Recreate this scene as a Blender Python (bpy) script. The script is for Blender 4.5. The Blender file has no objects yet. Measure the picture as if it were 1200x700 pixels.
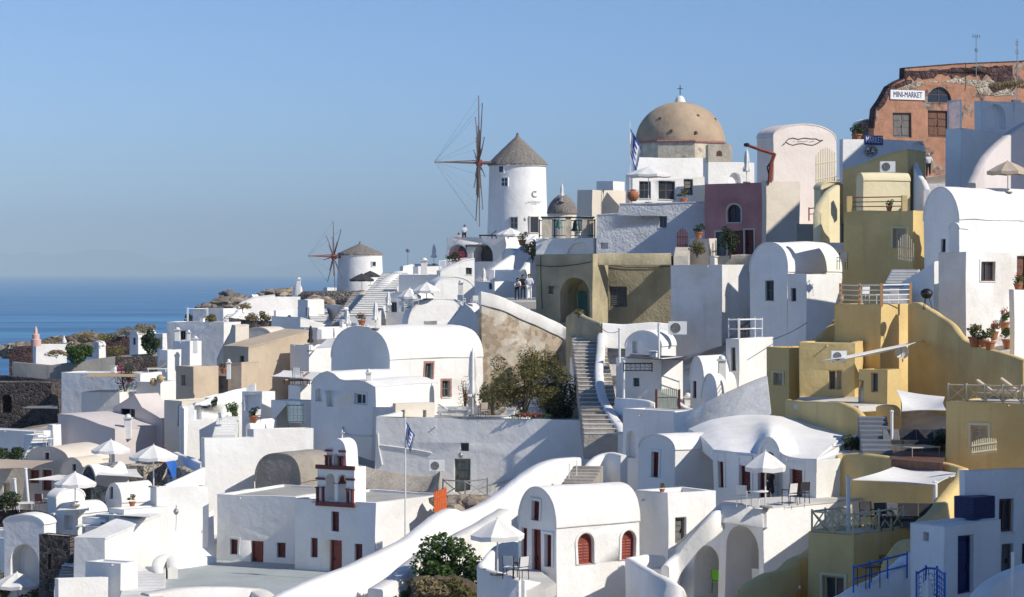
import bpy, math, random
import numpy as np
from mathutils import Vector, noise
from mathutils.geometry import tessellate_polygon
R = math.radians
sc = bpy.context.scene
COL = sc.collection
random.seed(7)
# ------------------------------------------------ camera, sky, sun, exposure
F = 3000.0          # focal length in photo pixels (photo is 1200 wide)
KD = 3000 / 1900.0
HOR = 319.0         # photo row of the horizon
cam_d = bpy.data.cameras.new('camera')
cam = bpy.data.objects.new('camera', cam_d); COL.objects.link(cam)
cam.location = (0, 0, 0); cam.rotation_euler = (R(90), 0, 0)
cam_d.sensor_width = 36; cam_d.lens = 36 * F / 1200
cam_d.shift_y = -(350 - HOR) / 1200
cam_d.clip_start = 1; cam_d.clip_end = 120000
sc.camera = cam
SUN_AZ, SUN_EL = 63.0, 38.0       # azimuth: degrees to the right of straight behind the camera
sd = Vector((math.sin(R(SUN_AZ)) * math.cos(R(SUN_EL)), -math.cos(R(SUN_AZ)) * math.cos(R(SUN_EL)), math.sin(R(SUN_EL))))
world = bpy.data.worlds.new('World'); sc.world = world; world.use_nodes = True
nt = world.node_tree; bg = nt.nodes['Background']
sky = nt.nodes.new('ShaderNodeTexSky'); sky.sky_type = 'NISHITA'; sky.sun_disc = False
sky.sun_elevation = R(SUN_EL); sky.sun_rotation = math.atan2(sd.x, sd.y)
sky.altitude = 100; sky.air_density = 0.6; sky.dust_density = 0.0; sky.ozone_density = 8.0
nt.links.new(sky.outputs[0], bg.inputs[0]); bg.inputs[1].default_value = 0.083
sun_d = bpy.data.lights.new('sun', 'SUN'); sun_d.energy = 2.75; sun_d.angle = R(0.5); sun_d.color = (1, .935, .83)
sun = bpy.data.objects.new('sun', sun_d); COL.objects.link(sun)
sun.rotation_euler = sd.to_track_quat('Z', 'Y').to_euler()
vs = sc.view_settings; vs.view_transform = 'Standard'; vs.look = 'None'; vs.gamma = 1; vs.use_curve_mapping = False
vs.exposure = 0.87
sc.cycles.diffuse_bounces = 6

# ------------------------------------------------ materials
MATS = {}
def lin(c):
    return tuple(((x / 255) / 12.92 if x / 255 <= .04045 else ((x / 255 + .055) / 1.055) ** 2.4) for x in c)
def nodes_mat(name):
    m = bpy.data.materials.new(name); m.use_nodes = True
    return m, m.node_tree, m.node_tree.nodes['Principled BSDF']
def add(nt, t, **kw):
    n = nt.nodes.new(t)
    for k, v in kw.items(): setattr(n, k, v)
    return n
def ramp(nt, fac, stops):
    r = add(nt, 'ShaderNodeValToRGB')
    els = r.color_ramp.elements
    els[0].position, els[0].color = stops[0][0], (*stops[0][1], 1)
    els[1].position, els[1].color = stops[-1][0], (*stops[-1][1], 1)
    for p, c in stops[1:-1]:
        e = els.new(p); e.color = (*c, 1)
    nt.links.new(fac, r.inputs[0]); return r.outputs[0]
def coords(nt, scale=(1, 1, 1)):
    g = add(nt, 'ShaderNodeNewGeometry'); m = add(nt, 'ShaderNodeMapping'); m.inputs['Scale'].default_value = scale
    nt.links.new(g.outputs['Position'], m.inputs[0]); return m.outputs[0]
def noise_t(nt, scale, detail=4, vec=None, rough=.55, dist=0):
    n = add(nt, 'ShaderNodeTexNoise'); n.inputs['Scale'].default_value = scale; n.inputs['Detail'].default_value = detail
    n.inputs['Roughness'].default_value = rough; n.inputs['Distortion'].default_value = dist
    nt.links.new(vec if vec else coords(nt), n.inputs['Vector']); return n.outputs['Fac']
def mixc(nt, f, a, b, mode='MIX'):
    m = add(nt, 'ShaderNodeMix', data_type='RGBA', blend_type=mode)
    if hasattr(f, 'links'): nt.links.new(f, m.inputs[0])
    else: m.inputs[0].default_value = f
    for s, i in ((a, 6), (b, 7)):
        if hasattr(s, 'links'): nt.links.new(s, m.inputs[i])
        else: m.inputs[i].default_value = (*s, 1)
    return m.outputs[2]
def plaster(name, base, dark, rough=.85, bump=.16, big=.28, stain=.4, bev=.07, streak=.3):
    """hand-trowelled plaster: slow tone drift, rain streaks, worn patches, lumpy relief, soft arrises"""
    m, nt, b = nodes_mat(name)
    v = coords(nt)
    n1 = noise_t(nt, .35, 5, v); c = ramp(nt, n1, [(.35, dark), (.62, base)])
    c = mixc(nt, stain, base, c)
    st = noise_t(nt, 1.0, 4, coords(nt, (2.2, 2.2, .22))); sm = ramp(nt, st, [(.56, (0, 0, 0)), (.8, (1, 1, 1))])
    sf = add(nt, 'ShaderNodeMath', operation='MULTIPLY'); nt.links.new(sm, sf.inputs[0]); sf.inputs[1].default_value = streak
    c = mixc(nt, sf.outputs[0], c, dark)
    n3 = noise_t(nt, 9, 3, v); c = mixc(nt, .08, c, ramp(nt, n3, [(.3, (.3, .3, .3)), (.7, (1, 1, 1))]), 'MULTIPLY')
    nt.links.new(c, b.inputs['Base Color']); b.inputs['Roughness'].default_value = rough
    b.inputs['Specular IOR Level'].default_value = .25
    bv = add(nt, 'ShaderNodeBevel', samples=3); bv.inputs['Radius'].default_value = bev
    h1 = noise_t(nt, .9, 3, v); h2 = noise_t(nt, 6, 4, v)
    bp1 = add(nt, 'ShaderNodeBump'); bp1.inputs['Strength'].default_value = big; bp1.inputs['Distance'].default_value = .25
    nt.links.new(h1, bp1.inputs['Height']); nt.links.new(bv.outputs[0], bp1.inputs['Normal'])
    bp2 = add(nt, 'ShaderNodeBump'); bp2.inputs['Strength'].default_value = bump; bp2.inputs['Distance'].default_value = .06
    nt.links.new(h2, bp2.inputs['Height']); nt.links.new(bp1.outputs[0], bp2.inputs['Normal'])
    nt.links.new(bp2.outputs[0], b.inputs['Normal'])
    MATS[name] = m; return m
def simple(name, col, rough=.6, var=.25, scale=6, metal=0, bump=.1, vscale=(1, 1, 1), spec=.4):
    m, nt, b = nodes_mat(name)
    n = noise_t(nt, scale, 4, coords(nt, vscale))
    c = ramp(nt, n, [(.3, tuple(x * (1 - var) for x in col)), (.7, tuple(min(1, x * (1 + var * .5)) for x in col))])
    nt.links.new(c, b.inputs['Base Color']); b.inputs['Roughness'].default_value = rough; b.inputs['Metallic'].default_value = metal
    b.inputs['Specular IOR Level'].default_value = spec
    bp = add(nt, 'ShaderNodeBump'); bp.inputs['Strength'].default_value = bump; bp.inputs['Distance'].default_value = .03
    nt.links.new(n, bp.inputs['Height']); nt.links.new(bp.outputs[0], b.inputs['Normal'])
    MATS[name] = m; return m
def rubble(name, c1, c2, mortar, scale=2.2, gap=.08, bump=.8, mrt=1.0):
    """rough stone masonry"""
    m, nt, b = nodes_mat(name)
    wn = add(nt, 'ShaderNodeTexNoise'); wn.inputs['Scale'].default_value = 2.5; g = coords(nt, (1, 1, 1.3)); nt.links.new(g, wn.inputs['Vector'])
    vm = add(nt, 'ShaderNodeVectorMath', operation='MULTIPLY_ADD'); nt.links.new(wn.outputs['Color'], vm.inputs[0]); vm.inputs[1].default_value = (.25, .25, .25); nt.links.new(g, vm.inputs[2])
    vo = add(nt, 'ShaderNodeTexVoronoi', feature='DISTANCE_TO_EDGE'); vo.inputs['Scale'].default_value = scale; nt.links.new(vm.outputs[0], vo.inputs['Vector'])
    vc = add(nt, 'ShaderNodeTexVoronoi'); vc.inputs['Scale'].default_value = scale; nt.links.new(vm.outputs[0], vc.inputs['Vector'])
    cc = ramp(nt, vc.outputs['Color'], [(.2, c1), (.8, c2)])
    cc = mixc(nt, .5, cc, ramp(nt, noise_t(nt, 8, 5), [(.3, (.35, .35, .35)), (.7, (1, 1, 1))]), 'MULTIPLY')
    e = ramp(nt, vo.outputs['Distance'], [(0, (1, 1, 1)), (gap, (0, 0, 0))])
    c = mixc(nt, e, cc, mortar)
    nt.links.new(c, b.inputs['Base Color']); b.inputs['Roughness'].default_value = .92
    bp = add(nt, 'ShaderNodeBump'); bp.inputs['Strength'].default_value = bump; bp.inputs['Distance'].default_value = .12
    rr = ramp(nt, vo.outputs['Distance'], [(0, (0, 0, 0)), (.2, (1, 1, 1))]); nt.links.new(rr, bp.inputs['Height']); nt.links.new(bp.outputs[0], b.inputs['Normal'])
    MATS[name] = m; return m
def patchy(name, skin, under, ph=.5, stone=None, scale=.5, under2=None):
    """old render fallen off in patches down to the masonry"""
    m, nt, b = nodes_mat(name)
    v = coords(nt)
    n = noise_t(nt, scale, 8, v, .62, .4); f = ramp(nt, n, [(ph - .03, (0, 0, 0)), (ph + .03, (1, 1, 1))])
    vo = add(nt, 'ShaderNodeTexVoronoi'); vo.inputs['Scale'].default_value = 3; nt.links.new(v, vo.inputs['Vector'])
    un = ramp(nt, vo.outputs['Color'], [(.2, under), (.8, under2 or tuple(x * 1.6 for x in under))])
    sk = mixc(nt, .6, skin, ramp(nt, noise_t(nt, 1.5, 6, v), [(.3, tuple(x * .55 for x in skin)), (.65, skin)]))
    st = ramp(nt, noise_t(nt, 1, 4, coords(nt, (2, 2, .2))), [(.5, (0, 0, 0)), (.8, (.6, .6, .6))])
    sk = mixc(nt, st, sk, tuple(x * .5 for x in skin))
    nt.links.new(mixc(nt, f, sk, un), b.inputs['Base Color']); b.inputs['Roughness'].default_value = .9
    bp = add(nt, 'ShaderNodeBump'); bp.inputs['Strength'].default_value = .5; bp.inputs['Distance'].default_value = .1
    nt.links.new(noise_t(nt, 4, 6, v), bp.inputs['Height']); nt.links.new(bp.outputs[0], b.inputs['Normal'])
    MATS[name] = m; return m
def leafy(name, c1, c2):
    m, nt, b = nodes_mat(name)
    c = ramp(nt, noise_t(nt, 3, 3), [(.35, c1), (.65, c2)])
    o = add(nt, 'ShaderNodeObjectInfo')
    nt.links.new(c, b.inputs['Base Color']); b.inputs['Roughness'].default_value = .6
    b.inputs['Specular IOR Level'].default_value = .3
    tr = add(nt, 'ShaderNodeBsdfTranslucent'); nt.links.new(c, tr.inputs[0])
    mx = add(nt, 'ShaderNodeMixShader'); mx.inputs[0].default_value = .3
    nt.links.new(b.outputs[0], mx.inputs[1]); nt.links.new(tr.outputs[0], mx.inputs[2])
    nt.links.new(mx.outputs[0], nt.nodes['Material Output'].inputs[0]); MATS[name] = m; return m

plaster('white', (.88, .872, .85), (.70, .67, .60), stain=.5, streak=.5)
plaster('white_old', (.82, .81, .78), (.58, .54, .47), stain=.7, streak=.55, big=.35, bump=.3)
plaster('white_rough', (.76, .76, .755), (.55, .55, .55), bump=1.0, big=.4, stain=.5, streak=.25)
plaster('cream', (.74, .67, .57), (.60, .51, .40))
plaster('pale_pink', (.78, .70, .64), (.64, .55, .49))
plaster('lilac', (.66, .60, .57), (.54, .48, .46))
plaster('tan', (.62, .51, .38), (.46, .36, .26), stain=.6, streak=.5)
plaster('yellow', (.77, .58, .26), (.55, .39, .16), stain=.7, streak=.6)
plaster('pale_yellow', (.74, .66, .44), (.60, .50, .28))
plaster('rose', (.64, .31, .29), (.46, .20, .19), stain=.9, streak=.5, bump=.5)
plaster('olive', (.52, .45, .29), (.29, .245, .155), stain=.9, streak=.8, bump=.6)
plaster('grey_roof', (.46, .45, .42), (.33, .32, .30), stain=.7)
plaster('blue_floor', (.42, .46, .46), (.32, .35, .35), stain=.6)
plaster('slate', (.20, .22, .25), (.13, .14, .16))
plaster('grey_rough', (.42, .38, .33), (.27, .24, .20), bump=1.0, big=.8, stain=.8)
plaster('concrete', (.34, .33, .30), (.20, .19, .175), stain=.8, streak=.8)
plaster('brick_orange', (.50, .225, .12), (.36, .15, .08), stain=.6, streak=.4)
plaster('pink_white', (.76, .50, .44), (.6, .38, .33))
patchy('ruin_orange', (.44, .225, .14), (.10, .06, .055), .56, under2=(.33, .27, .21), scale=.45)
patchy('ruin_stone', (.58, .53, .44), (.27, .21, .145), .46, under2=(.44, .36, .26), scale=.55)
patchy('worn_cream', (.70, .62, .48), (.36, .31, .24), .62, scale=.5)
plaster('dome_ochre', (.54, .41, .28), (.36, .27, .19), stain=.9, streak=.5, bump=.4)
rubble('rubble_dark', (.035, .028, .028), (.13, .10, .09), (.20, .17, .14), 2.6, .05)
rubble('rubble_red', (.045, .02, .022), (.12, .07, .065), (.09, .06, .05), 2.4, .04)
rubble('rubble_pale', (.26, .20, .14), (.50, .42, .32), (.62, .57, .48), 2.4, .10)
rubble('cobble', (.04, .035, .033), (.13, .11, .10), (.42, .38, .32), 2.0, .10)
plaster('ground', (.76, .74, .69), (.50, .45, .38), stain=.9, streak=.2, bump=.9, big=.9)
rubble('rock', (.20, .15, .11), (.46, .38, .29), (.16, .12, .09), .8, .05, 1)
rubble('rock_grey', (.12, .115, .11), (.26, .25, .23), (.10, .09, .08), .5, .03, 1)
plaster('paving', (.66, .64, .60), (.48, .46, .42), stain=.9, big=.2)
plaster('stair_stone', (.46, .42, .37), (.26, .23, .20), stain=.9, streak=.2, bump=.8, bev=.03)
simple('thatch', (.25, .225, .20), .95, .75, 11, bump=1.0, vscale=(1, 1, .35))
simple('oxblood', (.15, .032, .03), .5, .3, 8)
simple('red_wood', (.26, .055, .035), .5, .3, 8, vscale=(1, 1, .2))
simple('brown_wood', (.16, .075, .045), .6, .35, 7, vscale=(1, 1, .2))
simple('orange_wood', (.60, .13, .035), .55, .2, 5)
simple('pink_stone', (.42, .22, .18), .8, .4, 6)
simple('grey_green_wood', (.20, .22, .18), .7, .3, 7, vscale=(1, 1, .2))
simple('teal_wood', (.05, .20, .19), .6, .3, 7, vscale=(1, 1, .2))
simple('sage_wood', (.42, .45, .36), .7, .2, 7, vscale=(1, 1, .2))
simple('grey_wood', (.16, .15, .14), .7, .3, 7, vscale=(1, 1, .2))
simple('pale_wood', (.52, .44, .31), .7, .25, 7, vscale=(1, 1, .2))
simple('post_wood', (.50, .27, .12), .7, .3, 7, vscale=(1, 1, .2))
simple('mast_wood', (.17, .12, .10), .7, .4, 5)
simple('rust_red', (.30, .07, .04), .6, .4, 5)
simple('navy', (.010, .018, .10), .45, .2, 5)
simple('blue_paint', (.02, .13, .50), .45, .2, 5)
simple('green_paint', (.05, .16, .12), .5, .2, 5)
simple('black_metal', (.02, .02, .022), .5, .2, 8, metal=.3)
simple('grey_metal', (.33, .34, .34), .45, .2, 8, metal=.4)
simple('white_paint', (.80, .80, .78), .5, .06, 4, bump=.03)
simple('white_cloth', (.80, .78, .74), .9, .08, 3, bump=.15)
simple('tan_cloth', (.52, .42, .32), .9, .12, 3)
simple('orange_cloth', (.50, .17, .04), .9, .2, 3)
simple('dark_cloth', (.055, .055, .062), .95, .3, 5)
simple('grey_cloth', (.20, .20, .21), .95, .2, 5)
simple('lime_cloth', (.22, .62, .04), .9, .1, 3)
simple('red_cloth', (.35, .12, .09), .9, .3, 9)
simple('straw', (.50, .38, .22), .95, .4, 16, bump=.6)
simple('terracotta', (.42, .16, .075), .8, .25, 6)
simple('bronze', (.03, .045, .04), .4, .3, 8, metal=.7)
simple('skin', (.42, .25, .17), .55, .1, 5, bump=.02)
simple('hair', (.018, .013, .011), .7, .2, 20)
simple('shirt_white', (.74, .76, .80), .9, .1, 4)
simple('trousers_dark', (.03, .035, .05), .9, .2, 4)
simple('dress_black', (.02, .02, .022), .9, .2, 4)
simple('peach_cloth', (.70, .40, .30), .9, .15, 4)
simple('bark', (.14, .10, .07), .9, .4, 9, bump=.6)
simple('soil', (.10, .075, .05), .95, .4, 3, bump=.5)
simple('flag_blue', (.03, .09, .38), .85, .1, 3)
simple('sign_blue', (.03, .05, .25), .5, .1, 3)
simple('ink', (.03, .04, .16), .6, .05, 3)
simple('ink_brown', (.09, .06, .05), .6, .05, 3)
simple('ink_grey', (.22, .21, .20), .6, .05, 3)
simple('ink_faint', (.50, .50, .49), .6, .05, 3)
simple('flower_red', (.50, .05, .06), .8, .4, 9)
simple('bougain', (.52, .03, .17), .8, .35, 9)
leafy('leaf_green', (.035, .085, .02), (.10, .17, .035))
leafy('leaf_dark', (.025, .05, .018), (.06, .095, .03))
leafy('leaf_olive', (.075, .085, .03), (.26, .22, .075))
leafy('leaf_dry', (.22, .17, .09), (.36, .29, .16))
# the hillside: trodden, half-whitewashed ground in the village, bare volcanic earth towards its edges
def ground_edges():
    m = MATS['ground']; nt = m.node_tree; b = nt.nodes['Principled BSDF']; src = b.inputs['Base Color'].links[0].from_socket
    g = add(nt, 'ShaderNodeNewGeometry'); sp = add(nt, 'ShaderNodeSeparateXYZ'); nt.links.new(g.outputs['Position'], sp.inputs[0])
    n = noise_t(nt, .09, 5); e = add(nt, 'ShaderNodeMath', operation='MULTIPLY_ADD'); nt.links.new(n, e.inputs[0]); e.inputs[1].default_value = 30; nt.links.new(sp.outputs[0], e.inputs[2])
    mr = add(nt, 'ShaderNodeMapRange'); mr.inputs['From Min'].default_value = -32; mr.inputs['From Max'].default_value = -22; mr.inputs['To Min'].default_value = 1; mr.inputs['To Max'].default_value = 0; nt.links.new(e.outputs[0], mr.inputs['Value'])
    earth = ramp(nt, noise_t(nt, .5, 8), [(.3, (.13, .095, .07)), (.55, (.26, .20, .145)), (.75, (.36, .30, .22))])
    f2 = ramp(nt, noise_t(nt, .22, 6), [(.50, (0, 0, 0)), (.58, (.8, .8, .8))])
    c = mixc(nt, f2, src, earth); c = mixc(nt, mr.outputs[0], c, earth); nt.links.new(c, b.inputs['Base Color'])
ground_edges()
# glass: dark reflective
m, nt_, b = nodes_mat('glass'); b.inputs['Base Color'].default_value = (.03, .035, .045, 1); b.inputs['Roughness'].default_value = .12
nz = noise_t(nt_, 1.2, 2); bp = add(nt_, 'ShaderNodeBump'); bp.inputs['Strength'].default_value = .05; nt_.links.new(nz, bp.inputs['Height']); nt_.links.new(bp.outputs[0], b.inputs['Normal'])
MATS['glass'] = m
m, nt_, b = nodes_mat('clear_glass'); b.inputs['Base Color'].default_value = (.75, .8, .85, 1); b.inputs['Roughness'].default_value = .1; b.inputs['Alpha'].default_value = .35
MATS['clear_glass'] = m

# ------------------------------------------------ geometry helpers
def P(px, py, Y):
    y = Y * KD
    return Vector(((px - 600) / F * y, y, (HOR - py) / F * y))
class MB:
    def __init__(s): s.v = []; s.f = []
    def add(s, vs, fs):
        n = len(s.v); s.v += [Vector(v) for v in vs]; s.f += [tuple(i + n for i in f) for f in fs]
    def prism(s, poly, off):
        """closed polygon (3D points) extruded by vector off"""
        n = len(poly); off = Vector(off); a = [Vector(p) for p in poly]; b = [p + off for p in a]
        s.add(a + b, [tuple(range(n)), tuple(range(2 * n - 1, n - 1, -1))] + [(i, i + n, (i + 1) % n + n, (i + 1) % n) for i in range(n)])
    def box(s, c, x, y, z):
        """c centre, x,y,z full edge vectors"""
        c = Vector(c); x = Vector(x) / 2; y = Vector(y) / 2; z = Vector(z) / 2
        s.prism([c - x - y - z, c + x - y - z, c + x + y - z, c - x + y - z], z * 2)
    def bx(s, x0, y0, z0, x1, y1, z1):
        s.box(((x0 + x1) / 2, (y0 + y1) / 2, (z0 + z1) / 2), (x1 - x0, 0, 0), (0, y1 - y0, 0), (0, 0, z1 - z0))
    def tube(s, pts, r, n=6, r2=None):
        pts = [Vector(p) for p in pts]; rings = []
        L = len(pts)
        for i, p in enumerate(pts):
            d = (pts[min(i + 1, L - 1)] - pts[max(i - 1, 0)]).normalized()
            a = d.orthogonal().normalized() if abs(d.z) < .99 else Vector((1, 0, 0))
            if i and abs(d.z) < .99 or i == 0: pass
            b = d.cross(a).normalized(); a = b.cross(d).normalized()
            rr = r if r2 is None else r + (r2 - r) * i / max(1, L - 1)
            rings.append([p + (a * math.cos(t) + b * math.sin(t)) * rr for t in [2 * math.pi * k / n for k in range(n)]])
        vs = sum(rings, []); fs = []
        for i in range(L - 1):
            # align ring i+1 to ring i
            best = min(range(n), key=lambda k: (rings[i + 1][k] - rings[i][0]).length)
            for k in range(n):
                fs.append((i * n + k, i * n + (k + 1) % n, (i + 1) * n + (k + 1 + best) % n, (i + 1) * n + (k + best) % n))
        fs += [tuple(range(n - 1, -1, -1)), tuple(range((L - 1) * n, L * n))]
        s.add(vs, fs)
    def lathe(s, prof, o=(0, 0, 0), n=24, f=None, a0=0, a1=2 * math.pi):
        """prof: list of (r,z); f(angle, r, z)->r"""
        o = Vector(o); full = abs(a1 - a0 - 2 * math.pi) < 1e-6; m_ = n if full else n + 1
        vs = []
        for r, z in prof:
            for k in range(m_):
                t = a0 + (a1 - a0) * k / n; rr = f(t, r, z) if f else r
                vs.append(o + Vector((rr * math.cos(t), rr * math.sin(t), z)))
        fs = []
        for i in range(len(prof) - 1):
            for k in range(n):
                k2 = (k + 1) % m_
                fs.append((i * m_ + k, i * m_ + k2, (i + 1) * m_ + k2, (i + 1) * m_ + k))
        s.add(vs, fs)
    def build(s, name, mat, parent=None, smooth=True, angle=35, local=False):
        base = parent.location if (parent and not local) else Vector((0, 0, 0))
        if parent and parent.parent and not local: base = parent.parent.location
        if s.v and not local and parent is None: pass
        me = bpy.data.meshes.new(name)
        me.from_pydata([tuple(v - base) for v in s.v], [], s.f)
        me.validate()
        if smooth:
            me.shade_smooth(); me.set_sharp_from_angle(angle=R(angle))
        me.materials.append(MATS[mat] if isinstance(mat, str) else mat)
        o = bpy.data.objects.new(name, me); COL.objects.link(o)
        if parent: o.parent = parent
        return o
def recenter(o):
    """move a single-mesh thing's origin to its base"""
    me = o.data; vs = np.empty(len(me.vertices) * 3, np.float32); me.vertices.foreach_get('co', vs); vs = vs.reshape(-1, 3)
    c = np.array([(vs[:, 0].min() + vs[:, 0].max()) / 2, (vs[:, 1].min() + vs[:, 1].max()) / 2, vs[:, 2].min()])
    me.vertices.foreach_set('co', (vs - c).astype(np.float32).ravel()); o.location = Vector(c); me.update()
def tag(o, label=None, cat=None, group=None, kind=None):
    if label: o['label'] = label
    if cat: o['category'] = cat
    if group: o['group'] = group
    if kind: o['kind'] = kind
    return o
def empty(name, loc, label, cat, group=None, rz=0):
    o = bpy.data.objects.new(name, None); COL.objects.link(o); o.location = loc; o.rotation_euler = (0, 0, rz)
    o.empty_display_size = .3
    return tag(o, label, cat, group)
KIDS = {}
def copy_tree(src, loc, rz=0, label=None, group=None, scale=None):
    c = src.copy(); COL.objects.link(c); c.location = loc; c.rotation_euler = (0, 0, rz)
    if scale: c.scale = (scale,) * 3
    if label: c['label'] = label
    if group: c['group'] = group
    def rec(a, b):
        for ch in list(a.children):
            d = ch.copy(); COL.objects.link(d); d.parent = b; rec(ch, d)
    rec(src, c); return c
PROTO = {}
def place(key, maker, loc, rz, label, group=None, scale=1):
    """first use builds the thing, later uses copy it with its parts"""
    if key not in PROTO:
        r = maker(); PROTO[key] = r
        r.location = loc; r.rotation_euler = (0, 0, rz); r['label'] = label
        if group: r['group'] = group
        r.scale = (scale,) * 3
        return r
    r = copy_tree(PROTO[key], loc, rz, label, group, scale)
    if not group and 'group' in r.keys(): del r['group']
    return r

# ------------------------------------------------ terrain
CP = [ # photo column, row, distance unit of visible ground
 (600,700,70),(600,560,84),(600,480,97),(600,400,108),(600,352,118),(600,296,150),(610,282,172),(690,300,135),(700,262,150),
 (1100,700,46),(1190,700,44),(1100,560,64),(1100,480,73),(1100,400,85),(1100,310,93),(1090,250,101),(1090,196,116),(1090,166,128),(1180,166,130),
 (1000,700,52),(1000,600,68),(1000,500,76),(1000,420,86),(1000,330,97),(1000,262,106),(1000,205,125),
 (850,700,60),(850,600,72),(850,500,84),(850,420,93),(850,400,100),(850,304,114),(850,240,132),(850,200,150),
 (720,700,66),(720,600,76),(720,520,86),(720,470,93),(720,384,106),(720,300,120),(760,240,135),
 (350,700,78),(350,680,84),(350,545,96),(350,500,104),(350,450,118),(350,400,145),(350,372,178),(400,352,212),(430,346,216),
 (470,690,74),(470,600,86),(470,540,92),(470,495,99),(470,400,120),(470,360,150),(500,330,175),(540,318,180),
 (230,700,76),(230,600,90),(230,520,104),(230,470,122),(230,425,150),(230,388,190),(290,356,225),
 (100,700,80),(100,620,92),(100,560,104),(100,510,118),(100,470,140),(100,440,165),(100,425,190),(100,410,215),
 (0,700,82),(0,620,94),(0,560,104),(0,500,125),(0,470,150),(0,445,180),(-60,560,100),(-60,480,150),(1260,600,55),(1260,400,80),(1260,240,100),(1260,170,130),
]
EX = [(0, 0, -3), (0, 25, -7.5), (-20, 60, -14), (20, 60, -12), (60, 60, -7), (-60, 100, -22), (90, 120, 0), (-110, 180, -30), (120, 220, 12), (0, 340, -8), (80, 300, 8), (-40, 390, -14)]
pts = []
for a, b_, c in CP:
    p = P(a, b_, c); pts.append((p.x, p.y, p.z - .6))
pts += EX
A = np.array(pts, float)
def _tps(r2): return np.where(r2 > 0, r2 * np.log(r2 + 1e-9), 0)
S = 100.0
XY = A[:, :2] / S; n_ = len(A)
Kk = _tps(((XY[:, None] - XY[None]) ** 2).sum(-1)) + np.eye(n_) * 2e-4
Pm = np.c_[np.ones(n_), XY]; M_ = np.block([[Kk, Pm], [Pm.T, np.zeros((3, 3))]])
WT = np.linalg.solve(M_, np.r_[A[:, 2], np.zeros(3)])
def tz_arr(x, y):
    q = np.stack([x, y], -1) / S
    r2 = ((q[..., None, :] - XY) ** 2).sum(-1)
    z = _tps(r2) @ WT[:n_] + WT[n_] + q @ WT[n_ + 1:]
    z = np.clip(z, -40, 16) - 2.2 * np.clip((y - 60) / 40, 0, 1)
    # the village ends at a crest; beyond it and to the left the land falls to the sea
    crest = 345 + np.clip(x, -200, 60) * .35
    crest = np.where(x > 40, 350 + (x - 40) * .8, crest)
    z = z - np.maximum(0, y - crest) * .9
    z = z - np.maximum(0, -82 - x) * .8
    # slope below the camera
    t = np.clip((y - 10) / 50, 0, 1); near = -2.2 - 0.24 * np.maximum(y, 0)
    z = z * t + np.minimum(near, z) * (1 - t) if False else np.where(y < 62, np.minimum(z, near - .3 + 0 * y), z)
    return np.maximum(z, -78)
def tz(x, y): return float(tz_arr(np.array(x, float), np.array(y, float)))
def build_terrain():
    xs = np.concatenate([np.linspace(-900, -140, 14, endpoint=False), np.linspace(-140, 160, 151), np.linspace(160, 900, 14)[1:]])
    ys = np.concatenate([np.linspace(-60, 60, 16, endpoint=False), np.linspace(60, 420, 181), np.linspace(420, 1300, 14)[1:]])
    X, Y = np.meshgrid(xs, ys); Z = np.empty_like(X)
    for i in range(len(ys)): Z[i] = tz_arr(X[i], Y[i])
    for i in range(len(ys)):
        for j in range(len(xs)):
            Z[i, j] += .5 * noise.noise(Vector((X[i, j] * .15, Y[i, j] * .15, 0))) + .25 * noise.noise(Vector((X[i, j] * .5, Y[i, j] * .5, 3)))
    nx = len(xs); vs = np.stack([X, Y, Z], -1).reshape(-1, 3)
    fs = [(i * nx + j, i * nx + j + 1, (i + 1) * nx + j + 1, (i + 1) * nx + j) for i in range(len(ys) - 1) for j in range(nx - 1)]
    mb = MB(); mb.v = [Vector(v) for v in vs]; mb.f = fs
    return tag(mb.build('hillside', 'ground'), kind='structure')

UP = Vector((0, 0, 1))
def arc(n, w, h, rise, p=2.0):
    """points (u,z) of a vault over width w from u=0 to w, springing at h, rising by rise"""
    out = []
    for i in range(n + 1):
        t = math.pi * i / n; c = math.cos(t); s_ = math.sin(t)
        out.append((w / 2 - w / 2 * math.copysign(abs(c) ** (2 / p), c), h + rise * abs(s_) ** (2 / p)))
    return out
class Face:
    """a vertical wall plane: origin o, horizontal unit direction e (u axis), outward normal n"""
    def __init__(s, o, e, n): s.o = Vector(o); s.e = Vector(e); s.n = Vector(n); s.holes = []
    def hit(s, px, py):
        d = Vector(((px - 600) / F, 1, (HOR - py) / F)); t = s.n.dot(s.o) / s.n.dot(d); return d * t
    def uv(s, px, py):
        p = s.hit(px, py); return (p - s.o).dot(s.e), p.z - s.o.z
    def pt(s, u, v, d=0): return s.o + s.e * u + UP * v - s.n * d
def rect_uv(f, x0, y0, x1, y1):
    u0 = f.uv(x0, y0)[0]; u1 = f.uv(x1, y0)[0]; xm = (x0 + x1) / 2
    va = f.uv(xm, y1)[1]; vb = f.uv(xm, y0)[1]
    return min(u0, u1), max(u0, u1), va, vb
def hole_poly(u0, u1, v0, v1, arched):
    if not arched: return [(u0, v0), (u1, v0), (u1, v1), (u0, v1)]
    w = u1 - u0; r = min(w / 2 * arched, (v1 - v0) * .9)
    out = [(u0, v0), (u1, v0)]
    for i in range(13):
        t = math.pi * i / 12
        out.append((u0 + w / 2 + w / 2 * math.cos(t), v1 - r + r * math.sin(t)))
    return out
WOOD = {'r': 'oxblood', 'o': 'red_wood', 'b': 'brown_wood', 'g': 'grey_green_wood', 't': 'teal_wood', 's': 'sage_wood', 'k': 'grey_wood', 'n': 'navy', 'p': 'pale_wood', 'u': 'blue_paint', 'w': 'white_paint', 'm': 'green_paint', 'x': 'orange_wood'}
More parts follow.
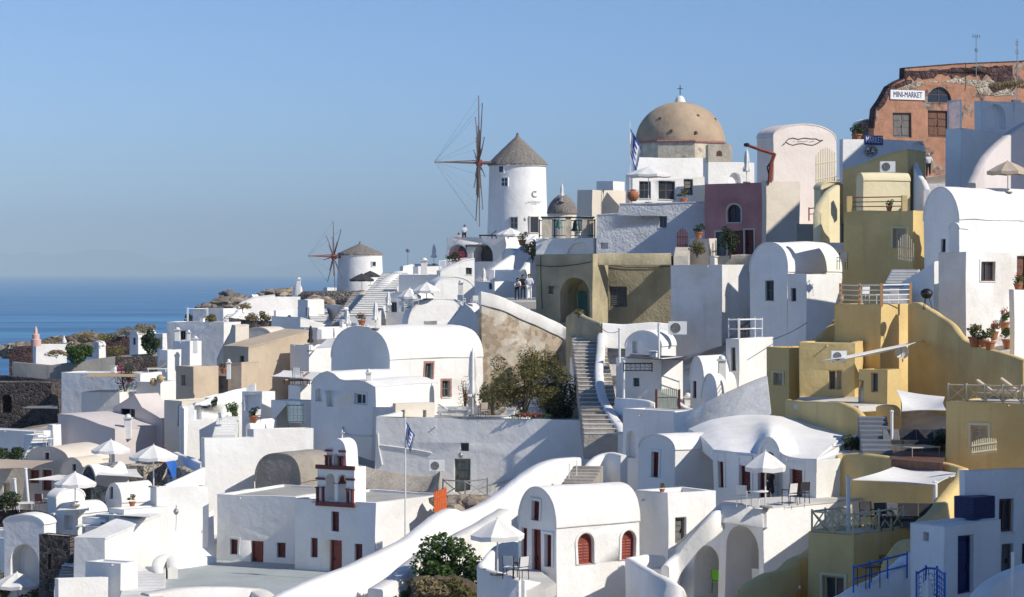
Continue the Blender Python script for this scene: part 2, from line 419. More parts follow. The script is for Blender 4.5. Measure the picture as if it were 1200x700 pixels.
def fit_opening(f, poly, spec, root, wallmat):
    kind, col = spec[0], spec[1]
    arched = any('a' in q.lower() for q in spec[2:]); trim = 't' in spec[2:] or 'T' in spec[2:] or any('t' in q for q in spec[2:]); deep = 'O' == kind
    us = [p[0] for p in poly]; vs = [p[1] for p in poly]; u0, u1, v0, v1 = min(us), max(us), min(vs), max(vs)
    W_ = u1 - u0; H_ = v1 - v0
    depth = 2.2 if deep else (.35 if kind == 'v' else .2)
    mat = WOOD.get(col, wallmat)
    def ring(mb, a, b, da, db, closed=True):
        """frame: polygon a outer (u,v), inner scaled"""
    def inset(k):
        cu, cv = (u0 + u1) / 2, (v0 + v1) / 2
        return [(cu + (u - cu) * (1 - 2 * k / W_), cv + (v - cv) * (1 - 2 * k / H_)) for u, v in poly]
    def framering(mb, outer, inner, d0, d1):
        n = len(outer)
        A_ = [f.pt(*p, d0) for p in outer]; B_ = [f.pt(*p, d0) for p in inner]; C_ = [f.pt(*p, d1) for p in inner]; D_ = [f.pt(*p, d1) for p in outer]
        fs = []
        for i in range(n):
            j = (i + 1) % n
            fs += [(i, j, n + j, n + i), (n + i, n + j, 2 * n + j, 2 * n + i), (i, 3 * n + i, 3 * n + j, j)]
        mb.add(A_ + B_ + C_ + D_, fs)
    def sheet(mb, pl, d, th=.04):
        mb.prism([f.pt(*p, d) for p in pl], -f.n * th)
    def bar(mb, ua, va, ub, vb, d0, d1):
        mb.prism([f.pt(ua, va, d0), f.pt(ub, va, d0), f.pt(ub, vb, d0), f.pt(ua, vb, d0)], -f.n * (d1 - d0))
    if kind == 'v':
        mb = MB(); sheet(mb, poly, depth); mb.build('niche', wallmat, root); return
    if kind == 'O':
        mb = MB(); sheet(mb, poly, depth, .1); mb.build('recess', {'K': 'grey_wood', 'R': 'rubble_dark'}.get(col, wallmat), root)  # K and R backs are a darker material, putting arch shade into the colour
        if mat != wallmat:
            mb = MB(); w = W_; bar(mb, u0 + w * .62, v0, u0 + w * .92, v0 + min(2.1, H_ * .7), depth - .08, depth - .01); mb.build('door', mat, root)
        return
    name = 'door' if kind == 'd' else 'window'
    k = min(.07, W_ * .12)
    inner = inset(k)
    fr = MB(); framering(fr, poly, inner, depth - .07, depth + .05)
    small = W_ < .45 or H_ < .5
    fo = fr.build(name, mat, root)
    iu0, iu1 = u0 + k, u1 - k; iv0, iv1 = v0 + k * H_ / W_, v1 - k * H_ / W_
    if kind == 'w':
        g = MB(); sheet(g, inner, depth); g.build('pane', 'glass', fo)
        if not small:
            mu = MB(); cu = (iu0 + iu1) / 2; bar(mu, cu - .025, iv0, cu + .025, iv1 if not arched else v1 - k * 1.2, depth - .04, depth - .002)
            nb = max(1, int(H_ / .55))
            for i in range(1, nb):
                z = iv0 + (iv1 - iv0) * i / nb; bar(mu, iu0, z - .02, iu1, z + .02, depth - .037, depth - .004)
            mu.build('muntin', mat, fo)
            sl = MB(); sl.prism([f.pt(u0 - .06, v0 - .06, -.05), f.pt(u1 + .06, v0 - .06, -.05), f.pt(u1 + .06, v0 - .003, -.05), f.pt(u0 - .06, v0 - .003, -.05)], -f.n * .05)
            sl.build('sill', wallmat if not trim else 'white', fo)
    elif kind == 's':
        sh = MB(); sheet(sh, inner, depth, .05)
        if not small:
            cu = (iu0 + iu1) / 2; n = int((iv1 - iv0) / .13)
            for a, b_ in ((iu0 + .05, cu - .03), (cu + .03, iu1 - .05)):
                for i in range(n):
                    z = iv0 + .05 + (iv1 - iv0 - .1) * (i + .2) / n
                    if arched and z > v1 - W_ / 2: break
                    sh.prism([f.pt(a, z, depth - .03), f.pt(b_, z, depth - .03), f.pt(b_, z + .05, depth + .0), f.pt(a, z + .05, depth + .0)], -f.n * .02)
        sh.build('shutter', mat, fo)
    elif kind == 'd':
        lf = MB(); sheet(lf, inner, depth + .01, .05)
        n = 2 if W_ > 1.05 else 1
        for q in range(n):
            a = iu0 + (iu1 - iu0) * q / n; b_ = iu0 + (iu1 - iu0) * (q + 1) / n
            hz = iv1 - iv0
            for za, zb in ((.06, .36), (.42, .66), (.72, .94)):
                if arched and zb > .8: zb = .78
                bar(lf, a + .09, iv0 + hz * za, b_ - .09, iv0 + hz * zb, depth - .025, depth + .012)
        lf.build('leaf', mat, fo)
        if not small:
            hd = MB(); hu = iu1 - .1 if n == 1 else (iu0 + iu1) / 2 + .05
            hd.box(f.pt(hu, iv0 + (iv1 - iv0) * .45, depth - .05), f.e * .04, f.n * .06, UP * .16); hd.build('handle', 'black_metal', fo)
    if trim:
        tr = MB(); cu, cv = (u0 + u1) / 2, (v0 + v1) / 2; tw = .13
        outer = [(cu + (u - cu) * (1 + 2 * tw / W_), v0 + (v - v0) * (1 + tw / H_) if v > v0 + 1e-6 else v) for u, v in poly]
        framering(tr, outer, poly, -.035, .02); tr.build('surround', 'pink_stone' if 'T' in spec[2:] else {'rose': 'cream', 'ruin_orange': 'cream', 'yellow': 'pale_yellow', 'white_old': 'white_old'}.get(wallmat, 'white'), fo)
HAND = []
def subdiv(poly, step=1.3):
    out = []
    for i, p in enumerate(poly):
        q = poly[(i + 1) % len(poly)]; n = max(1, int((q - p).length / step)); out += [p.lerp(q, k / n) for k in range(n)]
    return out
def hand_made(amp=.075, f1=.33, f2=1.1):
    """nudge every wall, opening and roof of the village by one smooth field, so nothing hand-built stays ruler-straight"""
    done = set()
    kids = {}
    for o in sc.objects:
        if o.parent: kids.setdefault(o.parent.name, []).append(o)
    for r in HAND:
        st = [(r, r.location.copy())]
        while st:
            o, loc = st.pop()
            for c in kids.get(o.name, []): st.append((c, loc + c.location))
            if o.type != 'MESH' or o.data.name in done: continue
            done.add(o.data.name); me = o.data; n = len(me.vertices); a = np.empty(n * 3, np.float32); me.vertices.foreach_get('co', a); a = a.reshape(-1, 3)
            for i in range(n):
                q = Vector(a[i]) + loc; d = noise.noise_vector(q * f1) * amp + noise.noise_vector(q * f2 + Vector((9, 3, 1))) * amp * .35; a[i] += (d.x, d.y, d.z)
            me.vertices.foreach_set('co', a.ravel()); me.update()
def wall_face(mb, f, outline, specs, root, mat):
    """tessellated wall with real openings, reveals running inward"""
    loops = [subdiv([Vector((a, b_, 0)) for a, b_ in outline])]; todo = []
    for sp in specs:
        x0, y0, x1, y1 = sp[:4]; st = sp[4:]
        u0, u1, v0, v1 = rect_uv(f, x0, y0, x1, y1)
        ar = 1.0 if any('a' in q.lower() for q in st[2:]) else 0
        pl = hole_poly(u0, u1, max(v0, .03), v1, ar)
        loops.append([Vector((u, v, 0)) for u, v in pl]); todo.append((pl, st))
    tris = tessellate_polygon(loops); allp = [p for l in loops for p in l]
    mb.add([f.pt(p.x, p.y) for p in allp], [tuple(t) for t in tris])
    for pl, st in todo:
        d = 2.25 if st[0] == 'O' else (.36 if st[0] == 'v' else .26)
        n = len(pl); mb.add([f.pt(*p) for p in pl] + [f.pt(*p, d) for p in pl], [(i, (i + 1) % n, (i + 1) % n + n, i + n) for i in range(n)])
        fit_opening(f, pl, st, root, mat)
def fix_normals(o):
    import bmesh
    bm = bmesh.new(); bm.from_mesh(o.data); bmesh.ops.remove_doubles(bm, verts=bm.verts, dist=.0005)
    bmesh.ops.recalc_face_normals(bm, faces=bm.faces); bm.to_mesh(o.data); bm.free()
    o.data.shade_smooth(); o.data.set_sharp_from_angle(angle=R(35))
class House: pass
def house(name, label, cat, xl, xc, xr, yt, yb, Y, th, mat='white', roof='flat', yc=None, L=(), Rr=(), group=None, out=None, outR=None, roofmat=None, par=.35, dep=None, sag=2.0, skirt=True, dL=None):
    """two-sided block. Seen from the camera: xl..xc is the left face, xc..xr the right face; th = how far the left face is turned.
       roof: flat | vL (barrel vault, gable in the left face) | vR (gable in the right face) | pL/pR (own outline in left/right face) | dome"""
    C = P(xc, yt, Y); zt = C.z; zb = P(xc, yb, Y).z
    t = R(th); eL = Vector((-math.cos(t), math.sin(t), 0)); eR = Vector((math.sin(t), math.cos(t), 0))
    nL = Vector((-math.sin(t), -math.cos(t), 0)); nR = Vector((math.cos(t), -math.sin(t), 0))
    def solve(e, px):
        k = (px - 600) / F; return (k * C.y - C.x) / (e.x - k * e.y)
    wL = dL if dL else solve(eL, xl)
    wR = dep if dep else solve(eR, xr)
    wL = max(.3, min(wL, 40)); wR = max(.3, min(wR, 30))
    o = Vector((C.x, C.y, 0))
    cs = [o, o + eL * wL, o + eR * wR, o + eL * wL + eR * wR]
    if skirt:
        zb = min([zb] + [tz(p.x, p.y) for p in cs[:3]]) - .4
    o.z = zb
    root = empty(name, o, label, cat, group)
    fL = Face(o, eL, nL); fR = Face(o, eR, nR)
    H = zt - zb; mb = MB()
    oB = o + eR * wR; oS = o + eL * wL
    topL = [(0, H), (wL, H)]; topR = [(0, H), (wR, H)]
    if roof == 'vL':
        rise = fL.uv((xl + xc) / 2, yc)[1] - H; topL = arc(20, wL, H, max(rise, .3), sag)
    if roof == 'vR':
        rise = fR.uv((xc + xr) / 2, yc)[1] - H; topR = arc(20, wR, H, max(rise, .3), sag)
    if roof == 'pL': topL = [fL.uv(*p) for p in out]
    if roof == 'pR': topR = [fR.uv(*p) for p in (outR or out)]
    if roof in ('pL', 'vL'):
        topL = [(min(max(u, 0), wL), v) for u, v in topL]
        topL[0] = (0, topL[0][1]); topL[-1] = (wL, topL[-1][1])
        topR = [(0, topL[0][1]), (wR, topL[0][1])]
    if roof in ('pR', 'vR'):
        topR = [(min(max(u, 0), wR), v) for u, v in topR]; topR[0] = (0, topR[0][1]); topR[-1] = (wR, topR[-1][1])
        topL = [(0, topR[0][1]), (wL, topR[0][1])]
    outL = [(wL, 0), (0, 0)] + topL; outR_ = [(wR, 0), (0, 0)] + topR
    wall_face(mb, fL, outL, L, root, mat); wall_face(mb, fR, outR_, Rr, root, mat)
    fB = Face(oB, eL, -nL); fS = Face(oS, eR, -nR)
    endR = topR[-1][1]; endL = topL[-1][1]
    tb = [(u, v) for u, v in topL] if roof in ('pL', 'vL') else [(0, endR), (wL, endR)]
    ts = [(u, v) for u, v in topR] if roof in ('pR', 'vR') else [(0, endL), (wR, endL)]
    wall_face(mb, fB, [(wL, 0), (0, 0)] + tb, [], root, mat); wall_face(mb, fS, [(wR, 0), (0, 0)] + ts, [], root, mat)
    if roof in ('flat', 'dome'):
        t_ = min(.28, wL / 5, wR / 5); g = lambda a, b_, z: o + eL * a + eR * b_ + UP * z
        out4 = [g(0, 0, H), g(wL, 0, H), g(wL, wR, H), g(0, wR, H)]
        in4 = [g(t_, t_, H), g(wL - t_, t_, H), g(wL - t_, wR - t_, H), g(t_, wR - t_, H)]
        lo4 = [p - UP * (par + .05) for p in in4]
        so, si, sl = [], [], []
        for i in range(4):
            j = (i + 1) % 4; n_s = max(1, int((out4[j] - out4[i]).length / 1.3))
            for k_ in range(n_s): so.append(out4[i].lerp(out4[j], k_ / n_s)); si.append(in4[i].lerp(in4[j], k_ / n_s)); sl.append(lo4[i].lerp(lo4[j], k_ / n_s))
        m4 = len(so); mb.add(so + si + sl, [(i, (i + 1) % m4, m4 + (i + 1) % m4, m4 + i) for i in range(m4)] + [(m4 + i, m4 + (i + 1) % m4, 2 * m4 + (i + 1) % m4, 2 * m4 + i) for i in range(m4)])
        w = mb.build('wall', mat, root); fix_normals(w)
        rf = MB(); rf.prism([p - UP * par for p in in4], (0, 0, -.04)); rf.build('roof', roofmat or mat, root)
        if roof == 'dome':
            rr = min(wL, wR) / 2 - .1; c = g(wL / 2, wR / 2, H - par)
            rise = yc or rr
            dm = MB(); dm.lathe([(rr * math.cos(a), rise * math.sin(a)) for a in [math.pi / 2 * i / 12 for i in range(12)]] + [(.01, rise)], c, 32)
            dm.build('dome', roofmat or mat, root, angle=60)
    else:
        w = mb.build('wall', mat, root); fix_normals(w)
        top, e1, e2, ln, nn = (topL, eL, eR, wR, nL) if roof in ('pL', 'vL') else (topR, eR, eL, wL, nR)
        rf = MB(); a = .045; n = len(top)
        p1, p2 = [], []
        for i, (u, v) in enumerate(top):
            ua, va = top[max(i - 1, 0)]; ub, vb = top[min(i + 1, n - 1)]
            dx, dz = ub - ua, vb - va; l = math.hypot(dx, dz) or 1; nx, nz = -dz / l, dx / l
            if nz < 0: nx, nz = -nx, -nz
            p1.append((u + nx * a, v + nz * a)); p2.append((u - nx * .05, v - nz * .05))
        def gg(u, v, d): return o + e1 * u + UP * v + e2 * d
        ring = p1 + p2[::-1]; m_ = len(ring)
        A_ = [gg(u, v, -.03) for u, v in ring]; seg = max(2, int(ln / 1.2)); rows = []
        for k in range(seg + 1):
            d = -.03 + (ln + .06) * k / seg
            wob = .06 * noise.noise(Vector((C.x, d * .35, 1)))
            rows.append([gg(u, v + (wob if 0 < k < seg else 0), d) for u, v in ring])
        vs = sum(rows, []); fs = []
        for k in range(seg):
            for i in range(m_):
                j = (i + 1) % m_; fs.append((k * m_ + i, k * m_ + j, (k + 1) * m_ + j, (k + 1) * m_ + i))
        for k in (0, seg):
            for i in range(n - 1):
                fs.append((k * m_ + i, k * m_ + i + 1, k * m_ + m_ - 2 - i, k * m_ + m_ - 1 - i))
        rf.add(vs, fs); r_ = rf.build('roof', roofmat or mat, root); fix_normals(r_)
    HAND.append(root)
    rg = random.Random(int(xc * 7 + yt * 3))
    if roof == 'flat' and wL > 2 and mat.startswith(('white', 'cream', 'yellow', 'tan')):
        u = wL * rg.uniform(.2, .8); mb = MB(); c0 = fL.pt(u, H - par - .02, .1); mb.tube([c0, c0 + nL * .24 - UP * .03], .04, 7); mb.build('rain_spout', 'white_old' if mat.startswith('white') else mat, root)
    if roof == 'flat' and wR > 2.5 and wL > 2.5 and mat.startswith('white') and rg.random() < .5:
        a_, b2 = wL * rg.uniform(.3, .7), wR * rg.uniform(.3, .7); mb = MB(); c0 = o + eL * a_ + eR * b2 + UP * (H - par); mb.prism([c0 + eL * x + eR * y for x, y in ((-.2, -.2), (.2, -.2), (.2, .2), (-.2, .2))], UP * .55); mb.prism([c0 + UP * .57 + eL * x + eR * y for x, y in ((-.27, -.27), (.27, -.27), (.27, .27), (-.27, .27))], UP * .07); mb.build('chimney', mat, root)
    h = House(); h.root = root; h.L = fL; h.R = fR; h.o = o; h.eL = eL; h.eR = eR; h.wL = wL; h.wR = wR; h.H = H; h.zt = zt; h.mat = mat
    h.g = lambda a, b_, z=0: o + eL * a + eR * b_ + UP * (H + z)
    return h
def cr(pts, n):
    """Catmull-Rom through tuples"""
    pts = [np.array(p, float) for p in pts]; out = []
    q = [2 * pts[0] - pts[1]] + pts + [2 * pts[-1] - pts[-2]]
    for i in range(1, len(q) - 2):
        for k in range(n):
            t = k / n; a, b_, c, d = q[i - 1:i + 3]
            out.append(.5 * ((2 * b_) + (-a + c) * t + (2 * a - 5 * b_ + 4 * c - d) * t * t + (-a + 3 * b_ - 3 * c + d) * t ** 3))
    out.append(pts[-1]); return out
def wallp(name, label, cat, pts, thick=.35, mat='white', smooth=True, base=None, group=None, sub=6, low=None):
    """free-standing or retaining wall following photo points (column, row of top, distance unit)"""
    P3 = [tuple(P(*p)) for p in pts]
    c = cr(P3, sub) if smooth and len(P3) > 2 else [np.array(p) for p in P3]
    n = len(c); rows = []
    for i in range(n):
        a = c[max(i - 1, 0)]; b_ = c[min(i + 1, n - 1)]; d = Vector((b_[0] - a[0], b_[1] - a[1], 0))
        d = d.normalized() if d.length > 1e-6 else Vector((1, 0, 0)); s_ = Vector((-d.y, d.x, 0))
        p = Vector(c[i]); zt = p.z
        z0 = tz(p.x, p.y) - .5 if low is None else zt - low
        z0 = min(z0, zt - .3)
        h = thick / 2; e = min(.08, thick * .25)
        rows.append([Vector((p.x, p.y, 0)) + s_ * a_ + UP * z_ for a_, z_ in ((-h, z0), (-h, zt - e), (-h + e, zt), (h - e, zt), (h, zt - e), (h, z0))])
    mb = MB(); vs = sum(rows, []); fs = []
    for i in range(n - 1):
        for k in range(6):
            j = (k + 1) % 6; fs.append((i * 6 + k, i * 6 + j, (i + 1) * 6 + j, (i + 1) * 6 + k))
    fs += [(5, 4, 3, 2, 1, 0), tuple((n - 1) * 6 + k for k in range(6))]
    mb.add(vs, fs); o = mb.build(name, mat, None, angle=50); fix_normals(o)
    o.data.set_sharp_from_angle(angle=R(50))
    recenter(o); tag(o, label, cat, group); HAND.append(o); return o
def slab(name, pts, ref, thick=.4, mat='grey_roof', kind='structure', label=None, cat=None, edge=None):
    """level floor: photo outline points on the plane through ref (row, distance unit)"""
    z = P(600, *ref).z
    poly = []
    for px, py in pts:
        y = z / ((HOR - py) / F); poly.append(Vector(((px - 600) / F * y, y, z)))
    mb = MB(); mb.prism(poly, (0, 0, -thick)); o = mb.build(name, mat); fix_normals(o); recenter(o)
    tag(o, label, cat, kind=kind); return o
def bank(name, label, cat, A_, B_, mat='white', skirt=2.0, kind=None, sub=5, n=4, belly=0.0, group=None):
    """sloped surface between an upper line A_ and a lower line B_ (column,row,distance), solid underneath"""
    a = cr([tuple(P(*p)) for p in A_], sub); b_ = cr([tuple(P(*p)) for p in B_], sub)
    m = min(len(a), len(b_)); rows = []
    for i in range(m):
        p, q = Vector(a[i]), Vector(b_[i]); row = [p - UP * skirt]
        for k in range(n + 1):
            t = k / n; r = p.lerp(q, t); r.z += belly * math.sin(math.pi * t); row.append(r)
        row.append(q - UP * skirt); rows.append(row)
    w = n + 3; vs = sum(rows, []); fs = []
    for i in range(m - 1):
        for k in range(w - 1): fs.append((i * w + k, i * w + k + 1, (i + 1) * w + k + 1, (i + 1) * w + k))
        fs.append((i * w + w - 1, i * w, (i + 1) * w, (i + 1) * w + w - 1))
    fs += [tuple(range(w)), tuple((m - 1) * w + k for k in range(w - 1, -1, -1))]
    mb = MB(); mb.add(vs, fs); o = mb.build(name, mat, None, angle=40); fix_normals(o); recenter(o)
    tag(o, label, cat, group, kind); return o
def stairway(name, label, a, b_, width, n, mat='white', side=None, group=None, drop=1.2):
    """n steps climbing from a (lower) to b_ (upper), photo points"""
    p, q = P(*a), P(*b_); d = Vector((q.x - p.x, q.y - p.y, 0)); L_ = d.length; d.normalize(); s_ = Vector((d.y, -d.x, 0))
    mb = MB(); hz = (q.z - p.z) / n
    prof = [(-.02, -drop)]
    for i in range(n): prof += [(L_ * i / n, hz * i), (L_ * i / n, hz * (i + 1))]
    prof += [(L_, q.z - p.z), (L_, q.z - p.z - drop - 0.0)]
    prof[0] = (0, -drop)
    loops = [[Vector((x, z, 0)) for x, z in prof]]
    tr = tessellate_polygon(loops); np_ = len(prof)
    A1 = [p + d * x + UP * z - s_ * width / 2 for x, z in prof]; B1 = [v + s_ * width for v in A1]
    mb.add(A1 + B1, [tuple(t) for t in tr] + [tuple(i + np_ for i in t[::-1]) for t in tr] + [(i, (i + 1) % np_, (i + 1) % np_ + np_, i + np_) for i in range(np_)])
    root = empty(name, p, label, 'stairs', group)
    o = mb.build('steps', mat, root, smooth=False); fix_normals(o); o.data.shade_flat()
    if n >= 9:
        em = 'white_old' if mat == 'stair_stone' else 'grey_roof'
        for i in range(n):
            c = p + d * (L_ * i / n) + UP * (hz * (i + 1)); m2 = MB(); m2.box(c + d * .04 - UP * .012, s_ * (width - .06), d * .13, UP * .055); m2.build('step_edge', em, root)
    return root
def railing(name, label, pts, h=1.0, mat='white_paint', style='bars', post=None, postmat=None, cat='railing', group=None, gap=1.2, rails=3):
    P3 = [p if isinstance(p, Vector) else P(*p) for p in pts]; root = empty(name, P3[0], label, cat, group)
    segs = list(zip(P3, P3[1:]))
    rl = MB()
    for a, b_ in segs:
        d = b_ - a; L_ = d.length
        ks = [1.0, .08] if style in ('cross', 'balusters', 'scroll') else [1 - i / rails for i in range(rails)]
        for k in ks: rl.tube([a + UP * h * k, b_ + UP * h * k], .028 if k < 1 else .035, 6)
    rl.build('rail', mat, root)
    pos = []
    for a, b_ in segs:
        n = max(1, round((b_ - a).length / gap)); pos += [a.lerp(b_, i / n) for i in range(n)]
    pos.append(P3[-1]); r = post or .035
    for p in pos:
        m_ = MB(); m_.box(p + UP * (h * .52), (2 * r, 0, 0), (0, 2 * r, 0), (0, 0, h * 1.04 + .1)); m_.build('post', postmat or mat, root)
    inf = MB()
    if style == 'cross':
        for a, b_ in zip(pos, pos[1:]):
            inf.tube([a + UP * .08 * h, b_ + UP * h], .028, 5); inf.tube([a + UP * h, b_ + UP * .08 * h], .028, 5)
    if style == 'balusters':
        for a, b_ in segs:
            n = max(2, int((b_ - a).length / .14))
            for i in range(1, n): c = a.lerp(b_, i / n); inf.tube([c + UP * .08 * h, c + UP * h], .014, 5)
    if style == 'scroll':
        for a, b_ in segs:
            n = max(2, int((b_ - a).length / .24)); dd = (b_ - a).normalized()
            for i in range(n):
                c = a.lerp(b_, (i + .5) / n); inf.tube([c + UP * .08 * h, c + UP * h], .014, 5)
                for zz, rr in ((.7, .11), (.35, .11)):
                    inf.tube([c + dd * (rr * math.cos(t) + .1) + UP * (zz * h + rr * math.sin(t)) for t in [i_ * .7 for i_ in range(9)]], .012, 4)
    if inf.v: inf.build('infill', mat, root)
    return root
# ------------------------------------------------ foliage
def leaves(mb, c, rad, n, size, seed=0, clumps=9, flat=1.0):
    rng = random.Random(seed); c = Vector(c); cl = []
    for i in range(clumps):
        while 1:
            v = Vector((rng.uniform(-1, 1), rng.uniform(-1, 1), rng.uniform(-.8, 1)))
            if v.length < 1: break
        cl.append((v, rng.uniform(.28, .5) * (1 if clumps < 20 else .62)))
    vs, fs = [], []
    for i in range(n):
        v, r = cl[i % clumps]
        d = Vector((rng.gauss(0, 1), rng.gauss(0, 1), rng.gauss(0, 1))).normalized() * r * rng.uniform(.55, 1) ** .6
        p = v * (.75 if clumps < 20 else .86) + d; p = c + Vector((p.x * rad[0], p.y * rad[1], p.z * rad[2]))
        a = Vector((rng.gauss(0, 1), rng.gauss(0, 1), rng.gauss(0, .7))).normalized(); b_ = a.orthogonal().normalized()
        b_ = (b_ + a.cross(b_) * rng.uniform(-1, 1)).normalized(); s_ = size * rng.uniform(.6, 1.3)
        k = len(vs); vs += [p - a * s_, p + b_ * s_ * .45, p + a * s_, p - b_ * s_ * .45]; fs.append((k, k + 1, k + 2, k + 3))
    mb.add(vs, fs)
GROUND = None
def foot(px, py, Y, tol=.22, rng_=16):
    """the level surface nearest to this photo spot at about this distance"""
    if GROUND is None: return P(px, py, Y)
    for k in range(rng_ * 2):
        dy = (k // 2 + 1) * (-1 if k % 2 else 1) if k else 0
        d = Vector(((px - 600) / F, 1, (HOR - (py + dy)) / F)).normalized(); o = Vector((0, 0, 0)); 
        hit = GROUND.ray_cast(o, d, 2000)
        if hit[0] is not None and abs(hit[1].z) > .6 and abs(hit[0].y / (Y * KD) - 1) < tol * (1 if abs(dy) < 6 else .6): return hit[0].copy()
    p = P(px, py, Y); h = GROUND.ray_cast(p + UP * .6, -UP, 4)
    return h[0].copy() if h[0] is not None and abs(h[1].z) > .6 else p
def build_ground():
    global GROUND
    from mathutils.bvhtree import BVHTree
    bpy.context.view_layer.update(); V_, T_ = [], []
    for o in sc.objects:
        if o.type != 'MESH' or o.name.split('.')[0] in ('haze', 'sea', 'far_island'): continue
        n = len(V_); mw = o.matrix_world; V_ += [mw @ v.co for v in o.data.vertices]; T_ += [tuple(i + n for i in q.vertices) for q in o.data.polygons]
    GROUND = BVHTree.FromPolygons(V_, T_)
def shrub(label, px, py, Y, w, h, mat='leaf_green', n=900, size=.12, seed=1, name='shrub', cat='shrub', group=None, flowers=None, depth=None, clumps=9, base=None):
    """w,h in metres; px,py = foot"""
    p = base if base is not None else foot(px, py, Y); root = empty(name, p, label, cat, group)
    st = MB(); rng = random.Random(seed)
    for i in range(6):
        a = rng.uniform(0, 6.28); r = rng.uniform(.2, .6)
        st.tube([p - UP * .2, p + Vector((math.cos(a) * w * .12, math.sin(a) * w * .12, h * .35)), p + Vector((math.cos(a) * w * r * .6, math.sin(a) * w * r * .6, h * rng.uniform(.5, .85)))], .045 * min(1.5, h / 1.5), 5, .012)
    st.build('stem', 'bark', root)
    mb = MB(); leaves(mb, p + UP * h * .46, (w * .56, (depth or w) * .56, h * .56), int(n * 1.25), size * 1.25, seed, clumps)
    mb.build('foliage', mat, root, smooth=False)
    if flowers:
        mb = MB(); leaves(mb, p + UP * h * .55, (w / 2 * 1.05, (depth or w) / 2 * 1.05, h / 2), int(n * .7), size * .9, seed + 5, clumps)
        mb.build('blossom', flowers, root, smooth=False)
    return root
# ------------------------------------------------ furniture makers (built at the origin, then placed)
def mk_parasol(r=1.5, h=2.5, mat='white_cloth', sides=8, name='parasol'):
    def f():
        root = empty(name, (0, 0, 0), '', 'parasol')
        c = MB(); prof = [(.02, h), (r * .5, h - .27), (r, h - .62), (r * .985, h - .80)]
        vs = []; 
        for rr, z in prof:
            for k in range(sides * 4):
                t = 2 * math.pi * k / (sides * 4); fr = abs(((k % 4) / 4) - .5) * 2
                q = rr * (math.cos(math.pi / sides) / math.cos(((t + 1e-9) % (2 * math.pi / sides)) - math.pi / sides))
                vs.append(Vector((q * math.cos(t), q * math.sin(t), z - (1 - fr) * .05 * rr / r)))
        m_ = sides * 4; fs = [(i * m_ + k, i * m_ + (k + 1) % m_, (i + 1) * m_ + (k + 1) % m_, (i + 1) * m_ + k) for i in range(3) for k in range(m_)]
        c.add(vs, fs); c.build('canopy', mat, root, angle=25, local=True)
        c = MB(); c.tube([(0, 0, 0), (0, 0, h + .06)], .035, 8); c.build('pole', 'white_paint', root, local=True)
        c = MB()
        for k in range(sides):
            t = 2 * math.pi * k / sides; c.tube([(0, 0, h - .04), (math.cos(t) * r * .97, math.sin(t) * r * .97, h - .66)], .014, 4)
            c.tube([(0, 0, h - .75), (math.cos(t) * r * .5, math.sin(t) * r * .5, h - .36)], .012, 4)
        c.build('rib', 'white_paint', root, local=True)
        c = MB(); c.lathe([(.01, .08), (.28, .07), (.3, 0), (.01, 0)], n=16); c.build('base', 'concrete', root, local=True)
        return root
    return f
def mk_closed(h=2.6, mat='white_cloth', r=.24, name='closed_parasol'):
    def f():
        root = empty(name, (0, 0, 0), '', 'parasol')
        c = MB(); fold = lambda t, rr, z: rr * (1 + .22 * math.sin(6 * t) + .06 * math.sin(13 * t + z * 3))
        c.lathe([(.02, h), (r * .35, h - .12), (r * .55, h - .5), (r * .62, h * .62), (r * .5, h * .52), (r * .95, h * .42), (r * .85, h * .34), (.05, h * .33)], n=28, f=fold)
        c.build('canopy', mat, root, angle=60, local=True)
        c = MB(); c.tube([(0, 0, 0), (0, 0, h + .1)], .035, 8); c.build('pole', 'white_paint', root, local=True)
        c = MB(); c.lathe([(.01, .1), (.26, .08), (.28, 0), (.01, 0)], n=16); c.build('base', 'concrete', root, local=True)
        return root
    return f
def mk_chair(frame='white_paint', seat='white_cloth', back='bars', name='chair'):
    def f():
        root = empty(name, (0, 0, 0), '', 'chair')
        for x in (-.22, .22):
            c = MB(); c.tube([(x, -.2, 0), (x, -.2, .62)], .018, 6); c.build('leg', frame, root, local=True)
            c = MB(); c.tube([(x, .24, 0), (x, .2, .45), (x, .27, .9)], .018, 6); c.build('leg', frame, root, local=True)
            c = MB(); c.tube([(x, -.22, .63), (x, .22, .64)], .02, 6); c.build('armrest', frame, root, local=True)
        c = MB(); c.bx(-.22, -.22, .42, .22, .22, .46); c.build('seat', seat, root, local=True)
        c = MB(); c.prism([(-.2, .22, .52), (.2, .22, .52), (.2, .28, .9), (-.2, .28, .9)], (0, .02, 0)); c.build('backrest', seat, root, local=True)
        return root
    return f
def mk_lounger(frame='pale_wood', seat='white_cloth', name='sun_lounger'):
    def f():
        root = empty(name, (0, 0, 0), '', 'sun lounger')
        c = MB()
        for y in (-.33, .33): c.bx(-.9, y - .02, .26, .95, y + .02, .32)
        c.build('frame', frame, root, local=True)
        for x, y in ((-.8, -.3), (-.8, .3), (.8, -.3), (.8, .3)):
            c = MB(); c.bx(x - .025, y - .025, 0, x + .025, y + .025, .26); c.build('leg', frame, root, local=True)
        c = MB(); c.bx(-.9, -.3, .325, .25, .3, .40); c.build('mattress', seat, root, local=True)
        c = MB(); c.prism([(.25, -.3, .33), (.85, -.3, .78), (.82, -.3, .84), (.22, -.3, .40)], (0, .6, 0)); c.build('backrest', seat, root, local=True)
        return root
    return f
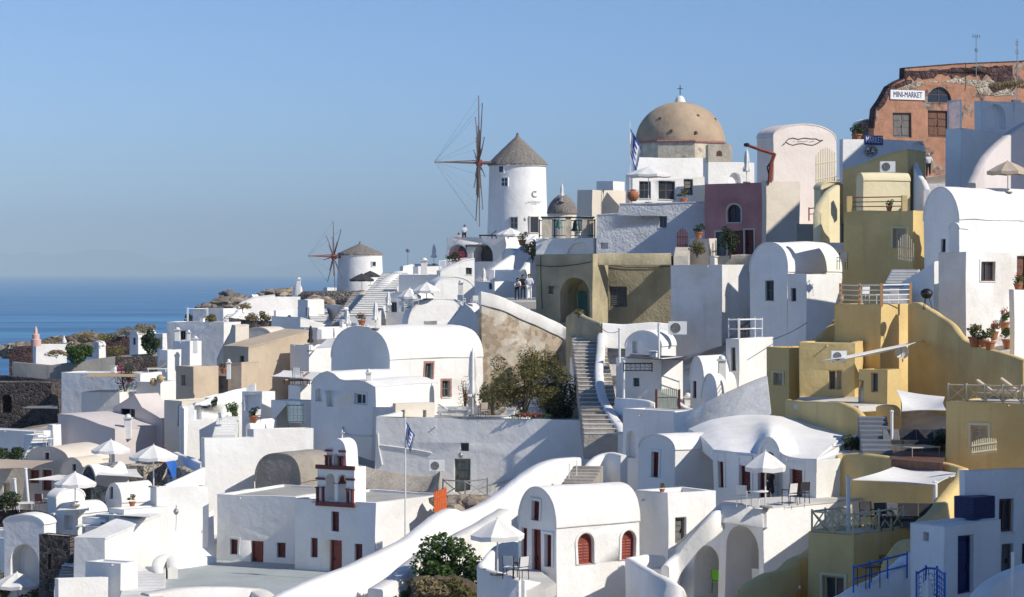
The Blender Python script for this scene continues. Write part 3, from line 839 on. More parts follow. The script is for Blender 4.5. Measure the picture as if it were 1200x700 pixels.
def mk_table(top='white_paint', leg='white_paint', w=.7, h=.72, rnd=False, name='table'):
    def f():
        root = empty(name, (0, 0, 0), '', 'table')
        c = MB()
        if rnd: c.lathe([(.01, h), (w / 2, h), (w / 2, h - .04), (.01, h - .04)], n=20)
        else: c.bx(-w / 2, -w / 2, h - .04, w / 2, w / 2, h)
        c.build('tabletop', top, root, local=True)
        if rnd:
            c = MB(); c.tube([(0, 0, 0), (0, 0, h - .04)], .03, 8); c.lathe([(.01, .04), (.2, .03), (.22, 0), (.01, 0)], n=14); c.build('pedestal', leg, root, local=True)
        else:
            for x in (-1, 1):
                for y in (-1, 1):
                    c = MB(); c.tube([(x * (w / 2 - .04), y * (w / 2 - .04), 0), (x * (w / 2 - .04), y * (w / 2 - .04), h - .04)], .02, 6); c.build('leg', leg, root, local=True)
        return root
    return f
def mk_ac():
    root = empty('air_conditioner', (0, 0, 0), '', 'air conditioner')
    c = MB(); c.bx(-.42, -.15, 0, .42, .15, .6); c.build('casing', 'white_paint', root, local=True)
    c = MB()
    for r in (.23, .17, .11, .05):
        c.tube([(-.1 + r * math.cos(t), -.165, .3 + r * math.sin(t)) for t in [i * math.pi / 10 for i in range(21)]], .008, 4)
    c.build('grille', 'white_paint', root, local=True)
    c = MB(); c.prism([(-.1 + .24 * math.cos(i * math.pi / 10), -.152, .3 + .24 * math.sin(i * math.pi / 10)) for i in range(20)], (0, -.006, 0)); c.build('fan_opening', 'black_metal', root, local=True)
    c = MB()
    for x in (-.3, .3): c.bx(x - .02, -.17, -.05, x + .02, .2, -.003)
    c.build('bracket', 'grey_metal', root, local=True)
    return root
def mk_pot(plant='leaf_green', flowers=None, pot='terracotta', s=1, seed=3, name='potted_plant', h=.5):
    def f():
        root = empty(name, (0, 0, 0), '', 'potted plant')
        c = MB(); c.lathe([(.01, 0), (.14, 0), (.22, .28), (.25, .28), (.25, .34), (.2, .34), (.19, .3), (.01, .3)], n=18); c.build('pot', pot, root, local=True)
        c = MB(); leaves(c, (0, 0, .34 + h * .45), (.34, .34, h * .55), 260, .06, seed, 7); c.build('foliage', plant, root, smooth=False, local=True)
        if flowers: c = MB(); leaves(c, (0, 0, .34 + h * .55), (.34, .34, h * .5), 90, .05, seed + 1, 7); c.build('blossom', flowers, root, smooth=False, local=True)
        return root
    return f
def mk_urn(mat='terracotta'):
    root = empty('clay_urn', (0, 0, 0), '', 'urn')
    c = MB(); c.lathe([(.01, 0), (.22, 0), (.42, .25), (.45, .45), (.32, .68), (.16, .78), (.2, .86), (.16, .86), (.12, .78)], n=26); c.build('body', mat, root, local=True, angle=50)
    for sx in (-1, 1):
        c = MB(); c.tube([(sx * .17, 0, .82), (sx * .36, 0, .78), (sx * .38, 0, .6)], .03, 6); c.build('handle', mat, root, local=True)
    return root
def sail(name, label, corners, mat='white_cloth', sag=.25, cat='shade sail', group=None):
    """four photo points; a thin hanging cloth with thickness"""
    c = [P(*p) for p in corners]; n = 8; top = []
    for i in range(n + 1):
        for j in range(n + 1):
            u, v = i / n, j / n
            p = c[0] * (1 - u) * (1 - v) + c[1] * u * (1 - v) + c[2] * u * v + c[3] * (1 - u) * v
            # edges curve inward a little, centre sags
            ce = (c[0] + c[1] + c[2] + c[3]) / 4; k = .10 * (math.sin(math.pi * u) * (1 - math.sin(math.pi * v)) + math.sin(math.pi * v) * (1 - math.sin(math.pi * u)))
            p = p.lerp(ce, k); p.z -= sag * math.sin(math.pi * u) * math.sin(math.pi * v); top.append(p)
    m_ = (n + 1) ** 2; w = n + 1; lo = [p - UP * .03 for p in top]; fs = []
    for i in range(n):
        for j in range(n): a = i * w + j; fs += [(a, a + 1, a + w + 1, a + w), (m_ + a, m_ + a + w, m_ + a + w + 1, m_ + a + 1)]
    for j in range(n):
        fs += [(j, m_ + j, m_ + j + 1, j + 1), (n * w + j, n * w + j + 1, m_ + n * w + j + 1, m_ + n * w + j), (j * w, (j + 1) * w, m_ + (j + 1) * w, m_ + j * w), (j * w + n, m_ + j * w + n, m_ + (j + 1) * w + n, (j + 1) * w + n)]
    mb = MB(); mb.add(top + lo, fs); o = mb.build(name, mat); recenter(o); tag(o, label, cat, group); return o
def post(label, px, py0, py1, Y, r=.07, mat='white_paint', name='post', cat='post', group=None, lean=0):
    a = P(px, py1, Y); b_ = P(px + lean, py0, Y); mb = MB(); mb.tube([a - UP * .3, b_], r, 8)
    mb.lathe([(r * 1.3, 0), (r * 1.3, .05), (.005, .09)], b_, 10)
    o = mb.build(name, mat); recenter(o); tag(o, label, cat, group); return o
def flag(label, px, y0, y1, Y, fy0, fy1, fw, sway=-1):
    base = P(px, y1, Y); top = P(px, y0, Y); root = empty('flag_pole', base, label, 'flag')
    mb = MB(); mb.tube([base - UP * .3, top], .045, 8, .03); mb.build('pole', 'white_paint', root)
    z0 = P(px, fy0, Y).z; z1 = P(px, fy1, Y).z; W_ = fw * Y * KD / F
    def cloth(rows, name, mat, parent, off=0):
        mb = MB(); n = 10
        for (a, b_, ua, ub) in rows:
            vs = []
            for i in range(n + 1):
                u = ua + (ub - ua) * i / n
                for t in (a, b_):
                    # hanging limp: the free edge droops, folds run down
                    zz = z0 + (z1 - z0) * (t * .55 + u * .45)
                    x = base.x + (.05 + u * W_) * (.55 + .45 * (1 - t)) ; y = base.y + .13 * math.sin(u * 9 + t) - off
                    vs.append(Vector((x, y, zz)))
            k = [(2 * i, 2 * i + 1, 2 * i + 3, 2 * i + 2) for i in range(n)]
            back = [v + Vector((0, .02, 0)) for v in vs]; m_ = len(vs)
            mb.add(vs + back, k + [tuple(q + m_ for q in f_[::-1]) for f_ in k] + [(0, m_, m_ + 1, 1), (m_ - 2, m_ - 1, 2 * m_ - 1, 2 * m_ - 2)])
        return mb.build(name, mat, parent)
    cl = cloth([(0, 1, 0, 1)], 'cloth', 'white_cloth', root)
    cloth([(i * 2 / 9, (i * 2 + 1) / 9, .42 if i < 3 else 0, 1) for i in range(5)] + [(0, 2 / 9, 0, .42), (3 / 9, 5 / 9, 0, .42), (0, 5 / 9, 0, .16), (0, 5 / 9, .25, .42)], 'stripe', 'flag_blue', cl, .012)
    return root
def text_mesh(s, size, mat, name, parent, org, e, up, n, ext=.015, squash=1, sp=1):
    cu = bpy.data.curves.new('lettering', 'FONT'); cu.body = s; cu.size = size; cu.extrude = ext; cu.align_x = 'CENTER'; cu.align_y = 'CENTER'; cu.space_character = sp; cu.resolution_u = 3
    ob = bpy.data.objects.new('lettering', cu); COL.objects.link(ob); dg = bpy.context.evaluated_depsgraph_get()
    me = bpy.data.meshes.new_from_object(ob.evaluated_get(dg)); bpy.data.objects.remove(ob)
    base = parent.location if parent.parent is None else parent.parent.location
    e, up, n = Vector(e), Vector(up), Vector(n)
    for v in me.vertices:
        c = v.co.copy(); v.co = Vector(org) + e * c.x * squash + up * c.y + n * c.z - base
    me.materials.clear(); me.materials.append(MATS[mat]); me.name = name
    o = bpy.data.objects.new(name, me); COL.objects.link(o); o.parent = parent; return o
def person(label, foot, joints, h=1.75, cloth=(), hair='hair', look=(0, -1)):
    """one continuous skinned body. joints: dict overriding the standing pose (metres, local, y forward negative = toward camera)"""
    root = empty('person', foot, label, 'person')
    k = h / 1.75
    J = dict(pelvis=(0, 0, .95), chest=(0, 0, 1.28), neck=(0, 0, 1.48), head=(0, 0, 1.58), crown=(0, 0, 1.70),
             shl=(-.19, 0, 1.42), ell=(-.25, .02, 1.14), hal=(-.24, -.06, .88), shr=(.19, 0, 1.42), elr=(.25, .02, 1.14), har=(.24, -.06, .88),
             hpl=(-.1, 0, .92), knl=(-.11, -.02, .5), anl=(-.12, .03, .08), tol=(-.13, -.14, .03), hpr=(.1, 0, .92), knr=(.11, -.02, .5), anr=(.12, .03, .08), tor=(.13, -.14, .03))
    J.update(joints)
    Rd = dict(pelvis=.15, chest=.155, neck=.06, head=.095, crown=.075, shl=.075, ell=.047, hal=.035, shr=.075, elr=.047, har=.035, hpl=.1, knl=.062, anl=.042, tol=.035, hpr=.1, knr=.062, anr=.042, tor=.035)
    E = [('pelvis', 'chest'), ('chest', 'neck'), ('neck', 'head'), ('head', 'crown'), ('chest', 'shl'), ('shl', 'ell'), ('ell', 'hal'), ('chest', 'shr'), ('shr', 'elr'), ('elr', 'har'),
         ('pelvis', 'hpl'), ('hpl', 'knl'), ('knl', 'anl'), ('anl', 'tol'), ('pelvis', 'hpr'), ('hpr', 'knr'), ('knr', 'anr'), ('anr', 'tor')]
    def skin(name, keys, mat, grow=0, parent=root, tune={}):
        ks = [q for q in keys]; me = bpy.data.meshes.new(name); idx = {q: i for i, q in enumerate(ks)}
        me.from_pydata([tuple(Vector(J[q]) * k) for q in ks], [(idx[a], idx[b_]) for a, b_ in E if a in idx and b_ in idx], [])
        o = bpy.data.objects.new(name, me); COL.objects.link(o); o.parent = parent
        md = o.modifiers.new('Skin', 'SKIN'); md.use_smooth_shade = True
        for q in ks:
            r = (tune.get(q, Rd[q]) + grow) * k; sv = me.skin_vertices[0].data[idx[q]]; sv.radius = (r, r * .8); sv.use_root = q == ks[0]
        s2 = o.modifiers.new('Subdivision', 'SUBSURF'); s2.levels = 2; s2.render_levels = 2
        me.materials.append(MATS[mat]); return o
    skin('body', list(J.keys()), 'skin')
    for nm, keys, mat, tune in cloth: skin(nm, keys, mat, .018, tune=tune)
    hd = Vector(J['head']) * k; cr_ = Vector(J['crown']) * k; lk = Vector((look[0], look[1], 0)).normalized()
    mb = MB(); n = 14; c = (hd + cr_) / 2 + UP * .02 - lk * .025
    vs = []
    for i in range(9):
        a = math.pi * i / 8
        for j in range(n):
            t = 2 * math.pi * j / n; d = Vector((math.sin(a) * math.cos(t), math.sin(a) * math.sin(t), math.cos(a)))
            r = .118 if (d.dot(lk) < .35 or d.z > .45) else .06
            vs.append(c + Vector((d.x * r, d.y * r, d.z * .125)))
    mb.add(vs, [(i * n + j, i * n + (j + 1) % n, (i + 1) * n + (j + 1) % n, (i + 1) * n + j) for i in range(8) for j in range(n)])
    mb.build('hair', hair, root, local=True, angle=70)
    f_ = MB(); side = lk.cross(UP); fc = (hd + cr_) / 2 - UP * .01
    f_.box(fc + lk * .098 - UP * .03, side * .022, lk * .04, UP * .045); f_.build('nose', 'skin', root, local=True)
    f_ = MB()
    for q in (-1, 1): f_.box(fc + lk * .09 + side * .032 * q, side * .02, lk * .012, UP * .01)
    f_.build('eyes', 'hair', root, local=True)
    return root
# ================================================ the setting
build_terrain()
def sea():
    # sea sheet with finer rings near the shore
    mb = MB(); rs = [200, 400, 700, 1200, 2200, 4000, 8000, 16000, 32000, 60000, 100000]; n = 48
    mb.v = [Vector((0, 0, -70))]; mb.f = []
    for r in rs:
        for k in range(n): t = 2 * math.pi * k / n; mb.v.append(Vector((r * math.cos(t), r * math.sin(t), -70)))
    for k in range(n): mb.f.append((0, 1 + k, 1 + (k + 1) % n))
    for i in range(len(rs) - 1):
        for k in range(n): a = 1 + i * n; mb.f.append((a + k, a + (k + 1) % n, a + n + (k + 1) % n, a + n + k))
    m, nt, b = nodes_mat('sea')
    v = coords(nt, (1, .28, 1))
    n1 = noise_t(nt, .0035, 4, coords(nt, (.35, 1.6, 1)), .6, .8); 
    c = ramp(nt, n1, [(.38, (.022, .125, .28)), (.50, (.040, .18, .38)), (.66, (.075, .26, .47))])
    nt.links.new(c, b.inputs['Base Color']); b.inputs['Roughness'].default_value = .42; b.inputs['IOR'].default_value = 1.33
    b.inputs['Specular IOR Level'].default_value = .35
    n2 = noise_t(nt, .05, 8, v, .7, .3); bp = add(nt, 'ShaderNodeBump'); bp.inputs['Strength'].default_value = 1; bp.inputs['Distance'].default_value = 1.6
    nt.links.new(n2, bp.inputs['Height']); nt.links.new(bp.outputs[0], b.inputs['Normal'])
    o = mb.build('sea', m, smooth=False); tag(o, kind='structure')
sea()
def island(px0, px1, peak, dist, seed, name='far_island'):
    mb = MB(); n = 60; rng = random.Random(seed); rows = []
    for j in range(5):
        y = dist + j * 700; row = []
        for i in range(n + 1):
            u = i / n; x = ((px0 + (px1 - px0) * u) - 600) / F * dist
            env = max(0, math.sin(math.pi * u)) ** .5 * max(0, math.sin(math.pi * (j + .001) / 4)) ** .8
            hgt = (.35 + .65 * (noise.noise(Vector((u * 3 + seed, j * .3, seed))) * .9 + .5) + .12 * noise.noise(Vector((u * 14, j, seed)))) * env
            row.append(Vector((x, y, -72 + max(0, hgt) * peak)))
        rows.append(row)
    mb.v = sum(rows, []); w = n + 1
    mb.f = [(j * w + i, j * w + i + 1, (j + 1) * w + i + 1, (j + 1) * w + i) for j in range(4) for i in range(n)]
    tag(mb.build(name, 'rock_grey'), kind='structure')
island(-120, 200, 820, 64000, 2); island(130, 430, 600, 70000, 7)
def haze():
    mb = MB(); mb.bx(-40000, -3000, -72, 40000, 90000, 1400); m = bpy.data.materials.new('haze'); m.use_nodes = True; nt = m.node_tree
    nt.nodes.remove(nt.nodes['Principled BSDF']); pv = add(nt, 'ShaderNodeVolumePrincipled'); pv.inputs['Density'].default_value = 5e-5
    pv.inputs['Color'].default_value = (.72, .91, 1, 1); pv.inputs['Anisotropy'].default_value = -.5
    nt.links.new(pv.outputs[0], nt.nodes['Material Output'].inputs['Volume'])
    o = mb.build('haze', m, smooth=False); fix_normals(o); tag(o, kind='stuff')
HAZE = True
if HAZE: haze()
# ================================================ houses, front rows
H = house
# --- centre front: church house and its neighbours
church = H('church', 'white church block with blood-red doors below the bell gable and grey flat roof', 'church', 345, 440, 524, 590, 672, 84, 31,
  L=[(364,631,372,653,'s','r'), (389,600,398,623,'s','r'), (387,633,401,674,'d','o'), (416,637,425,658,'s','r')], roofmat='grey_roof', par=.12)
H('house', 'white house with one red door between two small windows left of the church', 'house', 254, 346, 420, 583, 672, 87.2, 25,
  L=[(270,632,279,650,'s','r','t'), (295,634,309,674,'d','o'), (325,636,335,653,'s','r')], roofmat='grey_roof', par=.12)
# rough grey vault lumps behind the church
H('cistern_vault', 'rough unpainted grey vault lump behind the flat roof left of the bell gable', 'vault', 300, 352, 392, 566, 575, 93, 25, 'grey_rough', 'vL', yc=532, sag=2.6)
bank('roof_bank', 'long curving band of bare grey plaster below the terrace wall right of the bell gable', 'bank',
  [(398,528,95), (430,538,94.5), (470,550,94), (505,557,93.5), (516,552,93)], [(398,556,93.5), (430,572,92.5), (470,575,92), (500,576,91.5), (514,566,91)], 'grey_rough', skirt=4)
# long white terrace wall
reten = H('terrace_house', 'long pale retaining house with a square window above a grey-green door', 'house', 440, 692, 712, 492, 600, 92, 13, 'white',
  L=[(539,519,549,529,'w','k'), (532,538,551,578,'d','g')], roofmat='paving', par=.5, dep=12)
H('white_block', 'blank white corner block above the left end of the long retaining house', 'house', 436, 462, 480, 478, 560, 97.5, 31, 'white_old', par=.3)
# rounded low house with twin vault humps
hump = H('house', 'white house with a double-humped gable, two narrow niches and one square window', 'house', 365, 440, 512, 454, 560, 98, 38, 'white', 'pL',
  out=[(440,454),(428,447.5),(419,446),(404,447),(398,445),(391,439),(384,436),(375,438),(368,444),(365,450)],
  L=[(370,455,377,470,'v','-','a'), (383,458,390,476,'v','-'), (415,461,428,474,'w','w','t')])
H('low_house', 'low cream lean-to with two tiny shuttered openings in front of the great vault', 'house', 460, 463, 509, 474, 494, 96.5, 62, 'cream',
  Rr=[(470,482,474,491,'s','s'), (495,482,499,491,'s','s')], par=.15)
H('vaulted_house', 'largest white barrel-vaulted house with pink-framed door and windows', 'house', 388, 456, 566, 422, 515, 103, 46, 'white', 'vL', yc=383,
  Rr=[(498,426,507,445,'w','g','T'), (497,450,507,482,'d','s','T'), (519,446,528,466,'w','g','T')], sag=2.25)
# --- right of centre front: arched red windows
H('vaulted_house', 'white vaulted house with two arched red windows beside the curved parasol terrace', 'house', 607, 653, 750, 619, 705, 66.5, 50, 'white', 'vL', yc=573,
  L=[(624,588,633,610,'s','r','t'), (624,620,635,684,'d','r'), (611,619,618,654,'s','r'), (640,626,648,664,'s','r','t')],
  Rr=[(677,625,695,662,'s','o','At'), (728,621,745,656,'s','o','At')], sag=2.2)
H('white_block', 'white block with a grey side door right of the arched red windows', 'house', 744, 783, 838, 579, 720, 68.4, 50, 'white',
  Rr=[(791,607,804,637,'d','k')], roofmat='paving')
H('small_vault', 'small white vaulted room with one narrow red window above the grey side door', 'house', 748, 791, 842, 528, 640, 73.2, 52, 'white', 'vL', yc=510, L=[(764,530,772,560,'s','r','t')])
terr = H('vaulted_house', 'wide white house with three red shutters and a half-round light over its open door', 'house', 836, 957, 989, 538, 640, 68.3, 50, 'white', 'flat', par=.02,
  L=[(842,533,848,571,'s','r','t'), (867,538,880,578,'s','r','t'), (889,542,903,592,'d','r','t'), (904,542,917,592,'v','-'), (926,543,941,588,'s','r','t'), ], dep=5)
arcade = H('arcade_house', 'white arched basement carrying the red-shuttered terrace, open arches in shade', 'house', 786, 895, 958, 596, 720, 66, 50, 'white', 'pL',
  out=[(895,596),(872,592),(846,589),(835,600),(812,622),(786,646)],
  L=[(850,616,889,705,'O','r','A'), (814,640,842,705,'O','r','A')], roofmat='paving', dep=7.5)
# --- middle right white cluster
H('white_block', 'shaded white cube with an arched cupboard opening beside the stone stairway', 'house', 729, 791, 815, 482, 560, 85, 36, 'white', L=[(734,506,745,537,'v','-','A')], par=.3)
H('courtyard_house', 'white courtyard house with one tiny dark window under the wave-cut balcony', 'house', 722, 775, 800, 420, 486, 92.5, 24, 'white', L=[(742,443,749,453,'w','k')], par=.25)
H('back_house', 'small white arched back house behind the dark awning', 'house', 733, 775, 792, 407, 440, 97, 24, 'white', 'vL', yc=388, L=[(741,400,747,414,'v','-')])
H('vaulted_house', 'tiny white vault with a pale dome-like roof left of the rooftop with folding chairs', 'house', 808, 824, 856, 446, 480, 90, 40, 'white', 'vL', yc=417, L=[(811,446,815,466,'s','r')])
H('tiny_vault', 'lowest tiny white vault beside the sweeping worn wall', 'house', 822, 841, 864, 468, 490, 88.5, 40, 'white', 'vL', yc=438)
tower = H('tower_room', 'white tower room with a tall dark slit and white pipe railing on its roof', 'house', 851, 866, 906, 397, 470, 91, 36, 'white', L=[(857,407,862,434,'d','k')], par=.1)
H('vaulted_house', 'tall white house with rounded gable and two dark windows below the cream parapet', 'house', 879, 923, 1050, 319, 420, 100, 45, 'white', 'vL', yc=284,
  L=[(897,329,907,353,'w','k')], sag=2.2)
H('white_block', 'white flat-roofed block with one slit window joined to the rounded gable', 'house', 923, 945, 985, 321, 425, 97.5, 45, 'white', L=[(927,338,933,354,'w','k')], par=.15)
H('white_wall_house', 'large blank blue-shaded white wall under the pink house forecourt', 'house', 786, 846, 884, 311, 420, 104.5, 36, 'white_old', roofmat='paving', par=.05)
# --- olive and pink buildings
oliv = H('olive_house', 'weathered olive plaster house with a pointed arch over a teal door', 'house', 628, 694, 713, 298, 390, 108, 31, 'olive',
  L=[(643,336,649,345,'v','-'), (657,326,691,378,'O','t','A')], par=.08, roofmat='concrete')
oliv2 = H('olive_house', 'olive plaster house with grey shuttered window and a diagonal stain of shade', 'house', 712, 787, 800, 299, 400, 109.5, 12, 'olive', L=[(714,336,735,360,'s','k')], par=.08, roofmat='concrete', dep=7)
rose = H('rose_house', 'faded rose-pink house front with an arched window over three tall openings', 'house', 826, 896, 934, 214, 312, 116, 33, 'rose',
  L=[(853,240,868,261,'w','r','At'), (839,272,851,300,'d','g','t'), (857,271,871,300,'d','r'), (873,270,883,300,'d','r','t')], par=.6)
H('cream_wing', 'blank cream side wing attached to the right of the rose-pink house', 'house', 893, 898, 937, 212, 300, 114.5, 52, 'cream', par=.05)
tav = H('vaulted_hall', 'cream vaulted hall with a painted flourish under its round gable', 'house', 887, 906, 980, 161, 270, 126, 57, 'pale_pink', 'vR', yc=146, sag=2.1)
# --- domed church
H('church', 'upper white storey of the domed church', 'church', 741, 744, 832, 184, 240, 134.5, 66, 'white', par=.05)
H('white_house', 'white terrace house with three dark glazed openings in front of the ochre dome', 'house', 733, 741, 866, 206, 262, 131, 66, 'white',
  Rr=[(749,213,763,233,'w','k'), (772,212,791,234,'w','k'), (801,210,812,229,'d','k')], par=.05)
H('white_block', 'white parapet block right of the ochre dome behind the red crane arm', 'house', 826, 830, 884, 190, 262, 131, 62, 'white', par=.1, Rr=[(854,203,868,215,'v','-','A')])
H('rough_wall_house', 'grey-white roughcast wall with two tiny dark openings below the domed church', 'house', 699, 829, 850, 237, 320, 119, 11, 'white_rough', 'pL',
  out=[(829,237),(780,238),(726,239),(724.5,250),(699,252)], L=[(772,253,781,266,'w','k'), (704,285,713,292,'v','-')], dep=9)
H('cream_house', 'small cream house with an angular shadow left of the domed church', 'house', 676, 694, 734, 222, 262, 131, 34, 'cream', par=.1)
H('white_house', 'little white roof room behind the cream house by the domed church', 'house', 699, 718, 732, 212, 236, 146, 34, 'white', par=.1)
H('white_house', 'narrow white shed with two dark slits right of the thatched hut', 'house', 678, 686, 700, 225, 250, 150, 34, 'white', L=[(680,238,683,244,'w','k')], par=.05)
H('white_wall_house', 'white base wall with a blind arch below the hanging bells', 'house', 628, 696, 712, 279, 320, 121, 14, 'white', L=[(664,284,695,303,'v','-','A')], par=.1, dep=6)
# --- yellow quarter
ybal = H('yellow_house', 'ochre yellow house with a shuttered window under a balcony of wooden rails', 'house', 989, 1070, 1091, 247, 330, 98, 30, 'yellow', L=[(1047,268,1062,290,'s','p','t')], par=.1)
H('yellow_house', 'uppermost ochre house with a sloping parapet and an outdoor cooler box', 'house', 988, 1064, 1080, 181, 262, 106, 26, 'yellow', 'pL', out=[(1064,176),(1040,181),(1018,190),(1000,197),(988,200)], dep=4)
H('yellow_vault', 'pale yellow barrel vault tucked against the uppermost ochre house', 'house', 1004, 1012, 1066, 212, 262, 102, 66, 'pale_yellow', 'vL', yc=203)
H('yellow_house', 'small ochre outhouse in shade right of the cream vaulted hall', 'house', 954, 962, 990, 222, 268, 108, 50, 'pale_yellow', 'vR', yc=213)
H('grey_wall_house', 'bare grey concrete wall below the small ochre outhouse', 'house', 934, 986, 1000, 262, 306, 107, 20, 'concrete', par=.1)
H('yellow_house', 'broad ochre house carrying the wooden-post sun deck', 'house', 978, 1032, 1070, 357, 470, 84, 42, 'yellow', roofmat='paving', par=.08)
H('yellow_house', 'ochre house with a two-pane window facing the sunken courtyard', 'house', 1006, 1040, 1056, 434, 520, 77.5, 36, 'yellow', L=[(1021,437,1029,460,'w','p'), (1006,446,1012,482,'d','w')], par=.1)
H('yellow_house', 'ochre back house behind the courtyard with two narrow windows', 'house', 936, 1002, 1020, 402, 500, 82, 14, 'yellow', L=[(971,434,979,456,'w','p'), (980,434,986,456,'s','p')], par=.1)
H('yellow_house', 'ochre corner turret with one small window left of the sunken courtyard', 'house', 898, 924, 962, 408, 510, 86, 44, 'yellow', L=[(906,438,916,452,'s','p','t')], par=.06)
yter = H('yellow_house', 'ochre terrace house with a pale double shutter right of the white sail', 'house', 1108, 1232, 1250, 474, 570, 66, 29, 'yellow', L=[(1138,499,1158,527,'s','p','t')], par=.06, roofmat='paving', dep=5)
ycor = H('yellow_house', 'ochre corner house carrying the lower cross-rail terrace', 'house', 947, 1001, 1068, 628, 720, 58, 40, 'yellow', L=[(964,676,989,705,'w','p','t')], Rr=[(1030,650,1038,664,'s','p')], par=.08, roofmat='paving')
# --- white house far right
H('vaulted_house', 'great white barrel vault at the right edge above the flower pots', 'house', 1083, 1124, 1260, 258, 350, 94, 50, 'white', 'vL', yc=220, L=[(1103,280,1108,295,'w','k')], sag=2.0)
H('white_house', 'smooth white house with one brown-framed window beside the flower pots', 'house', 1100, 1132, 1262, 296, 420, 87.5, 44, 'white_old', Rr=[(1149,307,1166,330,'w','b','t'), (1192,300,1204,340,'d','b')], par=.1)
H('white_block', 'white lower step block at the right edge with a small pot on top', 'house', 1184, 1188, 1250, 340, 430, 82, 50, 'white', par=.1)
H('chimney_block', 'white tapering chimney block with a tiny arched cap in front of the great right vault', 'chimney', 1113, 1124, 1134, 268, 310, 90.5, 44, 'white', 'vL', yc=263)
# --- blue-white house bottom right
H('white_house', 'shaded white annex with a navy door in the lower right corner', 'house', 1067, 1107, 1172, 618, 720, 51, 42, 'white', L=[(1082,626,1088,636,'v','-')], Rr=[(1122,629,1140,695,'d','n')], par=.06)
H('white_house', 'tall shaded white house with dark windows at the lower right edge', 'house', 1126, 1131, 1280, 552, 720, 53, 62, 'white', Rr=[(1170,584,1187,622,'w','b'), (1174,636,1188,675,'d','k'), (1198,636,1206,670,'w','r')], par=.2, roofmat='lilac')
# --- market quarter
mk = H('market_building', 'crumbling orange shop building with stone showing and an arched light over the door', 'shop', 1018, 1024, 1212, 160, 190, 131, 66, 'ruin_orange', 'pR',
  outR=[(1024,150),(1026,128),(1034,116),(1042,101),(1052,95),(1060,92),(1060,80),(1120,75),(1190,72),(1212,71)],
  Rr=[(1046,132,1068,161,'d','k'), (1087,102,1115,121,'w','b','A'), (1087,130,1111,161,'d','b')], roofmat='rubble_red')
H('shop_house', 'low white shop wall under the blue MARKET board', 'house', 984, 988, 1082, 163, 215, 117, 66, 'white', Rr=[(1068,166,1084,200,'v','-','A')], par=.1)
H('shed', 'small stone shed with a white ridge behind the low shop wall', 'house', 998, 1003, 1036, 151, 170, 134, 60, 'rubble_pale', 'vR', yc=140, roofmat='white')
H('white_house', 'shaded white parapet house with a glass screen in front of the shop arch', 'house', 1108, 1127, 1215, 151, 240, 110, 40, 'white', par=.5)
H('white_house', 'blue-shaded arched porch house at the top right edge', 'house', 1142, 1150, 1230, 118, 200, 116, 52, 'white', Rr=[(1156,122,1178,151,'v','-','A'), (1188,118,1196,150,'s','k')], par=.1)
# --- mid-left houses
H('tall_wall_house', 'tall bright white wall with a hanging lamp left of the church yard', 'house', 236, 240, 298, 514, 640, 94, 62, 'white', par=.3)
H('tall_wall_house', 'second bright white wall stepping back beside the roof with the scrollwork panel', 'house', 290, 297, 368, 504, 575, 97, 60, 'white', roofmat='white', par=.06)
H('white_house', 'white courtyard room with a green scrollwork window panel', 'house', 318, 352, 372, 470, 500, 106, 28, 'white', L=[(337,474,355,496,'v','-')], par=.1)
H('white_alcove', 'white arched garden alcove holding two planters', 'alcove', 284, 307, 322, 459, 500, 107, 25, 'white', L=[(287,463,304,481,'v','-')], par=.05)
H('tan_house', 'long tan house with a sunlit slanting upper wall', 'house', 262, 291, 364, 408, 470, 128, 48, 'tan', 'pR', outR=[(291,407),(364,387)], L=[(281,417,286,432,'w','k')])
H('tan_house', 'lower tan house with a wide grey garage door', 'house', 228, 283, 300, 432, 480, 124, 20, 'tan', 'pL', out=[(283,425),(262,427),(246,440),(236,452),(228,456)], L=[(251,441,267,464,'d','k')], dep=3)
H('tan_house', 'small tan cube with a pale roof left of the garage door', 'house', 206, 226, 256, 430, 480, 123, 40, 'tan', roofmat='white', par=.03, L=[(212,440,217,452,'v','-')])
H('pink_wall_house', 'curved lilac-pink house end with tall brown door niche beside the bright terrace', 'house', 192, 212, 262, 470, 545, 111, 45, 'cream', L=[(208,474,212,500,'s','b','A')], par=.1)
H('white_house', 'white wave-walled house with a lone niche above the blue tarpaulin', 'house', 210, 214, 290, 476, 540, 108, 62, 'white', Rr=[(228,472,236,492,'v','-','A')], par=.1)
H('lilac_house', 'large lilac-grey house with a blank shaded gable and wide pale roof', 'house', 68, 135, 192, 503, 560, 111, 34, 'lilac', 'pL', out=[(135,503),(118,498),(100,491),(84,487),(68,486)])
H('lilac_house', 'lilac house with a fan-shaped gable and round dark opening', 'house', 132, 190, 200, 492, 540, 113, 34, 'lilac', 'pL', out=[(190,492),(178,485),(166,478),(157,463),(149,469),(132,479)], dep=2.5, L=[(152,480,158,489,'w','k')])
H('vaulted_house', 'cream vaulted house with a small square red window above the shaded lounge terrace', 'house', 30, 81, 128, 543, 600, 103, 30, 'cream', 'vL', yc=524, L=[(53,531,58,539,'s','r','t'), (50,551,61,575,'d','o','t'), (36,551,46,566,'s','o')])
H('vaulted_house', 'smaller cream vault with a slit window right of the red-windowed vault', 'house', 70, 98, 124, 558, 600, 100, 30, 'cream', 'vL', yc=537, L=[(84,544,88,552,'s','r')])
H('stone_vault', 'dark rubble-stone vault end with a blue door', 'house', 95, 113, 150, 572, 610, 98, 30, 'rubble_dark', 'vL', yc=546, L=[(100,555,107,573,'d','u','A')], roofmat='white')
H('stone_house', 'pale rubble wall house under the white parasol and blue tarpaulin', 'house', 136, 168, 196, 546, 590, 101, 24, 'rubble_pale', roofmat='paving', par=.05)
H('vaulted_house', 'bright white vault with a blue-grey window left of the tall lit wall', 'house', 124, 142, 181, 590, 640, 92, 42, 'white', 'vL', yc=566, L=[(128,570,132,585,'w','k')])
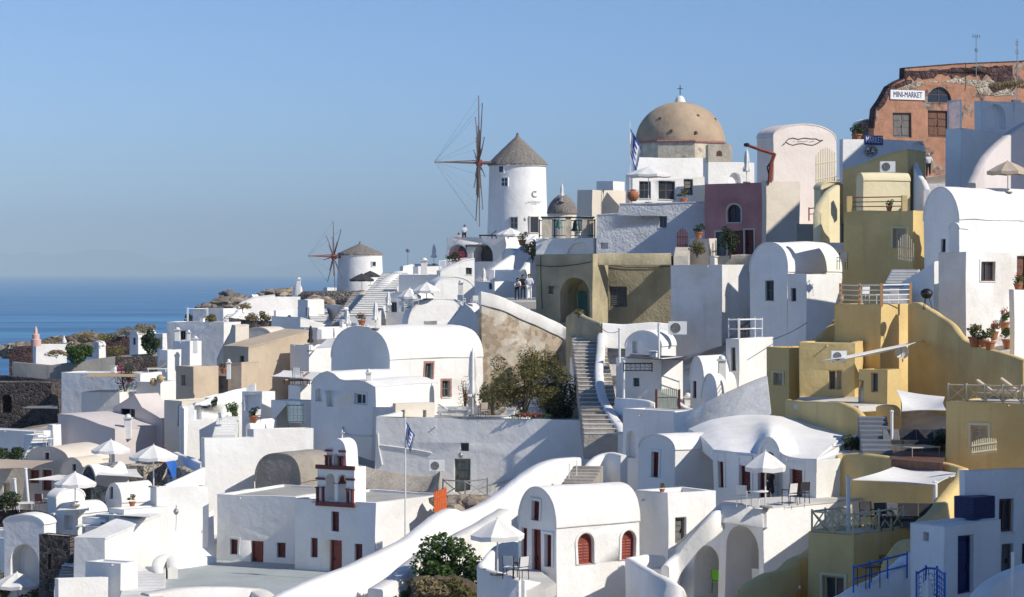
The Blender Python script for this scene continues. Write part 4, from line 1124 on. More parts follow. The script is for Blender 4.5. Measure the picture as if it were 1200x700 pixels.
H('white_house', 'white curved-roof cottage with a tan patch above the little flat canopy', 'house', 66, 92, 125, 603, 640, 91, 38, 'white', 'vL', yc=590, L=[(76,604,86,620,'v','-')])
H('white_house', 'small white cottage with blue side door under a white slab canopy', 'house', 96, 124, 150, 608, 650, 88, 38, 'white', L=[(117,612,124,627,'d','u')], par=.05)
H('white_house', 'white slab-roofed house with two grey slits left of the tall lit wall', 'house', 128, 145, 196, 598, 660, 86.5, 48, 'white', Rr=[(154,605,158,614,'w','k'), (172,604,180,608,'v','-')], par=.05)
H('white_wall_house', 'large plain white lit wall descending towards the lower steps', 'house', 86, 123, 188, 632, 700, 82, 14, 'white', 'pR', outR=[(123,632),(150,620),(165,612),(188,603)])
H('white_wall_house', 'large white sunlit wall with the round wall lamp left of the church yard', 'house', 176, 183, 244, 572, 690, 88, 62, 'white', par=.05)
H('white_block', 'low white cube in front of the plain lit wall near the bottom edge', 'house', 100, 142, 162, 660, 715, 77, 30, 'white', par=.05)
H('white_block', 'lowest white wall block on the bottom edge left of the steps', 'house', 64, 68, 128, 680, 720, 76, 64, 'white', par=.05)
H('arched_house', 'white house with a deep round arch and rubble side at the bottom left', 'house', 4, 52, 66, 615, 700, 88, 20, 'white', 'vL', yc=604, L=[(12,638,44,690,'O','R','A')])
H('stone_house', 'dark rubble cottage right of the deep round arch', 'house', 46, 82, 92, 628, 700, 85.5, 24, 'rubble_dark', L=[(56,650,60,668,'d','b')], par=.05, roofmat='white')
# --- upper left
H('white_house', 'wide shaded white house with a dark square window above the cistern steps', 'house', 196, 262, 282, 378, 420, 168, 22, 'white', L=[(211,388,217,398,'w','k')], par=.2)
H('white_house', 'white upper terrace house with a blank shaded wall under the brown boulder', 'house', 226, 262, 276, 362, 392, 190, 22, 'white', par=.2)
H('small_chapel', 'narrow white round-topped chapel with a slit window on the far left ridge', 'chapel', 152, 162, 184, 397, 425, 182, 40, 'white', 'vL', yc=388, L=[(156,396,159,404,'w','k')])
H('white_house', 'small white box house beside the dark green ridge tree', 'house', 178, 190, 200, 391, 425, 176, 40, 'white', L=[(186,396,190,408,'v','-')], par=.1)
H('shrine', 'tiny white arched niche shrine on the dark stone ridge wall', 'shrine', 108, 116, 124, 406, 418, 186, 34, 'white', 'vL', yc=400, L=[(110,402,115,410,'v','-','A')])
H('white_house', 'long low cream wall house under the pink finial on the far left', 'house', 38, 42, 78, 404, 420, 190, 62, 'white', par=.05)
H('white_step_house', 'white stepped block with a dark recess below the wide shaded house', 'house', 186, 196, 212, 410, 445, 150, 40, 'white', L=[(187,422,195,432,'v','-')], par=.1)
H('white_step_house', 'white crooked block with a blue hatch beside the cistern steps', 'house', 203, 222, 236, 400, 432, 152, 38, 'white', par=.1)
H('blue_house', 'blue-shaded white house with a straw canopy behind the bougainvillea', 'house', 72, 164, 190, 438, 480, 146, 20, 'white', par=.05)
H('white_house', 'white tilted house under the green palm leaves left of the lilac gable', 'house', 96, 140, 168, 460, 485, 140, 20, 'white', par=.05)
H('white_house', 'white pot-topped courtyard wall right of the bougainvillea', 'house', 160, 188, 208, 448, 480, 140, 28, 'white', par=.3)
H('cream_tower', 'cream curved chimney tower wedge above the lower tan house', 'house', 254, 276, 292, 398, 440, 134, 34, 'cream', 'pL', out=[(276,382),(272,381),(270,390),(264,400),(258,412),(254,422)])
H('white_house', 'long white shaded garden house wall running up to the small mill steps', 'house', 318, 352, 400, 368, 410, 150, 50, 'white', 'pR', outR=[(352,372),(400,386)], par=.1)
H('white_vault', 'small cream vault with two bullet-like holes above the long tan house', 'house', 284, 320, 340, 398, 420, 146, 20, 'cream', 'vL', yc=384)
H('white_house', 'white sloping farmhouse wall with sparse dry plants below the ridge boulders', 'house', 268, 270, 322, 352, 392, 200, 66, 'white', 'pR', outR=[(270,366),(285,354),(300,348),(322,346)])
H('white_chapel', 'little gabled white chapel beside a cross on the ridge', 'chapel', 291, 299, 306, 352, 368, 205, 40, 'white', 'pL', out=[(299,352),(295,346),(291,351)])
H('white_house', 'long white ridge house left of the tall thin chimney', 'house', 300, 304, 352, 348, 372, 208, 64, 'white', par=.05)
H('dome_chapel', 'white domed chapel with a slender finial on the ridge left of the small windmill', 'chapel', 326, 332, 372, 352, 380, 212, 62, 'white', 'dome', yc=2.4, par=.1)
H('white_house', 'tiny white square house just left of the small windmill', 'house', 379, 383, 396, 337, 352, 222, 50, 'white', par=.1)
H('white_house', 'curved-end white cottage with a dark window beside blue steps', 'house', 349, 360, 370, 358, 385, 165, 30, 'white', 'pL', out=[(370,372),(366,362),(362,352),(356,351),(349,352)][:5], L=[(358,360,362,370,'w','k')], dep=3)
# --- white jumble between the two mills
H('white_house', 'bright white upper roof with a lit parapet left of the big mill', 'house', 467, 514, 548, 322, 352, 150, 30, 'white', par=.2)
H('white_house', 'small white attic block stepping up behind the lit parapet', 'house', 484, 490, 518, 312, 335, 160, 58, 'white', par=.1)
H('white_house', 'white wedge-roofed house with a dark hatch near the bougainvillea arch', 'house', 512, 516, 556, 316, 345, 150, 62, 'white', 'pR', outR=[(516,318),(530,312),(545,305),(556,303)], Rr=[(546,314,553,322,'w','k')])
H('vaulted_house', 'soft white dome-like vault in the middle of the white jumble', 'house', 500, 508, 556, 341, 360, 142, 62, 'white', 'vR', yc=324)
H('white_house', 'white porch house with a dark doorway behind a folded white parasol', 'house', 452, 488, 512, 352, 375, 140, 24, 'white', 'vL', yc=342, L=[(458,354,465,366,'w','k'), (470,350,481,366,'v','-')])
H('vaulted_house', 'white vaulted roof crossed by a blue shadow above the great vault', 'house', 472, 478, 556, 386, 410, 122, 60, 'white', 'vR', yc=350, sag=2.6, Rr=[(497,377,512,384,'v','-')])
H('white_house', 'pointed white gable in shade between the vaults and the stone retaining wall', 'house', 524, 560, 572, 392, 420, 118, 30, 'white', 'pL', out=[(560,372),(552,362),(545,356),(536,364),(524,382)])
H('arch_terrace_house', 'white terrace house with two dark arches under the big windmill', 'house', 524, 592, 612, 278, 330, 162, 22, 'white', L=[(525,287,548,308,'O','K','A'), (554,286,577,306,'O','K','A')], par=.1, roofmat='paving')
H('white_house', 'stepped white house with two small dark windows below the big mill stairs', 'house', 580, 618, 640, 316, 352, 136, 26, 'white', L=[(594,308+8,598,322,'w','k'), (608,326,613,336,'v','-')], par=.1)
H('white_house', 'round-shouldered white stair house below the big mill', 'house', 588, 604, 622, 302, 330, 146, 34, 'white', 'vL', yc=292, L=[(593,308,597,314,'w','k')])
H('white_house', 'lower white house with a blue slit left of the two people in pale clothes', 'house', 556, 580, 604, 330, 362, 132, 28, 'white', L=[(573,332,577,339,'w','k')], par=.1)
H('white_house', 'bright lower white block left of the chairs on the roof of the jumble', 'house', 432, 445, 480, 392, 420, 126, 46, 'white', par=.2, Rr=[(448,385,456,392,'v','-')])
H('white_house', 'white roof terrace house with pergola frame left of the great vault', 'house', 340, 362, 402, 404, 450, 128, 46, 'white', par=.06)
H('white_house', 'wide bright white flat roof behind the great vault', 'house', 352, 372, 436, 384, 420, 132, 52, 'white', par=.06)
H('shaded_house', 'blue-shaded white yard house under the thin white sunroof', 'house', 338, 352, 392, 452, 500, 109, 44, 'white', par=.05)

# half-round light standing up out of the red-shuttered front, and the roof rolling down to it
def lunette():
    f = terr.L; u0, u1, v0, v1 = rect_uv(f, 889, 513, 916, 538.5); root = terr.root
    w = u1 - u0; n = 18; r = v1 - v0
    outer = [(u0 + w / 2 + w / 2 * math.cos(math.pi * i / n), v0 + r * math.sin(math.pi * i / n)) for i in range(n + 1)]
    k = .72; inner = [(u0 + w / 2 + w / 2 * k * math.cos(math.pi * i / n), v0 + .06 + r * k * math.sin(math.pi * i / n)) for i in range(n + 1)]
    mb = MB(); vs = [f.pt(*p, -.05) for p in outer] + [f.pt(*p, -.05) for p in inner] + [f.pt(*p, 1.2) for p in outer] + [f.pt(*p, .15) for p in inner]; m = n + 1; fs = []
    for i in range(n): fs += [(i, i + 1, m + i + 1, m + i), (i, i + 1, 2 * m + i + 1, 2 * m + i), (m + i, m + i + 1, 3 * m + i + 1, 3 * m + i)]
    fs += [(0, m, 2 * m - 1, n), ]
    mb.add(vs, fs); mb.build('arched_parapet', 'white', root)
    mb = MB(); mb.prism([f.pt(*p, .12) for p in inner], -f.n * .05); fo = mb.build('fanlight', 'oxblood', root)
    mb = MB(); mb.prism([f.pt(u0 + w / 2 - .03, v0 + .06, .08), f.pt(u0 + w / 2 + .03, v0 + .06, .08), f.pt(u0 + w / 2 + .03, v0 + r * .75, .08), f.pt(u0 + w / 2 - .03, v0 + r * .75, .08)], -f.n * .03); mb.build('muntin', 'red_wood', fo)
lunette()
_lo = [(836,527),(855,529),(875,533),(888,531),(902,516),(917,532),(935,537),(957,538)]
_up = [(806,503,77),(830,493,77),(855,488,77.3),(880,486,77.6),(905,487,78),(935,491,78),(970,497,78),(1004,503,77.5)]
roof_bank = bank('roof_slope', 'smooth white roof rolling down behind the half-round light', 'roof', _up, [(x, y, terr.L.hit(x, y).y / KD - .02) for x, y in _lo], 'white', skirt=.5, belly=.12)
bank('roof_slope', 'white roof end sloping above the sunlit side of the red-shuttered house', 'roof', [(1004,503,77.5),(1006,506,76),(1006,510,74)], [(957,538,68.3),(972,530,70),(988,521,72)], 'white', skirt=.6)
# far-left fillers
H('white_house', 'plain white house with a pale terrace roof at the far left edge', 'house', -30, 40, 62, 506, 560, 122, 30, 'white', roofmat='white', par=.05)
H('white_house', 'white stepped block left of the lilac gable with a straw-coloured roof patch', 'house', 28, 44, 66, 510, 540, 116, 38, 'white', par=.05)
H('white_chimney_house', 'narrow white tower block beside the large lilac-grey gable', 'house', 56, 62, 72, 498, 540, 112, 40, 'white', par=.05)
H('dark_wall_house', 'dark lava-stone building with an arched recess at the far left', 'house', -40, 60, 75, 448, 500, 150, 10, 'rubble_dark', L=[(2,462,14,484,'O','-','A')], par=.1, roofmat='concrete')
H('cream_house', 'cream shaded lounge terrace house under the left sails', 'house', -40, 34, 52, 546, 600, 104, 14, 'cream', par=.05, L=[(4,566,12,580,'v','-')])
H('white_house', 'white house below the lounge terrace with a shaded front', 'house', 56, 66, 100, 585, 640, 93, 40, 'white', 'vR', yc=572)
H('white_house', 'pale cream-topped house with a tree leaning over it at the left edge', 'house', -40, 14, 30, 622, 700, 91, 24, 'white', par=.05)
H('white_house', 'low white house between the deep round arch and the little cottages', 'house', 30, 48, 82, 606, 640, 91, 30, 'white', par=.1, L=[(32,612,40,616,'v','-')])
H('white_house', 'white flat house below the pale lilac roof beside the rubble wall', 'house', 104, 150, 176, 560, 600, 104, 30, 'pale_pink', par=.02)

# stone showing through the render of the orange shop
def masonry():
    f = mk.R; rng = random.Random(5)
    def blob(top, bot, mat, d):
        up = [f.uv(x, y + rng.uniform(-.9, .9)) for x, y in top]; lo = [f.uv(x + rng.uniform(-.7, .7), y + rng.uniform(-1.5, 1.5)) for x, y in bot]
        mb = MB(); ly = [up[0]] + up[1:] + lo[::-1]; lp = [[Vector((u, v, 0)) for u, v in ly]]; tr = tessellate_polygon(lp)
        n = len(ly); mb.add([f.pt(*q, -d) for q in ly] + [f.pt(*q, .05) for q in ly], [tuple(t) for t in tr] + [(i, (i + 1) % n, (i + 1) % n + n, i + n) for i in range(n)]); o = mb.build('exposed_masonry', mat, mk.root); fix_normals(o)
    xs = list(range(1061, 1191, 5)); blob([(x, 83 + (x - 1061) * -.05) for x in xs], [(x, 92 + 3 * math.sin(x * .7) - (x - 1061) * .03 + (8 if x > 1165 else 0)) for x in xs], 'rubble_red', .05)
    blob([(1046,101),(1052,97),(1060,94),(1068,93)], [(1047,105),(1053,103),(1060,99),(1068,97)], 'rubble_red', .055)
    blob([(1027,127),(1033,117),(1040,104),(1044,101)], [(1030,130),(1036,121),(1043,110),(1047,104)], 'rubble_red', .055)
    blob([(1056,104),(1063,98),(1072,96),(1084,95),(1096,93),(1110,92),(1125,92),(1140,93),(1150,95)], [(1058,106),(1064,105),(1072,103),(1084,99),(1096,98),(1110,97),(1124,97),(1138,99),(1148,104)], 'rubble_pale', .04)
    blob([(1140,96),(1150,94),(1160,94),(1170,95),(1180,96),(1190,96)], [(1146,108),(1152,112),(1160,113),(1170,112),(1180,112),(1190,112)], 'rubble_pale', .045)
    blob([(1158,100),(1164,97),(1170,98),(1178,99)], [(1160,106),(1165,108),(1171,107),(1178,104)], 'rubble_red', .06)
masonry()
# unseen houses added outside the right edge to throw shadow over the right corners
def shadow_house(label, x0, y0, x1, y1, zt):
    root = empty('house', Vector((x0, y0, tz(x0, y0) - .5)), label, 'house'); mb = MB(); mb.prism([(x0, y0, tz(x0, y0) - 1), (x1, y0, tz(x0, y0) - 1), (x1, y1, tz(x0, y0) - 1), (x0, y1, tz(x0, y0) - 1)], (0, 0, zt - tz(x0, y0) + 1)); o = mb.build('wall', 'white', root); fix_normals(o)
    mb = MB(); mb.bx(x0 - .1, y0 - .1, zt, x1 + .1, y1 + .1, zt + .25); mb.build('roof', 'white', root)
    for i in range(3):
        y = y0 + (y1 - y0) * (i + .5) / 3; mb = MB(); mb.bx(x0 - .06, y - .5, zt - 3.2, x0 - .003, y + .5, zt - 1.8); w = mb.build('window', 'blue_paint', root); mb = MB(); mb.bx(x0 - .08, y - .4, zt - 3.1, x0 - .061, y + .4, zt - 1.9); mb.build('pane', 'glass', w)
shadow_house('tall white house standing just beyond the lower right corner', 24.5, 60, 35, 86, 5.5)
shadow_house('tall white house standing just beyond the top right corner', 42, 157, 54, 181, 23.5)

H('forecourt_block', 'cream block with a pale panel beside the oxblood picket gate', 'block', 808, 831, 840, 279, 305, 112, 33, 'cream', L=[(812,284,826,296,'v','-')], par=.05)
# ================================================ free walls, banks, stairs and floors
W = wallp
# front centre
W('boundary_wall', 'long white sweeping wall climbing from the bottom edge past the church to the stairs', 'wall',
 [(300,712,75),(335,694,76),(370,679,77),(408,664,78),(441,648,79.2),(474,633,80.4),(494,618,81.2),(510,605,81.8),(527,596,82.3),(541,600,82.6),(558,594,83),(582,580,83.6),(609,559,84.3),(630,545,84.8),(650,538,85.3),(676,536,86)], .7, 'white', sub=5)
W('boundary_wall', 'rounded white lower shelf hugging the foot of the long sweeping wall above the bushes', 'wall',
 [(440,690,76.5),(462,676,77.3),(480,660,78),(500,646,78.8),(520,634,79.5),(545,622,80.2),(565,612,81),(590,596,82)], .9, 'white_old')
W('terrace_wall', 'curved white terrace wall around the cream parasol and canvas chairs', 'wall', [(607,632,70),(588,637,69),(573,648,67),(564,661,65),(572,668,63.8),(590,673,63.2),(611,679,62.8)], .3)
W('terrace_wall', 'short white lit wall closing the right side of the canvas chair terrace', 'wall', [(611,679,62.8),(622,681,63.7),(632,683,64.6)], .3)
W('stair_wall', 'white zigzag wall in front of the arched red windows at the bottom edge', 'wall', [(738,654,66),(756,665,64),(771,674,62.5),(790,682,62),(802,692,62),(806,704,62)], .35)
W('stair_wall', 'white wall end turning behind the zigzag wall at the bottom edge', 'wall', [(738,654,66),(757,650,67),(776,651,67.8)], .3, smooth=False)
W('stair_parapet', 'broad white sloping parapet climbing to the red-shuttered terrace from the bottom edge', 'wall', [(780,664,65.5),(792,650,66),(812,625,66),(832,604,66),(846,590,66.3)], .35, low=1.0)
W('terrace_parapet', 'white parapet on the left of the red-shuttered terrace', 'wall', [(846,589,66.2),(870,591.5,66.1),(895,595,66)], .28, low=.8, smooth=False)
W('terrace_parapet', 'sunlit white parapet on the right of the red-shuttered terrace', 'wall', [(895,595,66),(925,591,68.7),(955,588,71.4)], .28, low=.8, smooth=False)
W('boundary_wall', 'dull ochre wall sloping down to the bottom edge beside the folded orange parasol', 'wall', [(958,640,60.5),(945,648,60),(930,655,59.5),(915,668,59),(895,675,58.5),(872,688,58),(862,700,58)], .6, 'yellow')
# mid right
bank('sweeping_wall', 'worn white wall sweeping up from the small gate to the ochre corner turret', 'wall',
 [(789,484,84.2),(811,480,83),(834,468,82.5),(860,456,82.3),(880,447,82.3),(899,440,82.3)], [(791,535,81),(815,530,79.6),(838,520,79.3),(862,512,79),(884,504,79),(905,496,79)], 'white_old', skirt=3, belly=.1)
W('stair_wall', 'white wavy wall bounding the stone stairway on its right', 'wall', [(707,382,105.5),(704,405,101),(702,430,97.5),(704,455,94.5),(712,476,91.5),(724,496,89),(729,508,87.5)], .5)
W('stair_wall', 'white stepped wall bounding the stone stairway on its left', 'wall', [(674,418,105),(684,425,103),(685,445,100),(689,447,99.5),(690,468,97),(695,470,96.5),(697,492,93.5),(703,520,90.5)], .7, smooth=False)
W('stair_wall', 'white cupped wall around the grey stone seat by the lower steps', 'wall', [(686,552,84),(692,541,84.8),(702,533,85.3),(715,530,85.3),(731,534,84.5)], .4)
W('courtyard_wall', 'low white courtyard wall left of the pale slatted gate', 'wall', [(722,466,91),(740,467,90),(760,470,89.2),(768,473,89)], .3)
W('courtyard_wall', 'low white courtyard wall right of the pale slatted gate', 'wall', [(797,472,88.8),(806,478,88.5),(812,480,88.2)], .3)
rw_ = W('retaining_wall', 'tall ruined stone retaining wall with a white cap above the wild shrubs', 'wall', [(563,343,107),(582,349,107.2),(600,357,107.5),(615,364,107.7),(640,375,108),(660,385,108.2),(671,395,108),(675,408,107),(676,424,105.5)], .5, 'ruin_stone')
cap_ = W('coping', None, None, [(562,341,107),(582,346,107.2),(600,354,107.5),(615,361,107.7),(640,372,108),(660,382,108.2),(671,392,108),(675,405,107),(676,421,105.5)], .62, low=.9, mat='white_old')
cap_.parent = rw_; cap_.location = cap_.location - rw_.location
W('boundary_wall', 'low olive wall with a broken top in front of the teal door', 'wall', [(666,371,106),(674,366,105.5),(680,367,105.2),(684,370,105),(694,374,104.5),(706,378,104)], .4, 'olive')
W('boundary_wall', 'white wall top along the front of the olive house', 'wall', [(706,378,104),(735,380,104),(762,378,104),(790,379,104)], .4, low=1.6)
W('planter_wall', 'white planter wall under the red flowers on the terrace', 'wall', [(588,489,96.5),(612,486,97.5),(640,478,98.5),(664,470,99.5),(676,468,99.8)], .4)
W('parapet', 'cream wall top in front of the rose-pink house', 'wall', [(842,300,112),(866,298,111.5),(889,298,111)], .4, 'worn_cream', low=1.0, smooth=False)
W('parapet', 'grey stone wall top before the pink steps of the rose-pink house', 'wall', [(700,297,108.5),(742,297,108.5),(786,297,108.5)], .4, 'olive', low=.8, smooth=False)
# yellow quarter
W('garden_wall', 'great wave-shaped ochre wall falling from the sun deck to the right edge', 'wall', [(1068,356,84.5),(1078,355,84),(1089,361,83.5),(1104,371,82.5),(1118,380,81.5),(1128,394,80.5),(1138,402,80),(1158,409,78.5),(1180,415,77),(1204,423,75.5)], .4, 'yellow')
W('garden_wall', 'ochre wall rising diagonally to the sun deck from the corner turret', 'wall', [(945,404,86),(956,396,86.3),(967,386,86.6),(979,376,87)], .4, 'yellow')
W('courtyard_wall', 'ochre curved parapet ending in a rounded shoulder by the blue-grey stairs', 'wall', [(924,468,79),(945,469,77.5),(966,470,76.5),(986,472,75.5),(1002,478,75),(1011,487,74.5),(1014,500,74)], .35, 'yellow')
W('courtyard_wall', 'ochre low wall behind the grey sofa terrace', 'wall', [(1031,476,76),(1040,474,75.5),(1050,476,75),(1052,486,74.6)], .35, 'yellow')
W('courtyard_wall', 'ochre back wall of the lower sail-covered terrace', 'wall', [(981,533,69),(992,531,69),(1014,531,68.5),(1040,535,68),(1070,538,67),(1100,542,66),(1128,549,65)], .35, 'yellow')
W('courtyard_wall', 'thick ochre diagonal wall falling behind the lower terrace towards the navy door annex', 'wall', [(1130,548,63),(1118,568,61),(1105,585,60),(1092,600,59),(1078,612,58)], .5, 'yellow')
W('stair_wall', 'ochre rounded stair wall below the lower cross-rail terrace', 'wall', [(1066,632,57.5),(1056,636,57),(1046,650,56.5),(1036,672,56)], .4, 'yellow')
W('stair_wall', 'pale blue-white stair wall beside the blue railing', 'wall', [(1067,648,54),(1050,664,53),(1030,678,52.5),(1000,690,52),(975,702,52)], .5)
W('stair_wall', 'rounded shaded white wall at the lower right corner', 'wall', [(1146,700,46.5),(1158,684,47),(1176,672,47.5),(1204,662,48)], .6)
W('stair_wall', 'white slanting wall by the dark doorway where the shirted man stands', 'wall', [(1064,177,110),(1072,192,107),(1080,208,104),(1086,222,102)], .4)
W('garden_wall', 'pale yellow curved wall end below the picket fence', 'wall', [(958,250,104),(962,236,104.5),(970,224,105),(980,217,105.5)], .5, 'pale_yellow')
W('stair_wall', 'broad lilac-shaded arching stair flank at the top right edge', 'wall', [(1138,214,100),(1150,190,101),(1164,172,102),(1182,156,103),(1206,142,104)], .6, 'lilac')
W('stair_wall', 'white wall with a curved top beneath the great right vault', 'wall', [(1060,330,92),(1072,322,91.5),(1086,314,91),(1098,306,90.5)], .4)
# centre-left
W('boundary_wall', 'white perforated wall left of the tall bright wall', 'wall', [(193,568,91),(215,559,91.6),(238,549,92.4)], .3, smooth=False)
W('courtyard_wall', 'white wavy-ended wall on the left of the church yard', 'wall', [(181,697,80),(186,676,81.5),(184,660,83),(190,652,84),(200,652,84.3),(203,664,83)], .5)
W('courtyard_wall', 'white kerb wall closing the back of the church yard', 'wall', [(196,654,85.5),(225,652,86.5),(250,651,87.5)], .5, smooth=False, low=1.0)
bank('yard_bank', 'white sloped shoulder between the tall lit wall and the church yard', 'bank', [(186,640,88.5),(205,628,89),(228,612,90),(250,596,91)], [(188,660,87),(208,658,87.5),(230,657,88),(252,656,88.5)], 'white', skirt=2)
W('boundary_wall', 'white stained roof ledge along the bottom edge left of the sweeping wall', 'wall', [(170,696,75.5),(205,690,76),(250,688,76.5),(296,689,77),(312,697,76.5),(322,708,76)], .9, 'white_old')
W('boundary_wall', 'thin white curved wall edge of the bright upper courtyard', 'wall', [(214,478,108),(240,470,109),(265,460,110),(286,455,111)], .3)
W('boundary_wall', 'long grey concrete wall along the left ridge', 'wall', [(16,424,170),(60,428,168),(100,422,168),(140,417,168),(184,414,168)], .5, 'concrete', smooth=False)
W('boundary_wall', 'dark lava rubble wall at the far left', 'wall', [(-20,438,160),(20,441,158),(50,444,156),(76,446,154)], .6, 'rubble_dark', smooth=False)
W('boundary_wall', 'dark rubble wall section behind the bougainvillea', 'wall', [(136,418,160),(160,418,160),(184,418,160)], .6, 'rubble_dark', smooth=False)
W('boundary_wall', 'brown dry-stone wall on the far left crest', 'wall', [(12,412,184),(24,406,184),(38,405,184)], .8, 'rubble_red', smooth=False)
W('boundary_wall', 'dark dry-stone terrace wall above the cistern steps', 'wall', [(268,372,178),(292,376,178),(318,376,178)], .6, 'rubble_dark', smooth=False)
W('boundary_wall', 'brown dry-stone wall behind the dark green ridge tree', 'wall', [(124,396,192),(136,394,192),(152,394,192)], .6, 'rubble_red', smooth=False)
W('parapet', 'white wave-cut parapet beside the bright upper roofs left of the big mill', 'wall', [(469,318,165),(458,324,160),(446,335,155),(436,346,150),(428,357,145),(422,368,140)], 1.1)
W('parapet', 'cream slanting parapet left of the dark steps under the small mill', 'wall', [(429,340,168),(420,350,162),(410,360,156),(402,370,150),(397,378,146)], .9, 'cream')
W('boundary_wall', 'cream courtyard wall left of the dark steps under the small mill', 'wall', [(379,357,176),(390,357,172),(404,358,168)], .5, 'cream', smooth=False)
W('stair_wall', 'white stepped wall below the big mill terrace', 'wall', [(628,276,150),(616,286,147),(604,296,144),(590,306,141),(576,316,138)], .5)
W('stair_wall', 'white lit slanting wall right of the round-shouldered stair house', 'wall', [(640,276,140),(632,290,137),(622,302,134),(612,316,131)], .5)
W('roof_wall', 'white raised back wall of the sunny roofs by the folded white parasol', 'wall', [(470,312,170),(490,309,172),(512,310,174)], .4, low=1.5)
# stairs
stairway('stairway', 'long worn stone stairway climbing to the olive house', (707,512,87.5), (688,392,106), 2.1, 26, 'stair_stone')
stairway('stairway', 'short dark steps beside the grey stone seat', (676,568,81), (690,546,84.5), 1.5, 6, 'stair_stone')
stairway('stairway', 'blue-grey stairs between the ochre walls', (1028,532,68.5), (1022,488,74), 1.3, 8, 'slate')
stairway('stairway', 'white stairs sweeping up to the small windmill', (424,372,138), (464,320,164), 2.6, 22, 'white')
stairway('stairway', 'dark stone stairs below the small windmill', (404,380,146), (428,343,168), 2.4, 14, 'stair_stone')
stairway('stairway', 'pale blue steps left of the small windmill base', (376,378,160), (370,357,178), 2.0, 9, 'white')
stairway('stairway', 'white steps beside the deck below the great right vault', (1048,345,91), (1062,316,95), 1.6, 9, 'white')
stairway('stairway', 'cream steps before the little oxblood gate', (798,302,108.5), (800,290,112), 1.0, 6, 'cream')
stairway('stairway', 'plain white steps descending at the bottom edge left of the church yard', (165,705,74), (172,664,84), 2.0, 12, 'white_old')
stairway('stairway', 'white steps behind the zigzag wall', (778,668,67), (785,648,70), 1.2, 6, 'white')
# floors
slab('courtyard_floor', [(186,700),(345,700),(440,672),(440,650),(240,655),(196,660)], (662,87), .5, 'blue_floor')
slab('terrace_floor', [(568,682),(590,688),(613,692),(640,690),(652,684),(632,668),(607,664)], (680,65), .5, 'paving')
slab('courtyard_floor', [(930,473),(1006,476),(1040,474),(1036,462),(940,462)], (476,76.5), .3, 'paving')
slab('path', [(568,354),(628,354),(634,349),(580,349)], (354,112.5), .5, 'paving')
slab('terrace_floor', [(1045,538),(1105,543),(1112,520),(1040,518)], (528,70), .5, 'brown_wood')

W('boundary_wall', 'purple-brown rubble wall under the lounge terrace at the left edge', 'wall', [(-12,600,94.5),(20,598,94.3),(44,600,94),(66,606,93)], .6, 'rubble_red', smooth=False)
W('boundary_wall', 'low white wall under the leafy tree at the left edge', 'wall', [(-8,630,90),(14,632,89.5),(34,628,89),(50,618,89)], .4)
W('boundary_wall', 'pale rubble wall beside the blue door of the stone vault', 'wall', [(110,568,98),(124,572,97.5),(138,576,97)], .5, 'rubble_pale', smooth=False)
W('boundary_wall', 'stepped white wall between the flat canopies on the left', 'wall', [(100,634,87),(112,630,87),(124,626,86.5),(136,630,86)], .4, smooth=False)
W('boundary_wall', 'white wall running above the large plain lit wall on the left', 'wall', [(150,600,87.5),(166,592,88.5),(182,584,89.5)], .35)
W('boundary_wall', 'low white garden wall right of the blue tarpaulin', 'wall', [(206,530,104),(222,536,102),(238,543,100)], .4)
W('boundary_wall', 'rough cream stones edging the garden right of the blue tarpaulin', 'wall', [(212,546,98),(224,552,97),(236,556,96)], .6, 'rubble_pale')
W('boundary_wall', 'white parapet around the shaded yard left of the green scrollwork panel', 'wall', [(290,497,104),(306,492,105),(322,490,106)], .35)
stairway('stairway', 'little white steps between the lit wall and the bright courtyard', (262, 512, 101), (268, 488, 106), 1.4, 8, 'white')
stairway('stairway', 'narrow white steps left of the large lilac-grey gable', (40, 540, 110), (56, 505, 118), 1.6, 10, 'white')
stairway('stairway', 'white steps from the low left houses to the deep round arch', (82, 690, 82), (96, 650, 88), 1.6, 12, 'white_old')

stairway('stairway', 'white steps climbing to the upper terrace house under the boulder', (258, 392, 172), (280, 364, 196), 1.8, 12, 'white')
W('boundary_wall', 'white slanting wall beside the steps under the boulder', 'wall', [(262,380,176),(272,371,184),(284,360,194)], .5)
W('parapet', 'low white parapet in front of the domed ridge chapel', 'wall', [(322,364,196),(340,362,197),(358,362,197)], .4, low=1.2)
W('parapet', 'white parapet along the wide bright flat roof behind the great vault', 'wall', [(374,386,128),(400,384,134),(430,381,138)], .4, low=.8)
W('courtyard_wall', 'white wall in front of the lower tan garage door', 'wall', [(230,468,117),(258,462,118),(284,456,119),(300,450,119)], .35)
W('boundary_wall', 'small grey retaining wall under the pot-topped courtyard', 'wall', [(150,470,134),(176,472,132),(200,476,129)], .4, 'concrete')
